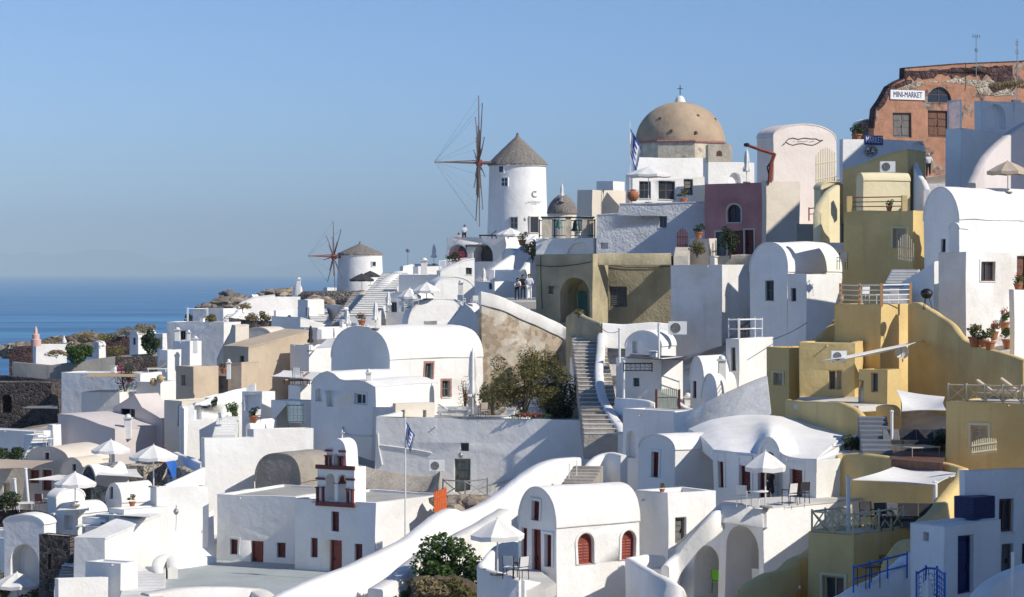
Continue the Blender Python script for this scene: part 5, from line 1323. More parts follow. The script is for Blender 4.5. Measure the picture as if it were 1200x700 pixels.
# ================================================ windmills and the ochre dome
def mill(label, px, pb, pt, pw0, pw1, peak, Y, hubpx, hubpy, span, tilt, spokes, bow, wins, a0=0, eave=1.06):
    base = P(px, pb, Y); s = Y * KD / F; zt = P(px, pt, Y).z; zp = P(px, peak, Y).z
    root = empty('windmill', base, label, 'windmill')
    r0, r1 = pw0 * s / 2, pw1 * s / 2; H_ = zt - base.z; zb = tz(base.x, base.y) - base.z - 2
    mb = MB(); n = 72; m_ = 24
    # tower wall with square window recesses pushed in
    holes = []
    for (x0, y0, x1, y1, k, c) in wins:
        def ang(x): return math.asin(max(-.97, min(.97, (x - px) * s / ((r0 + r1) / 2))))
        holes.append((ang(x0), ang(x1), P(px, y1, Y).z - base.z, P(px, y0, Y).z - base.z, k, c))
    mb.lathe([(r0 + .1, min(zb, -1))] + [(r0 + (r1 - r0) * i / m_, H_ * i / m_) for i in range(m_ + 1)] + [(r1 - .3, H_)], base, n)
    mb.build('tower', 'white', root, angle=40)
    for (a, b_, z0, z1, k, c) in holes:
        am = (a + b_) / 2; dr = Vector((math.sin(am), -math.cos(am), 0)); e = Vector((math.cos(am), math.sin(am), 0)); rm = r0 + (r1 - r0) * (z0 + z1) / 2 / H_
        w = (b_ - a) * rm; c0 = base + dr * (rm + .0) + UP * (z0 + z1) / 2
        f = MB(); t = .09
        for q in (-1, 1):
            f.box(c0 + e * q * (w / 2 + t / 2), e * t, dr * .24, UP * (z1 - z0 + 2 * t))
            f.box(c0 + UP * q * ((z1 - z0) / 2 + t / 2), e * w, dr * .22, UP * t)
        fo = f.build('door' if k == 'd' else 'window', c, root)
        g = MB(); g.box(c0 + dr * .03, e * w * .98, dr * .06, UP * (z1 - z0) * .98); g.build('pane', 'glass', fo)
        if k == 'w' and (z1 - z0) > .8:
            g = MB(); g.box(c0 + dr * .07, e * .05, dr * .03, UP * (z1 - z0)); g.box(c0 + dr * .071, e * w, dr * .028, UP * .05); g.build('muntin', c, fo)
    # thatched cone
    rr = r1 * eave; hp = zp - zt; mb = MB()
    ruf = lambda t, r, z: r * (1 + .035 * noise.noise(Vector((math.cos(t) * 6, math.sin(t) * 6, z * 1.5))) + .012 * math.sin(60 * t))
    mb.lathe([(rr * .93, -.12), (rr, -.05), (rr * .97, .12)] + [(rr * (1 - i / 14) ** .96 * .97 + .05, .12 + (hp - .3) * i / 14) for i in range(1, 14)] + [(.16, hp - .2), (.13, hp), (.02, hp + .15)], base + UP * H_, 96, f=ruf)
    mb.build('thatched_roof', 'thatch', root, angle=60)
    mb = MB(); mb.lathe([(rr * .96, -.10), (rr * 1.0, -.20), (r1 * .99, -.24)], base + UP * (H_ + .02), 48); mb.build('eave', 'cream', root)
    # sail wheel
    ax = Vector((-math.cos(R(tilt)), -math.sin(R(tilt)), 0)).normalized()
    hub = P(hubpx, hubpy, Y * .995)
    back = Vector((base.x, base.y, hub.z)); mb = MB(); mb.tube([hub + ax * .3, hub - ax * ((hub - back).length - r1 * .4)], .17, 10, .22); mb.build('windshaft', 'mast_wood', root)
    mb = MB(); mb.lathe([(.01, -.4), (.34, -.3), (.34, .3), (.01, .4)], (0, 0, 0), 12)
    q = ax.to_track_quat('Z', 'Y'); mb.v = [hub + q @ v for v in mb.v]; mb.build('hub', 'rust_red', root)
    up = UP; sd_ = ax.cross(up).normalized(); L_ = span * s; tips = []
    for i in range(spokes):
        t = R(a0) + 2 * math.pi * i / spokes; d = up * math.cos(t) + sd_ * math.sin(t); ln = L_ * (1, .93, .97, .9, 1, .95, .92, .98, .9, 1)[i % 10]
        tip = hub + d * ln; tips.append(tip)
        mb = MB(); mb.tube([hub + ax * .05 * (i % 3), hub + d * ln * .5, tip], .085 if span > 60 else .065, 6, .04); mb.tube([hub + d * .3 + ax * .14, hub + d * ln * .55 + ax * .12], .055, 5, .04)
        mb.build('sail_spoke', 'mast_wood', root)
    bt = P(bow[0], bow[1], Y * .99); mb = MB(); mb.tube([hub, bt], .13, 6, .05); mb.tube([hub + UP * .25, bt], .05, 5, .03); mb.build('bowsprit', 'rust_red' if span < 60 else 'mast_wood', root)
    mb = MB()
    for t in tips: mb.tube([bt, t], .012, 3)
    mb.build('rigging', 'grey_metal', root)
    return root, base, H_, r0, r1
bm_, bb, bh, br0, br1 = mill('tall white windmill with a thatched cone and bare sail spokes on the skyline', 606.5, 276, 193, 71, 66, 157, 170, 561.5, 191, 79, 6, 10,
    (509, 190), [(588,210,595,219,'w','white_paint'), (585,196,590,203,'w','white_paint'), (599,256,606,268,'w','grey_metal'), (620,255,629,273,'d','cream')], a0=4)
def mill_sign():
    am = math.asin((625 - 606.5) * 170 * KD / F / br1); dr = Vector((math.sin(am), -math.cos(am), 0)); e = Vector((math.cos(am), math.sin(am), 0))
    z = P(600, 229, 170).z; c0 = Vector((bb.x, bb.y, 0)) + dr * (br1 + (br0 - br1) * .45 + .05) + UP * z
    text_mesh('C', .95, 'ink_grey', 'letter', bm_, c0, e, UP, dr, .02)
    mk_ = MB(); rng = random.Random(4)
    for row, (w0, zz) in enumerate(((1.75, -.72), (.7, -.92))):
        x = -w0 / 2
        while x < w0 / 2:
            l = rng.uniform(.05, .1); mk_.box(c0 + e * (x + l / 2) + UP * (zz + rng.uniform(-.02, .02)) + dr * .06, e * l, dr * .02, UP * rng.uniform(.05, .13)); x += l + .05
    mk_.build('lettering', 'ink_faint', bm_)
mill('small white windmill with a low grey cone and eight dark sail spokes near the sea', 422, 340, 298, 55, 51, 284, 215, 391.5, 301, 42, 22, 8, (361, 300),
    [(437,307,441,312,'w','white_paint')], a0=5, eave=1.04)
mb = MB(); b0 = P(417, 340, 213)
mb.lathe([(6.9, -4), (6.7, -.3), (6.4, .35), (5.6, .75), (3, .8), (.1, .8)], b0 - UP * .9 + Vector((-1.2, -1.5, 0)), 48, f=lambda t, r, z: r * (1 + .03 * noise.noise(Vector((math.cos(t) * 3, math.sin(t) * 3, z)))))
o = mb.build('round_terrace', 'cobble'); recenter(o); tag(o, 'round dark lava-stone terrace under the small windmill', 'terrace')
# thatched hut
hb = P(659, 252, 158); root = empty('thatched_hut', hb, 'small round hut with a domed thatch roof right of the tall windmill', 'hut')
s_ = 158 * KD / F; mb = MB(); mb.lathe([(17 * s_, -3), (16.5 * s_, 0), (16 * s_, .6)], hb, 32); mb.build('wall', 'cream', root)
mb = MB(); mb.lathe([(18 * s_, .1), (18.3 * s_, .2), (17 * s_, 8 * s_), (14 * s_, 14 * s_), (10 * s_, 19 * s_), (5 * s_, 23 * s_), (1.2 * s_, 24.6 * s_), (.02, 24.8 * s_)], hb, 48, f=lambda t, r, z: r * (1 + .04 * noise.noise(Vector((math.cos(t) * 6, math.sin(t) * 6, z * 2))))); mb.build('thatched_roof', 'thatch', root, angle=60)
# ochre dome on its drum
Yd = 141; c = P(797, 168, Yd); s_ = Yd * KD / F; root = empty('church_dome', P(797, 184, Yd), 'large weathered ochre dome on a pale eight-sided drum', 'dome')
rd = 52.5 * s_; mb = MB(); hz = (184 - 168) * s_
mb.lathe([(rd * 1.06, -hz - .6), (rd * 1.06, 0), (rd * .97, 0.001)], c, 8, a0=R(14), a1=R(374)); mb.build('drum', 'worn_cream', root, smooth=False)
mb = MB(); mb.lathe([(rd * 1.09, -.12), (rd * 1.10, 0), (rd * 1.09, .1), (rd * .95, .12)], c, 8, a0=R(14), a1=R(374)); mb.build('cornice', 'pink_stone', root, smooth=False)
mb = MB(); hh = (168 - 121) * s_
mb.lathe([(rd * math.cos(a), .1 + hh * math.sin(a)) for a in [math.pi / 2 * i / 24 for i in range(24)]] + [(.02, hh + .1)], c, 64, f=lambda t, r, z: r * (1 + .006 * noise.noise(Vector((math.cos(t) * 4, math.sin(t) * 4, z)))))
mb.build('dome_shell', 'dome_ochre', root, angle=60)
mb = MB(); mb.lathe([(.5, 0), (.42, .25), (.3, .5), (.1, .62), (.01, .64)], c + UP * (hh + .02), 16); mb.build('lantern', 'white', root)
mb = MB(); t = c + UP * (hh + .6); mb.tube([t, t + UP * .95], .035, 6); mb.tube([t + UP * .65 - Vector((.25, 0, 0)), t + UP * .65 + Vector((.25, 0, 0))], .03, 6); mb.build('cross', 'black_metal', root)
mb = MB()
for px_, py_ in ((772,141),(815,138),(836,141),(784,156),(812,158)):
    dx = (px_ - 797) / 52.5; dz = (168 - py_) / 47; dy = -math.sqrt(max(0, 1 - dx * dx - dz * dz)); p = c + Vector((dx * rd, dy * rd, dz * hh)); mb.lathe([(.18, -.1), (.16, .06), (.06, .12), (.01, .13)], p, 8)
mb.build('vent_knob', 'brown_wood', root)
# niche tower at the drum's right
root = empty('drum_block', P(844, 184, 136), 'square cream stone buttress with a tiny arched niche right of the dome drum', 'buttress')
mb = MB(); a = P(830, 184, 136); b_ = P(858, 169, 136); mb.bx(a.x, a.y, a.z - 1.5, b_.x, a.y + 3, b_.z); mb.build('block', 'worn_cream', root)
mb = MB(); n0 = P(843, 183, 136); q = 136 * KD / F
mb.prism([n0 + Vector((-3.2 * q, -.02, 0)), n0 + Vector((3.2 * q, -.02, 0))] + [n0 + Vector((3.2 * q * math.cos(t), -.02, 3 * q + 3.4 * q * math.sin(t))) for t in [math.pi * i / 8 for i in range(9)]], (0, .01, 0)); mb.build('niche', 'brown_wood', root)
mill_sign()
build_ground()
# ================================================ the bell gable on the church
def bell_gable():
    f0 = church.L; f = Face(f0.pt(0, 0, -.06), f0.e, f0.n)
    b0 = f.hit(393, 591); root = empty('bell_gable', b0, 'white bell gable with dark red colonnettes and ledges rising above the church front', 'bell gable')
    q = lambda px, py: f.uv(px, py)
    TH = 1.1
    outer = [q(415, 592), q(415, 548), q(406, 548), q(405, 528)] + [q(394 + 10.5 * math.cos(t), 527 - 13 * math.sin(t)) for t in [math.pi * i / 12 for i in range(1, 12)]] + [q(383, 528), q(382, 548), q(372, 548), q(372, 592)]
    def archhole(x0, x1, y0, y1):
        n = 8; return [q(x0, y1), q(x0, y0 + (x1 - x0) / 2)] + [q((x0 + x1) / 2 - (x1 - x0) / 2 * math.cos(math.pi * i / n), y0 + (x1 - x0) / 2 - (x1 - x0) / 2 * math.sin(math.pi * i / n)) for i in range(1, n)] + [q(x1, y0 + (x1 - x0) / 2), q(x1, y1)]
    holes = [archhole(382, 392, 555, 587), archhole(396, 406, 556, 588), archhole(391, 397, 532, 546)]
    loops = [[Vector((u, v, 0)) for u, v in l] for l in [outer] + holes]; tr = tessellate_polygon(loops); ap = sum(loops, [])
    mb = MB(); n = len(ap)
    mb.add([f.pt(p.x, p.y) for p in ap] + [f.pt(p.x, p.y, TH) for p in ap], [tuple(t) for t in tr] + [tuple(i + n for i in t[::-1]) for t in tr])
    k = 0
    for l in loops:
        m = len(l); mb.add([f.pt(p.x, p.y) for p in l] + [f.pt(p.x, p.y, TH) for p in l], [(i, (i + 1) % m, (i + 1) % m + m, i + m) for i in range(m)])
    o = mb.build('wall', 'white', root); fix_normals(o)
    def bar(x0, y0, x1, y1, d=.12):
        (u0, v0), (u1, v1) = q(x0, y1), q(x1, y0); m = MB(); m.prism([f.pt(u0, v0, .02), f.pt(u1, v0, .02), f.pt(u1, v1, .02), f.pt(u0, v1, .02)], f.n * (d + .02)); return m
    for a in ((371, 546.5, 416, 549.2), (371, 560, 381, 562), (406.5, 561, 416, 563), (371, 589.5, 416, 592.5), (382, 527, 390, 529), (398, 528, 405.5, 530)): bar(*a).build('ledge', 'oxblood', root)
    for x, y0, y1 in ((373, 571, 589.5), (379.5, 571, 589.5), (408.5, 573, 589.5), (414, 574, 589.5), (383.5, 534, 546.5), (388, 534, 546.5), (399, 535, 546.5), (403, 535, 546.5)):
        m = bar(x - .8, y0, x + .8, y1, .16); m2 = bar(x - 1.5, y0 - .6, x + 1.5, y0 + .8, .2); m.add(m2.v, m2.f); m.build('colonnette', 'oxblood', root)
    c = f.pt(*q(394, 556), .35); mb = MB(); mb.lathe([(.03, .1), (.1, .05), (.2, -.12), (.25, -.35), (.38, -.5), (.36, -.5), (.2, -.3)], c, 18); mb.build('bell', 'oxblood', root)
    t = f.pt(*q(394, 514), TH / 2); mb = MB(); mb.tube([t, t + UP * .42], .035, 6); mb.tube([t + UP * .28 - f.e * .14, t + UP * .28 + f.e * .14], .03, 6); mb.build('cross', 'white_paint', root)
bell_gable()
# ================================================ flags
flag('Greek flag hanging limp on a tall thin white pole beside the church', 475, 488, 640, 81.6, 494, 531, 10)
flag('Greek flag hanging limp left of the ochre dome', 738, 142, 240, 131, 150, 203, 13)
# ================================================ signs and lettering
def sign_board(label, face, x0, y0, x1, y1, txt, board, ink, size, sq=1.0):
    u0, u1, v0, v1 = rect_uv(face, x0, y0, x1, y1); c = face.pt((u0 + u1) / 2, (v0 + v1) / 2)
    root = empty('sign_board', c - UP * (v1 - v0) / 2, label, 'sign')
    mb = MB(); mb.prism([face.pt(u0, v0, -.09), face.pt(u1, v0, -.09), face.pt(u1, v1, -.09), face.pt(u0, v1, -.09)], -face.n * .08); mb.build('board', board, root)
    e = face.e if face.e.x > 0 else -face.e
    text_mesh(txt, size, ink, 'lettering', root, face.pt((u0 + u1) / 2, (v0 + v1) / 2, -.1), e, UP, face.n, .012, sq)
    return root
sign_board('white MINI-MARKET sign with dark blue letters on the orange shop', mk.R, 1043, 106, 1083, 117, 'MINI-MARKET', 'white_paint', 'ink', .66, .68)
shopf = Face(P(988, 163, 117), (math.sin(R(66)), math.cos(R(66)), 0), (math.cos(R(66)), -math.sin(R(66)), 0))
sign_board('dark blue MARKET sign with white letters above the low shop wall', shopf, 1013, 159, 1034, 170, 'MARKET', 'sign_blue', 'white_paint', .66, .56)
def round_sign():
    c = shopf.hit(1020, 177) + shopf.n * .08; root = empty('wall_plate', c - UP * .4, 'large round painted plate with brown and blue patches under the MARKET sign', 'plate'); e = shopf.e
    mb = MB(); mb.prism([c + e * .55 * math.cos(t) + UP * .42 * math.sin(t) for t in [i * math.pi / 12 for i in range(24)]], shopf.n * .05); mb.build('plate', 'straw', root)
    rng = random.Random(3)
    for mt in ('ink_brown', 'sign_blue', 'white_paint'):
        mb = MB()
        for i in range(7):
            a = rng.uniform(0, 6.28); r = rng.uniform(.05, .33); p = c + e * r * 1.2 * math.cos(a) + UP * r * math.sin(a) + shopf.n * (.055 + .004 * len(mt) / 10)
            mb.prism([p + e * .09 * math.cos(t) + UP * .06 * math.sin(t) for t in [k * math.pi / 4 for k in range(8)]], shopf.n * .006)
        mb.build('painted_patch', mt, root)
round_sign()
def flourish():
    f = tav.R; pts = lambda L: [f.pt(*f.uv(x, y), -.02) for x, y in L]; root = empty('wall_emblem', f.hit(940, 172), 'brown painted ribbon flourish under the round gable of the cream hall', 'emblem')
    mb = MB(); mb.tube(pts([(918,170),(921,166),(924,163),(929,162),(935,163.5),(942,162),(950,163),(956,163),(960,165),(964,164.5)]), .045, 5)
    mb.tube(pts([(921,167),(924,169),(929,170.5),(934,169),(940,168.5),(946,170),(952,170.5),(957,168.5),(961,166),(964,164.5)]), .045, 5)
    mb.tube(pts([(915.5,171.5),(918,169),(921,167)]), .03, 5); mb.build('ribbon', 'ink_brown', root)
    rng = random.Random(9); m2 = MB()
    for a, b_ in ((929.5, 931.5), (934, 946), (948, 954)):
        x = a; L = []
        while x < b_: L.append((x, 166.3 + rng.uniform(-1.3, 1.0))); x += .8
        if len(L) > 1: m2.tube(pts(L), .025, 4)
    m2.build('lettering', 'ink_grey', root)
flourish()
# ================================================ gates, fences, panels
def pickets(name, label, pts, h, mat, n, postmat=None, peak=0.0, cat='gate', group=None, w=.07):
    P3 = [P(*p) for p in pts]; root = empty(name, P3[0], label, cat, group); a, b_ = P3[0], P3[-1]; d = (b_ - a); L_ = d.length; d.normalize(); s_ = d.cross(UP).normalized()
    for i in range(n):
        t = (i + .5) / n; hh = h + peak * math.sin(math.pi * t); c = a.lerp(b_, t); mb = MB()
        mb.prism([c - d * w / 2, c + d * w / 2, c + d * w / 2 + UP * hh, c + UP * (hh + w * .8), c - d * w / 2 + UP * hh], s_ * .03); mb.build('picket', mat, root)
    mb = MB()
    for k in (.22, .78): mb.box((a + b_) / 2 + UP * h * k + s_ * .05, d * L_, s_ * .03, UP * .07)
    mb.build('crossbar', mat, root)
    if postmat:
        for p in (a, b_): mb = MB(); mb.box(p + UP * h * .55, d * .12, s_ * .14, UP * h * 1.15); mb.build('gatepost', postmat, root)
    return root
pickets('garden_gate', 'pale slatted double gate between two dark red posts in the courtyard wall', [(769,483,88.6), (796,483,88.6)], 1.1, 'sage_wood', 12, 'oxblood', .15, w=.085)
pickets('garden_gate', 'small oxblood picket gate at the top of the rose steps', [(793,291,113), (806,291,113)], 1.0, 'oxblood', 7, None, .35)
pickets('garden_gate', 'peaked cream lattice gate by the ochre house with the balcony', [(1052,304,93), (1072,308,91.5)], .95, 'pale_wood', 8, None, .55, w=.05)
pickets('picket_fence', 'tall cream picket fence panel right of the cream vaulted hall', [(955,218,110), (979,214,112)], 1.9, 'pale_yellow', 9, None, .5, 'fence', w=.14)
pickets('picket_fence', 'small pale picket fence on the ochre wall at the right edge', [(1138,534,64), (1168,530,64)], .5, 'pale_yellow', 12, None, .1, 'fence', w=.05)
pickets('garden_gate', 'bright orange wooden gate at the right end of the church wall', [(508,607,82.8), (523,601,83.3)], 1.25, 'orange_wood', 7, None, 0, w=.13)
railing('railing', 'weathered grey cross-braced railing in front of the grey-green door', [(519,583,88.5), (545,585,88), (571,582,88.5)], .95, 'grey_metal', 'cross', .04, gap=1.3)
railing('deck_railing', 'sun deck railing of wooden posts and thin white wires', [(985,357,86.8), (1007,358,84.9), (1033,358,84), (1067,357,84.6)], 1.05, 'white_paint', 'bars', .07, 'post_wood', gap=9, rails=4)
g = ycor.g; railing('railing', 'cream cross-braced railing around the lower ochre terrace', [g(.1, ycor.wR * .9), g(.1, .1), g(ycor.wL - .1, .1), g(ycor.wL - .1, ycor.wR * .7)], .75, 'pale_yellow', 'cross', .035, gap=.85)
g = yter.g; railing('railing', 'pale cross-braced railing on the ochre terrace at the right edge', [g(yter.wL - .1, .1), g(.5, .1)], .7, 'pale_wood', 'cross', .035, gap=.75)
g = tower.g; railing('railing', 'white pipe railing around the roof of the little tower room', [g(.1, .1), g(tower.wL - .1, .1), g(tower.wL - .1, tower.wR * .8)], 1.05, 'white_paint', 'bars', .03, gap=2.2, rails=2)
railing('railing', 'second white pipe railing on the sunlit side of the tower room roof', [g(0.05, .15), g(.05, tower.wR * .7)], 1.05, 'white_paint', 'bars', .03, gap=2.2, rails=2)
g = ybal.g; railing('railing', 'brown wooden balcony rails on the ochre house roof', [g(ybal.wL - .3, .1), g(.6, .1)], .85, 'rust_red', 'bars', .17, 'yellow', gap=2.6, rails=3)
railing('railing', 'thin brown wooden rail above the bare grey wall right of the cream wing', [(948,258,106.5), (984,254,106.5)], .75, 'rust_red', 'bars', .04, gap=2, rails=2)
railing('railing', 'blue pipe handrail beside the lower right stairs', [(1000,693,51.5), (1019,688,52), (1040,682,52.5), (1063,676,53)], .75, 'blue_paint', 'bars', .025, gap=1.6, rails=2)
railing('railing', 'curved blue wrought-iron railing in front of the folded parasol', [(1074,706,48.5), (1085,699,48.8), (1098,700,48.5), (1107,708,47.8)], .85, 'blue_paint', 'scroll', .03, gap=1)
railing('railing', 'wave-patterned dark balcony rail in the white courtyard', [(731,435,90.2), (764,435,90.2)], .42, 'black_metal', 'scroll', .03, gap=1.6)
railing('railing', 'green scrollwork iron panel in the white courtyard room', [(337.5,496,104.6), (355,496,104.6)], 1.15, 'green_paint', 'scroll', .03, gap=1.2)
railing('railing', 'thin white handrail on the bottom steps right of the grey stone seat', [(667,566,82), (676,560,82.5)], .9, 'white_paint', 'bars', .025, gap=2, rails=1)
railing('balustrade', 'iron and stone balustrade where the two bells hang below the mill', [(632,278,123), (650,278,122.5), (697,278,121.5)], 1.25, 'bronze', 'balusters', .05, gap=2.5)
for i, (x, w_) in enumerate(((641, .75), (666, .42), (689, .85))):
    a = P(x, 279, 121.6); mb = MB(); mb.bx(a.x - w_ / 2, a.y + .1, a.z, a.x + w_ / 2, a.y + .5, a.z + 1.5); mb.bx(a.x - w_ / 2 - .08, a.y + .03, a.z + 1.5, a.x + w_ / 2 + .08, a.y + .57, a.z + 1.62)
    o = mb.build('stone_pillar', 'worn_cream'); recenter(o); tag(o, ('pale stone pillar at the left end of the bell balustrade', 'slim pale stone pillar between the two hanging bells', 'pale stone pillar at the right end of the bell balustrade')[i], 'pillar')
mb = MB(); a = P(634, 255, 121); b_ = P(697, 255, 121); mb.tube([a, b_], .05, 6); o = mb.build('bell_beam', 'bronze'); recenter(o); tag(o, 'dark iron beam carrying the two bells', 'beam')
for x, mt, l in ((655, 'green_paint', 'smaller greenish bell left of the slim pillar'), (675, 'bronze', 'larger dark bronze bell right of the slim pillar')):
    a = P(x, 256, 121); root = empty('bell', a, l, 'bell'); k = 1.0 if x > 660 else .75
    mb = MB(); mb.lathe([(.04, -.1 * k), (.16 * k, -.18 * k), (.22 * k, -.45 * k), (.28 * k, -.75 * k), (.42 * k, -.95 * k), (.38 * k, -.95 * k), (.2 * k, -.6 * k)], a, 20); mb.build('bell_body', mt, root, angle=60)
    mb = MB(); mb.tube([a, a - UP * .15], .03, 5); mb.tube([a - UP * .5 * k, a - UP * 1.08 * k], .035, 5); mb.build('clapper', 'black_metal', root)
# lattice wall panel
# ================================================ shade sails, canopies, posts
S = sail
S('shade_sail', 'white square shade sail over the grey sofas', [(1050,457,76), (1107,465,75), (1109,481,71), (1057,482,72)])
S('shade_sail', 'long narrow pale shade sail stretched above the sunken courtyard', [(961,423,80), (1084,398,84), (1066,404,80.5), (990,420,77.5)], 'white_cloth', .15)
S('shade_sail', 'large pale shade sail over the lower ochre terrace', [(999,562,60.5), (1054,544,68), (1127,555,64.5), (1096,568,60)], 'white_cloth', .3)
S('shade_sail', 'broad cream shade sail over the lounge terrace at the left edge', [(-15,549,96), (-15,537,106), (62,540,103), (36,549,96)], 'tan_cloth', .15)
S('shade_sail', 'small cream shade sail right of the broad one on the left', [(34,562,95), (70,556,101), (98,558,99.5), (64,563,95)], 'white_cloth', .1)
S('shade_sail', 'cream shade sail beside the white parasol on the rubble wall', [(112,556,96), (128,545,103), (160,548,102), (168,560,96)], 'white_cloth', .15)
S('awning', 'dark grey awning across the white courtyard', [(731,419,90.5), (738,415,95), (806,418,95), (803,422,90.5)], 'dark_cloth', .1, 'awning')
S('straw_canopy', 'flat straw canopy beside the bougainvillea', [(97,441,134), (104,437,143), (163,437,143), (160,442,134)], 'straw', .05, 'canopy')
S('canopy', 'thin white sunroof over the blue-shaded yard', [(317,441,110), (332,434,117), (376,436,114), (370,445,108)], 'white_cloth', .08, 'canopy')
S('canopy', 'tilted white-framed sunroof left of the great vault gable', [(370,408,121), (383,397,128), (403,396,126), (397,407,119)], 'white_cloth', .05, 'canopy')
S('canopy', 'small cream canopy of the cottage below the stone vault', [(66,598,90), (82,588,95), (110,590,94), (104,598,89)], 'white_cloth', .08, 'canopy')
S('canopy', 'flat white canopy over the blue side door', [(88,617,86.5), (100,610,91), (126,611,90), (122,618,85.5)], 'white_cloth', .05, 'canopy')
S('canopy', 'white slab canopy below the bright vault on the left', [(112,603,86.5), (130,598,91), (178,600,88), (176,606,84)], 'white_cloth', .05, 'canopy')
S('canopy', 'thin grey canopy left of the palm leaves', [(27,478,130), (32,476,138), (70,475,138), (68,479,130)], 'grey_cloth', .05, 'canopy')
S('awning', 'pale awning on the left cottages near the dark rubble', [(72,663,84), (80,656,87), (90,657,86.5), (86,664,84)], 'white_cloth', .05, 'awning')
for l, x, y0, y1, Y, r in (('white post holding the left corner of the large lower sail', 994, 560, 618, 59.3, .075), ('white post holding the right corner of the large lower sail', 1096, 566, 596, 60.5, .085), ('tall white post beside the blue-grey stairs', 1045, 483, 536, 70.5, .07),
    ('slim white mast at the left of the white courtyard', 726, 386, 424, 92, .07), ('slim white mast in front of the courtyard room', 731, 424, 468, 90.6, .07), ('white post with a cross-shaped top in the white courtyard', 772, 380, 420, 92, .07),
    ('white leaning post of the lounge terrace nearest the edge', 20, 562, 592, 95, .09), ('second white leaning post of the lounge terrace', 33, 550, 582, 95, .09), ('short white post on the rounded wall in the lower right corner', 1187, 650, 700, 46.5, .05), ('white post under the slab canopy on the left', 134, 604, 628, 86.3, .1), ('white post under the flat canopy by the blue door', 98, 617, 632, 86.5, .07)):
    post(l, x, y0, y1, Y, r, lean=-3 if 'leaning' in l else 0)
# ================================================ parasols
def PR(px, py, Y, label, r=1.2, h=2.3, mat='white_cloth', rz=.3, sides=8):
    place(('p', round(r, 1), round(h, 1), mat, sides), mk_parasol(r, h, mat, sides), foot(px, py, Y), rz, label)
PR(583, 674, 65.8, 'open cream parasol over the two canvas chairs', 1.1, 2.2, sides=6)
PR(897, 607, 67.2, 'open white parasol on the red-shuttered terrace', .9, 2.3, sides=6)
PR(180, 566, 99, 'open white parasol on the rubble wall beside the blue tarpaulin', 1.35, 2.3)
PR(20, 716, 81, 'open white parasol in the bottom left corner', 1.4, 2.1)
PR(424, 336, 203, 'left of the two dark parasols by the small windmill', 1.3, 1.8, 'dark_cloth')
PR(434, 335, 206, 'right of the two dark parasols by the small windmill', 1.3, 1.9, 'dark_cloth')
PR(1181, 226, 97, 'open tan parasol at the right edge below the lilac stair flank', 1.3, 1.9, 'tan_cloth')
PR(760, 238, 127.5, 'wide white parasol in front of the white terrace house below the dome', 1.9, 2.85)
PR(480, 364, 133, 'small open white parasol in the white jumble', .9, 1.5)
PR(598, 278, 161, 'flat open white parasol at the foot of the tall windmill', 1.5, .9)
def PC(px, py, Y, label, h=2.3, mat='white_cloth', r=.24): place(('c', round(h, 1), mat), mk_closed(h, mat, r), foot(px, py, Y), .2, label)
PC(554, 488, 96.5, 'very tall folded cream parasol on the terrace of the great vault', 4.1, r=.38)
PC(508.5, 310, 174, 'folded white parasol on the skyline left of the arches', 2.1, r=.34)
PC(567, 307, 156, 'folded white parasol in front of the right-hand dark arch', 1.9, r=.3)
PC(658.5, 249, 150, 'folded white parasol in front of the thatched hut', 1.75, r=.25)
PC(455, 366, 137, 'folded white parasol beside the small porch doorway', 1.7, r=.3)
PC(440, 386, 129, 'folded white parasol left of the bright lower roofs', 1.8, r=.3)
PC(875, 216, 116.5, 'folded white parasol beside the red crane arm', 2.4, r=.3)
PC(937, 706, 58.5, 'folded orange parasol in front of the dull ochre wall', 1.75, 'orange_cloth', .26)
PC(1087, 702, 48.5, 'folded off-white parasol beside the navy door annex', 1.9, 'white_cloth', .3)
# ================================================ chairs, tables, loungers
def CH(px, py, Y, rz, label, frame='white_paint', seat='white_cloth', sc_=1, group=None): place(('ch', frame, seat), mk_chair(frame, seat), foot(px, py, Y), R(rz), label, group, sc_)
CH(598, 678, 65.6, 160, 'black-framed white canvas chair under the cream parasol', 'black_metal'); CH(610, 683, 64.9, 215, 'black-framed canvas chair nearer the red door', 'black_metal')
CH(872, 604, 67.5, 150, 'white chair left of the terrace parasol'); CH(925, 601, 69, 215, 'dark-framed pale chair right of the terrace parasol', 'black_metal'); CH(940, 599, 69.6, 200, 'dark chair beside the sunlit parapet of the terrace', 'black_metal', 'dark_cloth')
CH(1012, 358, 85.6, 200, 'left white chair on the sun deck'); CH(1048, 358, 85.4, 170, 'right white chair on the sun deck')
CH(987, 316, 97, 190, 'left grey chair on the roof above the sun deck', 'black_metal', 'grey_cloth', 1.15); CH(1003, 316, 97, 190, 'right grey chair on the roof above the sun deck', 'black_metal', 'grey_cloth', 1.15)
CH(869, 396, 90.8, 140, 'left brown folding chair on the tower room roof', 'rust_red', 'rust_red', .9); CH(877, 396, 91, 220, 'right brown folding chair on the tower room roof', 'rust_red', 'rust_red', .9)
f = arcade.L; a = f.hit(826, 697) - f.n * .9; place(('ch', 'black_metal', 'lime_cloth'), mk_chair('black_metal', 'lime_cloth'), a, R(140), 'lime green folding chair inside the left arch', None, 1.1)
a = f.hit(868, 694) - f.n * 1.1; place(('ch', 'white_paint', 'white_cloth'), mk_chair(), a, R(150), 'white chair draped with a dark cloth inside the right arch')
CH(541, 360, 120, 160, 'left white chair on the upper roof of the jumble'); CH(556, 361, 119, 200, 'right white chair on the upper roof of the jumble')
CH(349, 441, 112, 170, 'dark-framed chair on the thin white sunroof', 'black_metal', 'white_cloth', 1.3)
CH(1018, 618, 59.2, 20, 'dark cushioned chair on the lower ochre terrace, nearest the left sail post', 'black_metal', 'dark_cloth', 1.1); CH(1036, 622, 58.4, 20, 'dark cushioned chair on the lower ochre terrace, right of its twin', 'black_metal', 'dark_cloth', 1.1)
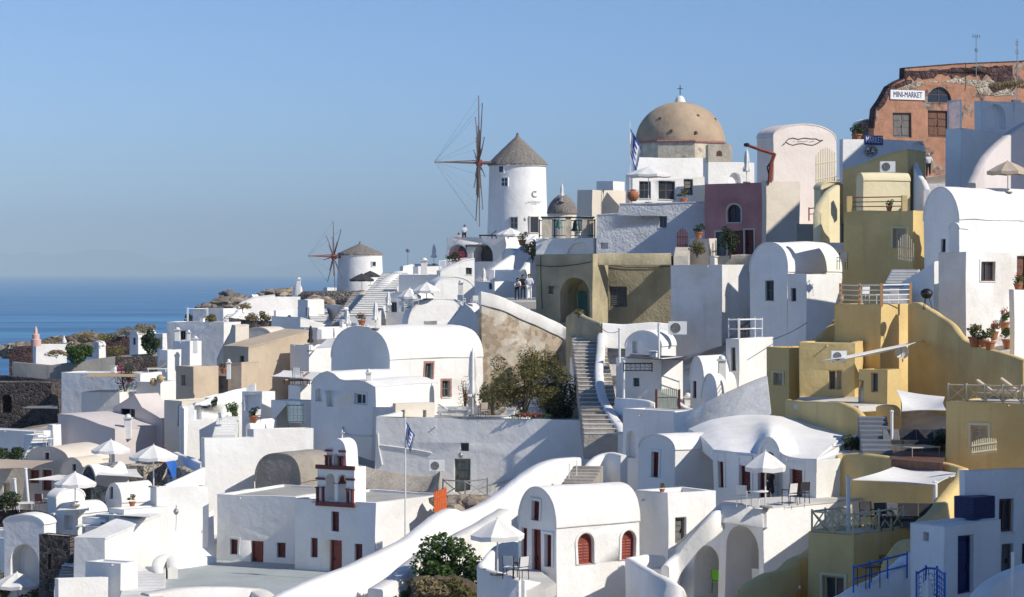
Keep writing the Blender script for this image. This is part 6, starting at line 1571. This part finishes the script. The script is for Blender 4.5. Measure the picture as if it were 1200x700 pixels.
CH(1066, 694, 50.5, 60, 'brown slatted chair by the blue handrail', 'blue_paint', 'blue_paint')
CH(48, 595, 95, 160, 'cushioned chair on the lounge terrace', 'white_paint', 'red_cloth', 1.2)
CH(196, 562, 98.5, 200, 'blue chair beside the blue tarpaulin', 'blue_paint', 'blue_paint'); 
def TB(px, py, Y, label, **k): place(('t',) + tuple(sorted(k.items())), mk_table(**k), foot(px, py, Y), .4, label)
TB(889, 607, 67, 'small round white table under the terrace parasol', rnd=True, w=.8); TB(1030, 358, 85, 'small white table on the sun deck', w=.8, h=.5)
TB(1075, 534, 70, 'low wooden bench table in front of the grey sofas', w=1.4, h=.4, top='pale_wood', leg='pale_wood'); TB(1060, 612, 59.5, 'dark low table on the lower ochre terrace', w=1.0, h=.4, top='grey_wood', leg='grey_wood')
TB(1018, 698, 50, 'little brown folding table by the blue handrail', w=.6, h=.7, top='brown_wood', leg='brown_wood'); TB(730, 560, 84, 'small dark frame table on the grey seat terrace', w=.6, h=.45, top='grey_wood', leg='grey_wood')
TB(30, 592, 95.5, 'low white table on the lounge terrace', w=1.0, h=.5)
def LG(px, py, Y, rz, label, **k): place(('l',) + tuple(sorted(k.items())), mk_lounger(**k), foot(px, py, Y), R(rz), label)
LG(1168, 466, 69.5, 160, 'left tan sun lounger on the ochre terrace at the right edge', seat='tan_cloth'); LG(1196, 467, 69.5, 160, 'right tan sun lounger on the ochre terrace at the right edge', seat='tan_cloth')
LG(530, 489, 96, 170, 'pale lounger on the terrace of the great vault', seat='white_cloth', frame='white_paint'); LG(348, 452, 108.5, 20, 'brown striped lounger in the blue-shaded yard', seat='tan_cloth', frame='brown_wood'); LG(720, 556, 82.5, 185, 'grey stone-coloured lounger by the lower steps', seat='grey_cloth', frame='grey_wood')
LG(184, 452, 138, 10, 'straw-coloured lounger right of the bougainvillea', seat='straw', frame='white_paint'); LG(1090, 696, 50, 40, 'blue lounger beside the folded off-white parasol', seat='navy', frame='blue_paint')
def sofa(label, px, py, Y, w, rz):
    root = empty('sofa', foot(px, py, Y), label, 'sofa', None, R(rz))
    mb = MB(); mb.bx(-w / 2, -.4, .0, w / 2, .45, .26); mb.build('base', 'grey_wood', root, local=True)
    n = max(2, round(w / .75))
    for i in range(n):
        a, b_ = -w / 2 + w * i / n + .02, -w / 2 + w * (i + 1) / n - .02
        mb = MB(); mb.bx(a, -.4, .263, b_, .28, .42); mb.build('seat_cushion', 'dark_cloth', root, local=True)
        mb = MB(); mb.prism([(a, .25, .42), (b_, .25, .42), (b_, .36, .85), (a, .36, .85)], (0, .12, 0)); mb.build('back_cushion', 'dark_cloth' if i % 3 else 'grey_cloth', root, local=True)
    return root
sofa('long dark grey sofa under the white square sail', 1076, 527, 73, 3.0, 3); sofa('dark sofa under the large lower sail', 1064, 603, 62.5, 2.3, -8)
# ================================================ air conditioners and roof gear
for i, (x, y, Y, rz, l) in enumerate(((512, 552, 90.8, 0, 'white air conditioner left of the grey-green door'), (1040, 202, 104, 0, 'white air conditioner on the uppermost ochre house'), (794, 392, 97.5, 0, 'white air conditioner on the wall above the courtyard back house'), (983, 424, 80.5, 0, 'white air conditioner high in the sunken ochre courtyard'))):
    place('ac', mk_ac, P(x, y, Y), R(rz), l, None, (1, 1.15, 1.3, .9)[i])
def louvre_box():
    a = foot(1142, 608, 52); root = empty('cooling_unit', a, 'large navy louvred cooling unit on the roof of the navy door annex', 'cooling unit', None, R(40))
    mb = MB(); mb.bx(-.52, -.42, 0, .52, .42, .72); mb.build('casing', 'navy', root, local=True)
    mb = MB()
    for i in range(9): mb.bx(-.5, -.45, .06 + i * .072, .5, -.42, .085 + i * .072); mb.bx(-.55, -.4, .06 + i * .072, -.52, .4, .085 + i * .072)
    mb.build('louvre', 'navy', root, local=True)
louvre_box()
def antenna(label, px, y0, y1, Y, arms):
    a, b_ = P(px, y1, Y), P(px, y0, Y); root = empty('antenna', a, label, 'antenna'); mb = MB(); mb.tube([a - UP * 1.5, b_], .035, 6); mb.build('mast', 'grey_metal', root)
    H_ = (b_ - a).length
    for k, w, d in arms:
        mb = MB(); c = a + UP * H_ * k; mb.tube([c - Vector((w, d, 0)), c + Vector((w, d, 0))], .025, 5)
        for q in (-.8, -.3, .3, .8): mb.tube([c + Vector((w * q, d * q, -.16)), c + Vector((w * q, d * q, .16))], .018, 4)
        mb.build('aerial', 'green_paint' if px < 1160 else 'grey_metal', root)
antenna('television antenna with two crossbars on the orange shop roof', 1144, 41, 74, 133, [(.95, .35, .1), (.45, .15, .2)])
antenna('tall thin antenna mast at the right end of the shop roof', 1192, 46, 96, 128, [(.9, .2, .1), (.7, .18, .1)])
def dish():
    c = P(1057, 413, 82.5); root = empty('satellite_dish', P(1058, 424, 82.5), 'white round satellite dish on the wave-shaped ochre wall', 'satellite dish'); n = Vector((-.25, -.9, .3)).normalized(); q = n.to_track_quat('Z', 'Y')
    mb = MB(); mb.lathe([(.01, -.08), (.2, -.06), (.36, .02), (.36, .04), (.2, -.04), (.01, -.06)], (0, 0, 0), 28); mb.v = [c + q @ v for v in mb.v]; mb.build('reflector', 'white_paint', root, angle=60)
    mb = MB(); mb.tube([c - UP * .3, c + n * .45], .018, 5); mb.lathe([(.01, 0), (.045, .02), (.01, .1)], c + n * .43, 8); mb.build('feed_arm', 'grey_metal', root); mb = MB(); mb.tube([c - n * .08, c - n * .3 - UP * .4], .03, 6); mb.build('bracket', 'grey_metal', root)
dish()
def crane():
    a = P(902, 212, 114.5); root = empty('crane_arm', a, 'rusty red folding crane arm on the roof of the rose-pink house', 'crane'); p = lambda x, y: P(x, y, 114.5)
    for nm, L_, r in (('mast', [(902,214),(903,200),(904,192)], .16), ('upper_arm', [(902,196),(905,188),(908,180)], .13), ('boom', [(908,181),(892,176),(875,170)], .11)):
        mb = MB(); mb.tube([p(*q) for q in L_], r, 6); mb.build(nm, 'rust_red', root)
    mb = MB(); mb.tube([p(901,205), p(899,196), p(907,184)], .05, 5); mb.build('hydraulic_ram', 'black_metal', root); mb = MB(); mb.lathe([(.01, -.15), (.2, -.1), (.2, .1), (.01, .15)], p(875,170), 10); mb.build('pulley', 'black_metal', root)
crane()
def lamp(label, px, py, Y, face_down=.5, wall=True):
    a = P(px, py, Y); root = empty('wall_lamp', a, label, 'lamp'); mb = MB(); mb.tube([a + UP * .25, a + Vector((0, -.15, .35)), a + Vector((0, -.25, .2))], .02, 5); mb.build('arm', 'grey_metal', root)
    mb = MB(); mb.lathe([(.02, .22), (.12, .12), (.15, .05), (.1, -.08), (.02, -.14)], a + Vector((0, -.25, 0)), 12); mb.build('lamp_shade', 'grey_metal', root)
lamp('round grey wall lamp on the large sunlit wall', 207, 600, 86.6); lamp('small wall lamp beside the tall windmill door', 615, 258, 165); lamp('small dark wall lamp over the grey-green door', 540, 534, 91)
mb = MB(); mb.tube([P(207, 600, 87), P(206, 622, 87)], .02, 5); o = mb.build('wall_conduit', 'white_old'); recenter(o); tag(o, 'thin vertical conduit below the round grey wall lamp', 'conduit')
for pts_, l, mt, r, fc in (([(402,500),(404,508),(412,511),(425,511),(436,511)], 'curving white pipe on the shaded wall of the double-humped house', 'white', .06, hump.L), ([(446,522),(470,525),(490,528),(506,531)], 'thin white pipe running along the long retaining house', 'white', .05, reten.L), ([(443,508),(444,525),(448,545)], 'short upright white pipe at the left end of the retaining house', 'white', .05, reten.L)):
    mb = MB(); mb.tube([fc.hit(x, y) + fc.n * .05 for x, y in pts_], r, 6); o = mb.build('wall_pipe', mt); recenter(o); tag(o, l, 'pipe')
for pts_, fc, l in (([(629,311),(645,312.5),(660,312),(678,310),(693,307)], oliv.L, 'black cable sagging across the arched olive house'), ([(714,311),(735,313.5),(760,314),(786,312)], oliv2.L, 'black cable sagging across the shuttered olive house'), ([(634,300),(634,318),(635,345),(636,362)], oliv.L, 'dark pipe running down left of the pointed arch')):
    mb = MB(); mb.tube([fc.hit(x, y) + fc.n * .05 for x, y in pts_], .022, 5); o = mb.build('cable', 'black_metal'); recenter(o); tag(o, l, 'cable')
# chimneys and finials
def chim(label, px, py, Y, w=.45, h=1.0, mat='white'):
    a = foot(px, py, Y); mb = MB(); mb.prism([a + Vector((-w / 2, -w / 2, -.8)), a + Vector((w / 2, -w / 2, -.8)), a + Vector((w / 2, w / 2, -.8)), a + Vector((-w / 2, w / 2, -.8))], UP * (h + .8))
    root = empty('chimney', a, label, 'chimney'); mb.build('stack', mat, root)
    mb = MB(); mb.box(a + UP * (h + .04), (w * 1.35, 0, 0), (0, w * 1.35, 0), (0, 0, .08)); mb.lathe([(w * .5, h + .08), (w * .4, h + .25), (.02, h + .32)], a, 12); mb.build('cap', mat, root)
for c in (('white chimney on the wide shaded house', 221, 396, 165, .35, .5), ('white chimney with a dark mouth on the stepped block', 208, 392, 160, .5, .4), ('white chimney above the blue hatch block', 229, 404, 150, .4, .5), ('white chimney behind the big vault gable', 405, 378, 124, .6, .8), ('squat white chimney on the sunny roofs left of the big mill', 497, 312, 158, .6, .5),
    ('short white chimney at the right of the domed jumble', 540, 338, 138, .4, .4), ('white chimney beside the rooftop pots', 268, 432, 122, .3, .4), ('white chimney on the left lilac house', 150, 506, 108, .45, .6), ('small white chimney behind the tiny vaults', 846, 436, 92, .4, .7), ('tall thin white chimney on the ridge left of the small windmill', 350, 350, 206, .5, 1.9),
    ('small white chimney on the house with the double-humped gable', 432, 446, 97, .3, .4), ('white chimney block on the courtyard wall by the slatted gate', 806, 476, 88.6, .4, .5)):
    chim(*c)
def finial(label, px, py, Y, h, mat='white', w=.5):
    a = foot(px, py, Y); mb = MB(); mb.lathe([(w, 0), (w, h * .35), (w * .7, h * .37), (w * .7, h * .6), (w * .35, h * .64), (w * .3, h * .85), (.05, h), (.01, h + .1)], a, 14); o = mb.build('finial', mat); recenter(o); tag(o, label, 'finial')
finial('pink tiered chapel finial on the far left ridge', 42, 406, 188, 2.3, 'pink_white', .62); finial('small white finial on the low wall behind the shrine', 75, 402, 186, .8, 'white', .3)
# ================================================ rocks
def rock(label, px, py, Y, w, d, h, seed, mat='rock', name='boulder'):
    c = P(px, py, Y); mb = MB(); n, m = 36, 18; vs = []
    for i in range(m + 1):
        a = math.pi * i / m
        for j in range(n):
            t = 2 * math.pi * j / n; v = Vector((math.sin(a) * math.cos(t), math.sin(a) * math.sin(t), math.cos(a)))
            k = 1 + .38 * noise.noise(v * 1.7 + Vector((seed, 0, 0))) + .16 * noise.noise(v * 5 + Vector((0, seed, 0))) + .07 * noise.noise(v * 13)
            vs.append(c + Vector((v.x * w * k, v.y * d * k, v.z * h * k)))
    mb.add(vs, [(i * n + j, i * n + (j + 1) % n, (i + 1) * n + (j + 1) % n, (i + 1) * n + j) for i in range(m) for j in range(n)])
    o = mb.build(name, mat, angle=30); recenter(o); tag(o, label, 'rock')
rock('big rounded grey-brown boulder on the ridge against the sea', 269, 347, 222, 1.5, 1.4, .75, 1, 'rock_grey')
rock('pale rock outcrop under the big rounded boulder', 270, 359, 216, 3.6, 2.5, 1.1, 4); rock('low rock ledge left of the big rounded boulder', 248, 362, 218, 2.4, 2, .7, 6); rock('rocky lump right of the big rounded boulder', 290, 354, 220, 2.2, 2, .9, 9)
rock('rocks behind the domed chapel roofs', 326, 345, 232, 2.6, 2, .8, 11); rock('small ridge rock behind the little gabled chapel', 342, 343, 234, 1.6, 1.6, .7, 15)
rock('brown earth mound on the left crest', 110, 404, 205, 6, 3, 1.4, 13); rock('brown earth mound at the far left crest', 30, 412, 196, 3.4, 3, 1.2, 17); rock('weathered rock step under the round lava terrace', 372, 358, 190, 2.0, 2, 1.1, 21)
rock('dark soil heap in the wild garden', 520, 712, 76, 2.4, 2, 1.3, 23, 'soil'); rock('stony slope under the weathered railing', 545, 596, 86, 1.9, 1.4, .8, 25)

PR(8, 640, 92, 'small open cream parasol at the left edge beside the leafy tree', 1.1, 2.0)
PR(88, 600, 92, 'pale parasol over the small cream canopy cottage', 1.2, 1.9)
PR(130, 552, 101, 'pale parasol on the lilac-roofed terrace left of the rubble wall', 1.2, 1.6)
CH(57, 512, 118, 30, 'small white chair on the far-left stepped block', sc_=1.1); CH(262, 500, 104, 120, 'white bench chair in the bright upper courtyard'); CH(300, 499, 103.5, 220, 'dark folding chair near the garden alcove', 'black_metal', 'white_cloth')
TB(12, 590, 96.5, 'small red-topped table at the left edge of the lounge terrace', w=.8, h=.5, top='red_cloth'); TB(540, 492, 96, 'low white stone table beside the tall folded parasol', w=1.1, h=.6)
CH(566, 490, 97, 200, 'small brown chair behind the terrace planter', 'brown_wood', 'tan_cloth')
def cable(label, a, b_, sagz=.5):
    p, q = P(*a), P(*b_); mb = MB(); mb.tube([p.lerp(q, t / 12) - UP * sagz * math.sin(math.pi * t / 12) for t in range(13)], .02, 4); o = mb.build('cable', 'black_metal'); recenter(o); tag(o, label, 'cable')
cable('thin black cable from the tower room to the rounded gable', (905, 398, 91), (946, 378, 97), .1)
cable('thin cable from the white courtyard post to the arched olive wall', (726, 388, 92), (700, 380, 104), .3)

railing('pergola', 'white pergola frame on the upper terrace house beside the sea', [(220,379,188), (243,379,190)], 1.7, 'white_paint', 'bars', .1, gap=3, rails=1, cat='pergola')
railing('balustrade', 'white balustrade on the sunny roofs below the folded skyline parasol', [(515,316,156), (548,312,160)], .8, 'white_paint', 'balusters', .06, gap=1.5)
PR(246, 408, 158, 'dark flat parasol on the white terrace above the stepped blocks', 1.1, 1.0, 'dark_cloth')
PR(500, 352, 140, 'half-hidden white parasol beside the dome-like vault', 1.1, 1.3)
PC(364, 412, 125, 'folded dark parasol at the right end of the long tan house', 2.0, 'dark_cloth'); PC(407, 388, 131, 'folded white parasol behind the great vault gable', 1.7, r=.3)
LG(556, 280, 160, 5, 'left dark lounger on the arch terrace below the mill', seat='dark_cloth', frame='black_metal'); LG(572, 280, 161, 5, 'middle dark lounger on the arch terrace below the mill', seat='dark_cloth', frame='black_metal'); LG(586, 280, 161, 5, 'right dark lounger on the arch terrace below the mill', seat='dark_cloth', frame='black_metal')
CH(472, 366, 132, 160, 'white chair left of the cafe table by the small porch doorway'); CH(486, 367, 131, 200, 'white chair right of the cafe table by the small porch doorway'); TB(479, 367, 131, 'white cafe table by the small porch doorway', w=.7, rnd=True)
def ridge_cross():
    a = foot(314, 356, 204); root = empty('iron_cross', a, 'dark iron cross beside the little gabled chapel on the ridge', 'cross'); mb = MB(); mb.tube([a - UP * .3, a + UP * 1.5], .07, 6); mb.build('upright', 'black_metal', root); mb = MB(); mb.tube([a + UP * 1.05 - Vector((.45, 0, 0)), a + UP * 1.05 + Vector((.45, 0, 0))], .07, 6); mb.build('crossbar', 'black_metal', root)
ridge_cross()
def street_lamp(label, px, py, Y, h):
    a = foot(px, py, Y); root = empty('street_lamp', a, label, 'street lamp'); mb = MB(); mb.tube([a - UP * .3, a + UP * h], .045, 6, .03); mb.build('pole', 'grey_metal', root)
    mb = MB(); mb.lathe([(.02, h + .35), (.24, h + .2), (.2, h), (.05, h - .05)], a, 12); mb.build('lamp_shade', 'grey_metal', root)
street_lamp('street lamp on the white roofs left of the ridge chimney', 339, 366, 190, 2.2); street_lamp('thin street lamp on the sunny roofs left of the big mill', 478, 318, 160, 1.4)
def glass_screen():
    a, b_ = P(1111, 152, 109.5), P(1126, 151, 108.5); h = 1.9; root = empty('glass_screen', a, 'framed glass wind screen on the shaded parapet house', 'screen')
    for q in (a, b_): mb = MB(); mb.box(q + UP * h / 2, (.1, 0, 0), (0, .1, 0), (0, 0, h)); mb.build('post', 'white_paint', root)
    mb = MB(); mb.tube([a + UP * h, b_ + UP * h], .05, 6); mb.build('rail', 'white_paint', root); mb = MB(); mb.prism([a + UP * .1, b_ + UP * .1, b_ + UP * (h - .05), a + UP * (h - .05)], (0, .02, 0)); mb.build('pane', 'clear_glass', root)
glass_screen()
# ================================================ plants
B = shrub
B('wild olive-green shrub sprawling below the ruined stone wall', 613, 488, 98, 5.0, 4.1, 'leaf_olive', 7500, .065, 3, depth=2.0, clumps=44, base=P(613, 488, 98))
B('darker evergreen part of the thicket beside the stepped white wall', 654, 488, 98, 2.4, 3.4, 'leaf_dark', 2800, .07, 4, depth=1.6, clumps=18, base=P(655, 488, 98.5))
B('yellowish brushwood hanging from the ruined stone wall', 632, 430, 105.5, 3.4, 1.8, 'leaf_olive', 1500, .08, 5, depth=1.0, clumps=12)
B('dry twiggy bush at the left foot of the ruined stone wall', 578, 482, 101.5, 1.9, 2.4, 'leaf_dry', 900, .07, 6, depth=1.2)
B('small green bush behind the tall folded parasol', 567, 476, 98.5, 1.0, 1.6, 'leaf_green', 500, .07, 8)
B('large bright green bush in the garden at the bottom edge', 520, 688, 77, 2.5, 2.5, 'leaf_green', 3600, .095, 11, depth=2.0, clumps=16, base=P(520, 688, 77))
B('dark green bush between the garden and the curved terrace wall', 552, 694, 77, 1.5, 2.1, 'leaf_dark', 1500, .08, 12, clumps=12, base=P(552, 694, 77))
B('feathery dry grass clump at the bottom edge', 508, 708, 74, 2.2, 1.3, 'leaf_dry', 1800, .10, 13, clumps=14, base=P(508, 708, 74))
B('olive-coloured scrub right of the dry grass', 540, 708, 74, 1.8, 1.3, 'leaf_olive', 1500, .08, 14, clumps=12, base=P(540, 708, 74))
B('low dark scrub left of the large bright green bush', 482, 706, 76, 1.2, .9, 'leaf_dark', 700, .07, 15, base=P(482, 706, 76))
B('round bright green tree on the left ridge', 91, 418, 183, 2.7, 2.4, 'leaf_green', 1600, .13, 21, name='tree', cat='tree', clumps=12)
B('round dark green tree between the small chapel and the box house', 174, 416, 177, 2.2, 2.7, 'leaf_dark', 1600, .12, 22, name='tree', cat='tree', clumps=12)
k = 0
for x, y, Y, w, h, m_, l in ((58, 408, 192, 2.6, 1.1, 'leaf_dry', 'dry scrub right of the pink finial'), (104, 399, 200, 3.0, 1.3, 'leaf_dry', 'dry scrub behind the bright ridge tree'), (122, 397, 203, 3.4, 1.2, 'leaf_olive', 'dry scrub above the arched niche shrine'), (148, 396, 203, 2.6, 1.2, 'leaf_dry', 'dry scrub left of the small chapel'),
    (170, 392, 198, 2.4, 1.0, 'leaf_dry', 'dry scrub behind the small chapel'), (138, 412, 184, 2.4, 1.2, 'leaf_olive', 'grey-green bush in front of the brown dry-stone wall'), (66, 418, 178, 2.4, .9, 'leaf_dry', 'dry weeds before the long cream wall house'), (222, 378, 200, 1.4, 1.1, 'leaf_dark', 'dark bush beside the white pergola frame'),
    (246, 380, 186, 1.8, .9, 'leaf_olive', 'olive bush by the stairs of the upper terrace house'), (296, 374, 176, 1.8, .9, 'leaf_dry', 'dry weeds on the dark dry-stone wall'), (312, 372, 176, 1.5, 1.1, 'leaf_olive', 'green weeds at the right of the dark dry-stone wall'), (284, 362, 196, 2.2, .8, 'leaf_dry', 'sparse dry plants on the sloping white farmhouse wall')):
    B(l, x, y, Y, w, h, m_, 420, .10, 30 + k); k += 1
B('leafy tree leaning over the left edge terrace', 44, 625, 92.5, 1.9, 2.3, 'leaf_olive', 1700, .08, 51, name='tree', cat='tree', clumps=12)
B('pale green plant at the left frame edge', 5, 645, 88.5, 1.1, 2.2, 'leaf_olive', 800, .08, 52); B('dark shrub under the white parasol in the bottom left corner', 46, 705, 83, 2.4, 1.3, 'leaf_dark', 1200, .08, 53); B('dark shrubs behind the left edge houses', 12, 600, 98, 2.2, 1.1, 'leaf_dark', 900, .08, 54)
B('low bush between the left edge roofs', 12, 528, 118, 2.0, 1.2, 'leaf_dark', 700, .09, 55); B('dark bush right of the plain left edge house', 70, 506, 122, 1.8, .9, 'leaf_dark', 500, .09, 56)
B('magenta bougainvillea beside the straw canopy', 147, 462, 137, 2.3, 2.3, 'leaf_dark', 500, .08, 57, flowers='bougain'); B('bougainvillea trailing from the left dark arch under the big mill', 536, 301, 160, 2.1, 1.2, 'leaf_dark', 380, .08, 58, flowers='bougain')
B('small leafy tree beside the two people in pale clothes', 624, 312, 127, 1.7, 1.7, 'leaf_olive', 900, .07, 59, name='tree', cat='tree'); B('feathery grey plant below the dark hatch', 556, 322, 148, 1.3, 1.7, 'leaf_dry', 500, .07, 60); B('low plant right of the feathery grey plant', 571, 314, 147, 1.4, .8, 'leaf_olive', 360, .07, 61)
B('climbing vine between the doors of the rose-pink house', 856, 298, 113.5, 1.6, 2.1, 'leaf_dark', 900, .07, 62, depth=.6); B('grey-green bush below the oxblood picket gate', 817, 299, 110.5, 1.1, 1.1, 'leaf_olive', 420, .06, 63)
B('dark leafy plant on the roof edge beside the ochre shoulder', 997, 528, 75, 1.0, .7, 'leaf_dark', 520, .06, 64); B('spiky green agave on the planter wall', 661, 488, 96.5, .95, .8, 'leaf_dark', 420, .11, 65)
B('row of red geraniums on the terrace planter', 622, 491, 96.2, 2.2, .4, 'leaf_green', 420, .06, 66, flowers='flower_red', depth=.5); B('red flowering clump beside the agave', 646, 490, 96.2, 1.3, .5, 'leaf_green', 320, .06, 67, flowers='flower_red', depth=.5)
B('palm-like green leaves left of the lilac gable', 82, 478, 133, 2.4, 1.9, 'leaf_green', 420, .22, 68); B('pale green plant in the garden alcove', 273, 476, 106, .9, .9, 'leaf_green', 420, .07, 69); B('green plant below the arched garden alcove', 250, 482, 106.5, .6, .6, 'leaf_dark', 220, .06, 70)
B('ivy patch beside the tall folded parasol wall', 545, 470, 99.2, 1.1, 2.2, 'leaf_dry', 260, .05, 71, depth=.4); B('scrub growing on the broken olive wall', 678, 372, 105.2, .9, .4, 'leaf_olive', 160, .05, 72)
B('dark plants beside the sofa under the white square sail', 1105, 528, 71.5, .9, .9, 'leaf_dark', 420, .06, 73); B('dry yellow grass on the right end of the shop roof', 1186, 104, 121, 3.2, .7, 'leaf_dry', 600, .10, 74)
def PT(px, py, Y, label, key='g', s=1.0, group=None, h=.5):
    spec = {'g': ('leaf_green', None), 'd': ('leaf_dark', None), 'o': ('leaf_olive', None), 'r': ('leaf_green', 'flower_red'), 'y': ('leaf_olive', None), 'b': ('leaf_dry', 'flower_red')}[key]
    place(('pot', key), mk_pot(spec[0], spec[1], seed=len(PROTO)), foot(px, py, Y), px * .7, label, group, s)
PT(1143, 408, 84.5, 'bushy yellow-green pot plant, leftmost of the pots below the brown-framed window', 'y', 1.5); PT(1153, 400, 85.5, 'dark leafy pot left of the reddish bush', 'd', 1.1); PT(1164, 396, 85.8, 'reddish flowering pot in the middle of the window pots', 'b', 1.3); PT(1176, 388, 85.8, 'big flowering pot against the white step block', 'r', 1.5); PT(1160, 410, 84, 'rounded grey-leaved pot at the front of the window pots', 'o', 1.2); PT(1181, 408, 84, 'green pot plant nearest the right edge among the window pots', 'g', 1.4)
PT(1193, 340, 82.5, 'small flowering pot on the white lower step block', 'r', 1.0); PT(819, 278, 113, 'leafy pot on the wall beside the oxblood gate', 'd', 1.3); PT(776, 578, 71.5, 'small clay pot on the roof of the grey side door block', 'o', .5)
PT(801, 238, 124, 'bushy pot in front of the right grey door below the dome', 'o', 1.4); PT(612, 276, 163, 'dark pot plant right of the tall windmill foot', 'd', 1.6); PT(297, 480, 105, 'low planter in the garden alcove', 'd', 1.3); PT(415, 384, 144, 'pot of reddish plants on the cream step wall', 'b', 1.7); PT(424, 384, 143, 'second pot of reddish plants on the cream step wall', 'b', 1.4)
PT(262, 438, 122, 'dry bush pot on the lower tan house roof', 'b', 1.1); PT(1042, 256, 98.5, 'pot on the ochre house balcony', 'd', .9); PT(190, 547, 101, 'terracotta pot above the white parasol', 'b', 1.3); PT(155, 582, 96, 'terracotta pot behind the bright white vault', 'o', .8); PT(1004, 166, 118, 'dark plant at the corner of the low shop wall', 'd', 1.6)
place('urn', mk_urn, foot(742, 236, 118.2), 0, 'large round terracotta urn on the roughcast wall below the dome')
place('jar', lambda: mk_urn('straw'), foot(180, 449, 136), 0, 'left straw-coloured jar on the pot-topped courtyard wall', None, .75); place('jar', lambda: mk_urn('straw'), foot(188, 449, 136), 0, 'right straw-coloured jar on the pot-topped courtyard wall', None, .75)
# barbecue and tarpaulin
def bbq():
    a = foot(1086, 366, 87.5); root = empty('barbecue', a, 'black kettle barbecue beside the white house on the right', 'barbecue')
    for t in (0, 2.1, 4.2): mb = MB(); mb.tube([a + Vector((.3 * math.cos(t), .3 * math.sin(t), 0)), a + Vector((.12 * math.cos(t), .12 * math.sin(t), .62))], .018, 5); mb.build('leg', 'black_metal', root)
    mb = MB(); mb.lathe([(.02, .55), (.2, .6), (.31, .76), (.32, .82)], a, 20); mb.build('bowl', 'black_metal', root, angle=60); mb = MB(); mb.lathe([(.33, .83), (.3, .95), (.16, 1.06), (.02, 1.09)], a, 20); mb.build('lid', 'black_metal', root, angle=60)
bbq()
S('tarpaulin', 'bright blue tarpaulin hung beside the white parasol', [(192,538,101), (202,534,103), (212,552,101.5), (203,562,99)], 'blue_paint', .1, 'tarpaulin')
# ================================================ people
sh = lambda m: ('shirt', ['chest', 'pelvis', 'neck', 'shl', 'ell', 'shr', 'elr'], m, {'neck': .055, 'ell': .055, 'elr': .055})
tr_ = lambda m: ('trousers', ['pelvis', 'hpl', 'knl', 'anl', 'hpr', 'knr', 'anr'], m, {'anl': .06, 'anr': .06, 'knl': .075, 'knr': .075})
person('standing person in pale blue shirt and white trousers seen from behind near the olive house', P(620, 352.5, 113), dict(elr=(.27, -.05, 1.12), har=(.2, -.25, 1.15)), 1.85, [sh('shirt_white'), tr_('shirt_white')], look=(-.3, -.9))
person('person in pale shirt and dark trousers stooping left of the one in white trousers', P(606, 352.3, 113.5), dict(chest=(.02, -.16, 1.2), neck=(.04, -.28, 1.36), head=(.05, -.34, 1.44), crown=(.05, -.38, 1.55), shl=(-.15, -.2, 1.32), shr=(.2, -.2, 1.32), ell=(-.2, -.28, 1.05), elr=(.24, -.3, 1.06), hal=(-.12, -.42, .95), har=(.2, -.45, 1.0)), 1.7, [sh('shirt_white'), tr_('trousers_dark')], look=(.4, -.9))
person('dark-clothed person half hidden between the two people in pale shirts', P(613, 352, 114.5), dict(har=(.1, -.25, 1.3), elr=(.22, -.12, 1.15)), 1.8, [sh('dress_black'), tr_('trousers_dark')], look=(.6, -.7))
person('man in a white t-shirt and black trousers climbing towards the shop arch', foot(1088, 206, 108), dict(elr=(.28, -.08, 1.15), har=(.22, -.25, 1.05), knr=(.12, .14, .56), anr=(.13, .1, .2), tor=(.13, .24, .16)), 1.9, [sh('shirt_white'), tr_('dress_black')], hair='tan_cloth', look=(.2, .95))
fd = terr.L.hit(909, 592) + terr.L.n * .35; fd.z = arcade.zt - .35
person('person in a dark dress standing in the open red doorway', fd, dict(ell=(-.22, -.1, 1.15), hal=(-.1, -.2, 1.1)), 1.65, [('dress', ['chest', 'pelvis', 'neck', 'shl', 'shr', 'hpl', 'hpr', 'knl', 'knr'], 'dress_black', {'neck': .055, 'pelvis': .18, 'knl': .11, 'knr': .11})], hair='straw', look=(-.5, -.8))
sit = dict(pelvis=(0, 0, .5), chest=(0, .02, .84), neck=(0, .02, 1.05), head=(0, .01, 1.15), crown=(0, 0, 1.27), shl=(-.19, .02, .98), shr=(.19, .02, .98), ell=(-.24, -.03, .72), elr=(.24, -.03, .72), hal=(-.14, -.25, .62), har=(.14, -.25, .62), hpl=(-.1, -.03, .48), hpr=(.1, -.03, .48), knl=(-.12, -.45, .5), knr=(.12, -.45, .5), anl=(-.12, -.45, .1), anr=(.12, -.45, .1), tol=(-.12, -.6, .04), tor=(.12, -.6, .04))
person('person in peach clothes sitting on the arch terrace wall', foot(538, 281, 160.5), sit, 1.7, [sh('peach_cloth'), tr_('peach_cloth')], look=(.8, -.4))
person('dark-haired person in a pale blue shirt sitting beside the one in peach', foot(544, 280, 161.5), sit, 1.85, [sh('shirt_white'), tr_('trousers_dark')], look=(-.7, -.6))

# ================================================ groups
NM = {'parasol': 'parasols on the terraces', 'closed_parasol': 'folded parasols', 'potted_plant': 'potted plants', 'chair': 'chairs on the terraces', 'sun_lounger': 'sun loungers', 'table': 'terrace tables', 'windmill': 'windmills on the ridge', 'air_conditioner': 'air conditioners on the walls', 'bell': 'bells under the beam', 'stone_pillar': 'stone pillars of the bell balustrade', 'chimney': 'chimneys', 'shade_sail': 'shade sails', 'flag_pole': 'Greek flags', 'wall_lamp': 'wall lamps', 'clay_urn': 'clay jars', 'antenna': 'roof antennas', 'sofa': 'dark terrace sofas', 'vaulted_house': 'barrel-vaulted houses', 'yellow_house': 'ochre houses', 'post': 'white posts'}
for o in sc.objects:
    if o.parent is None and o.name.split('.')[0] in NM and 'label' in o.keys(): o['group'] = NM[o.name.split('.')[0]]

hand_made()
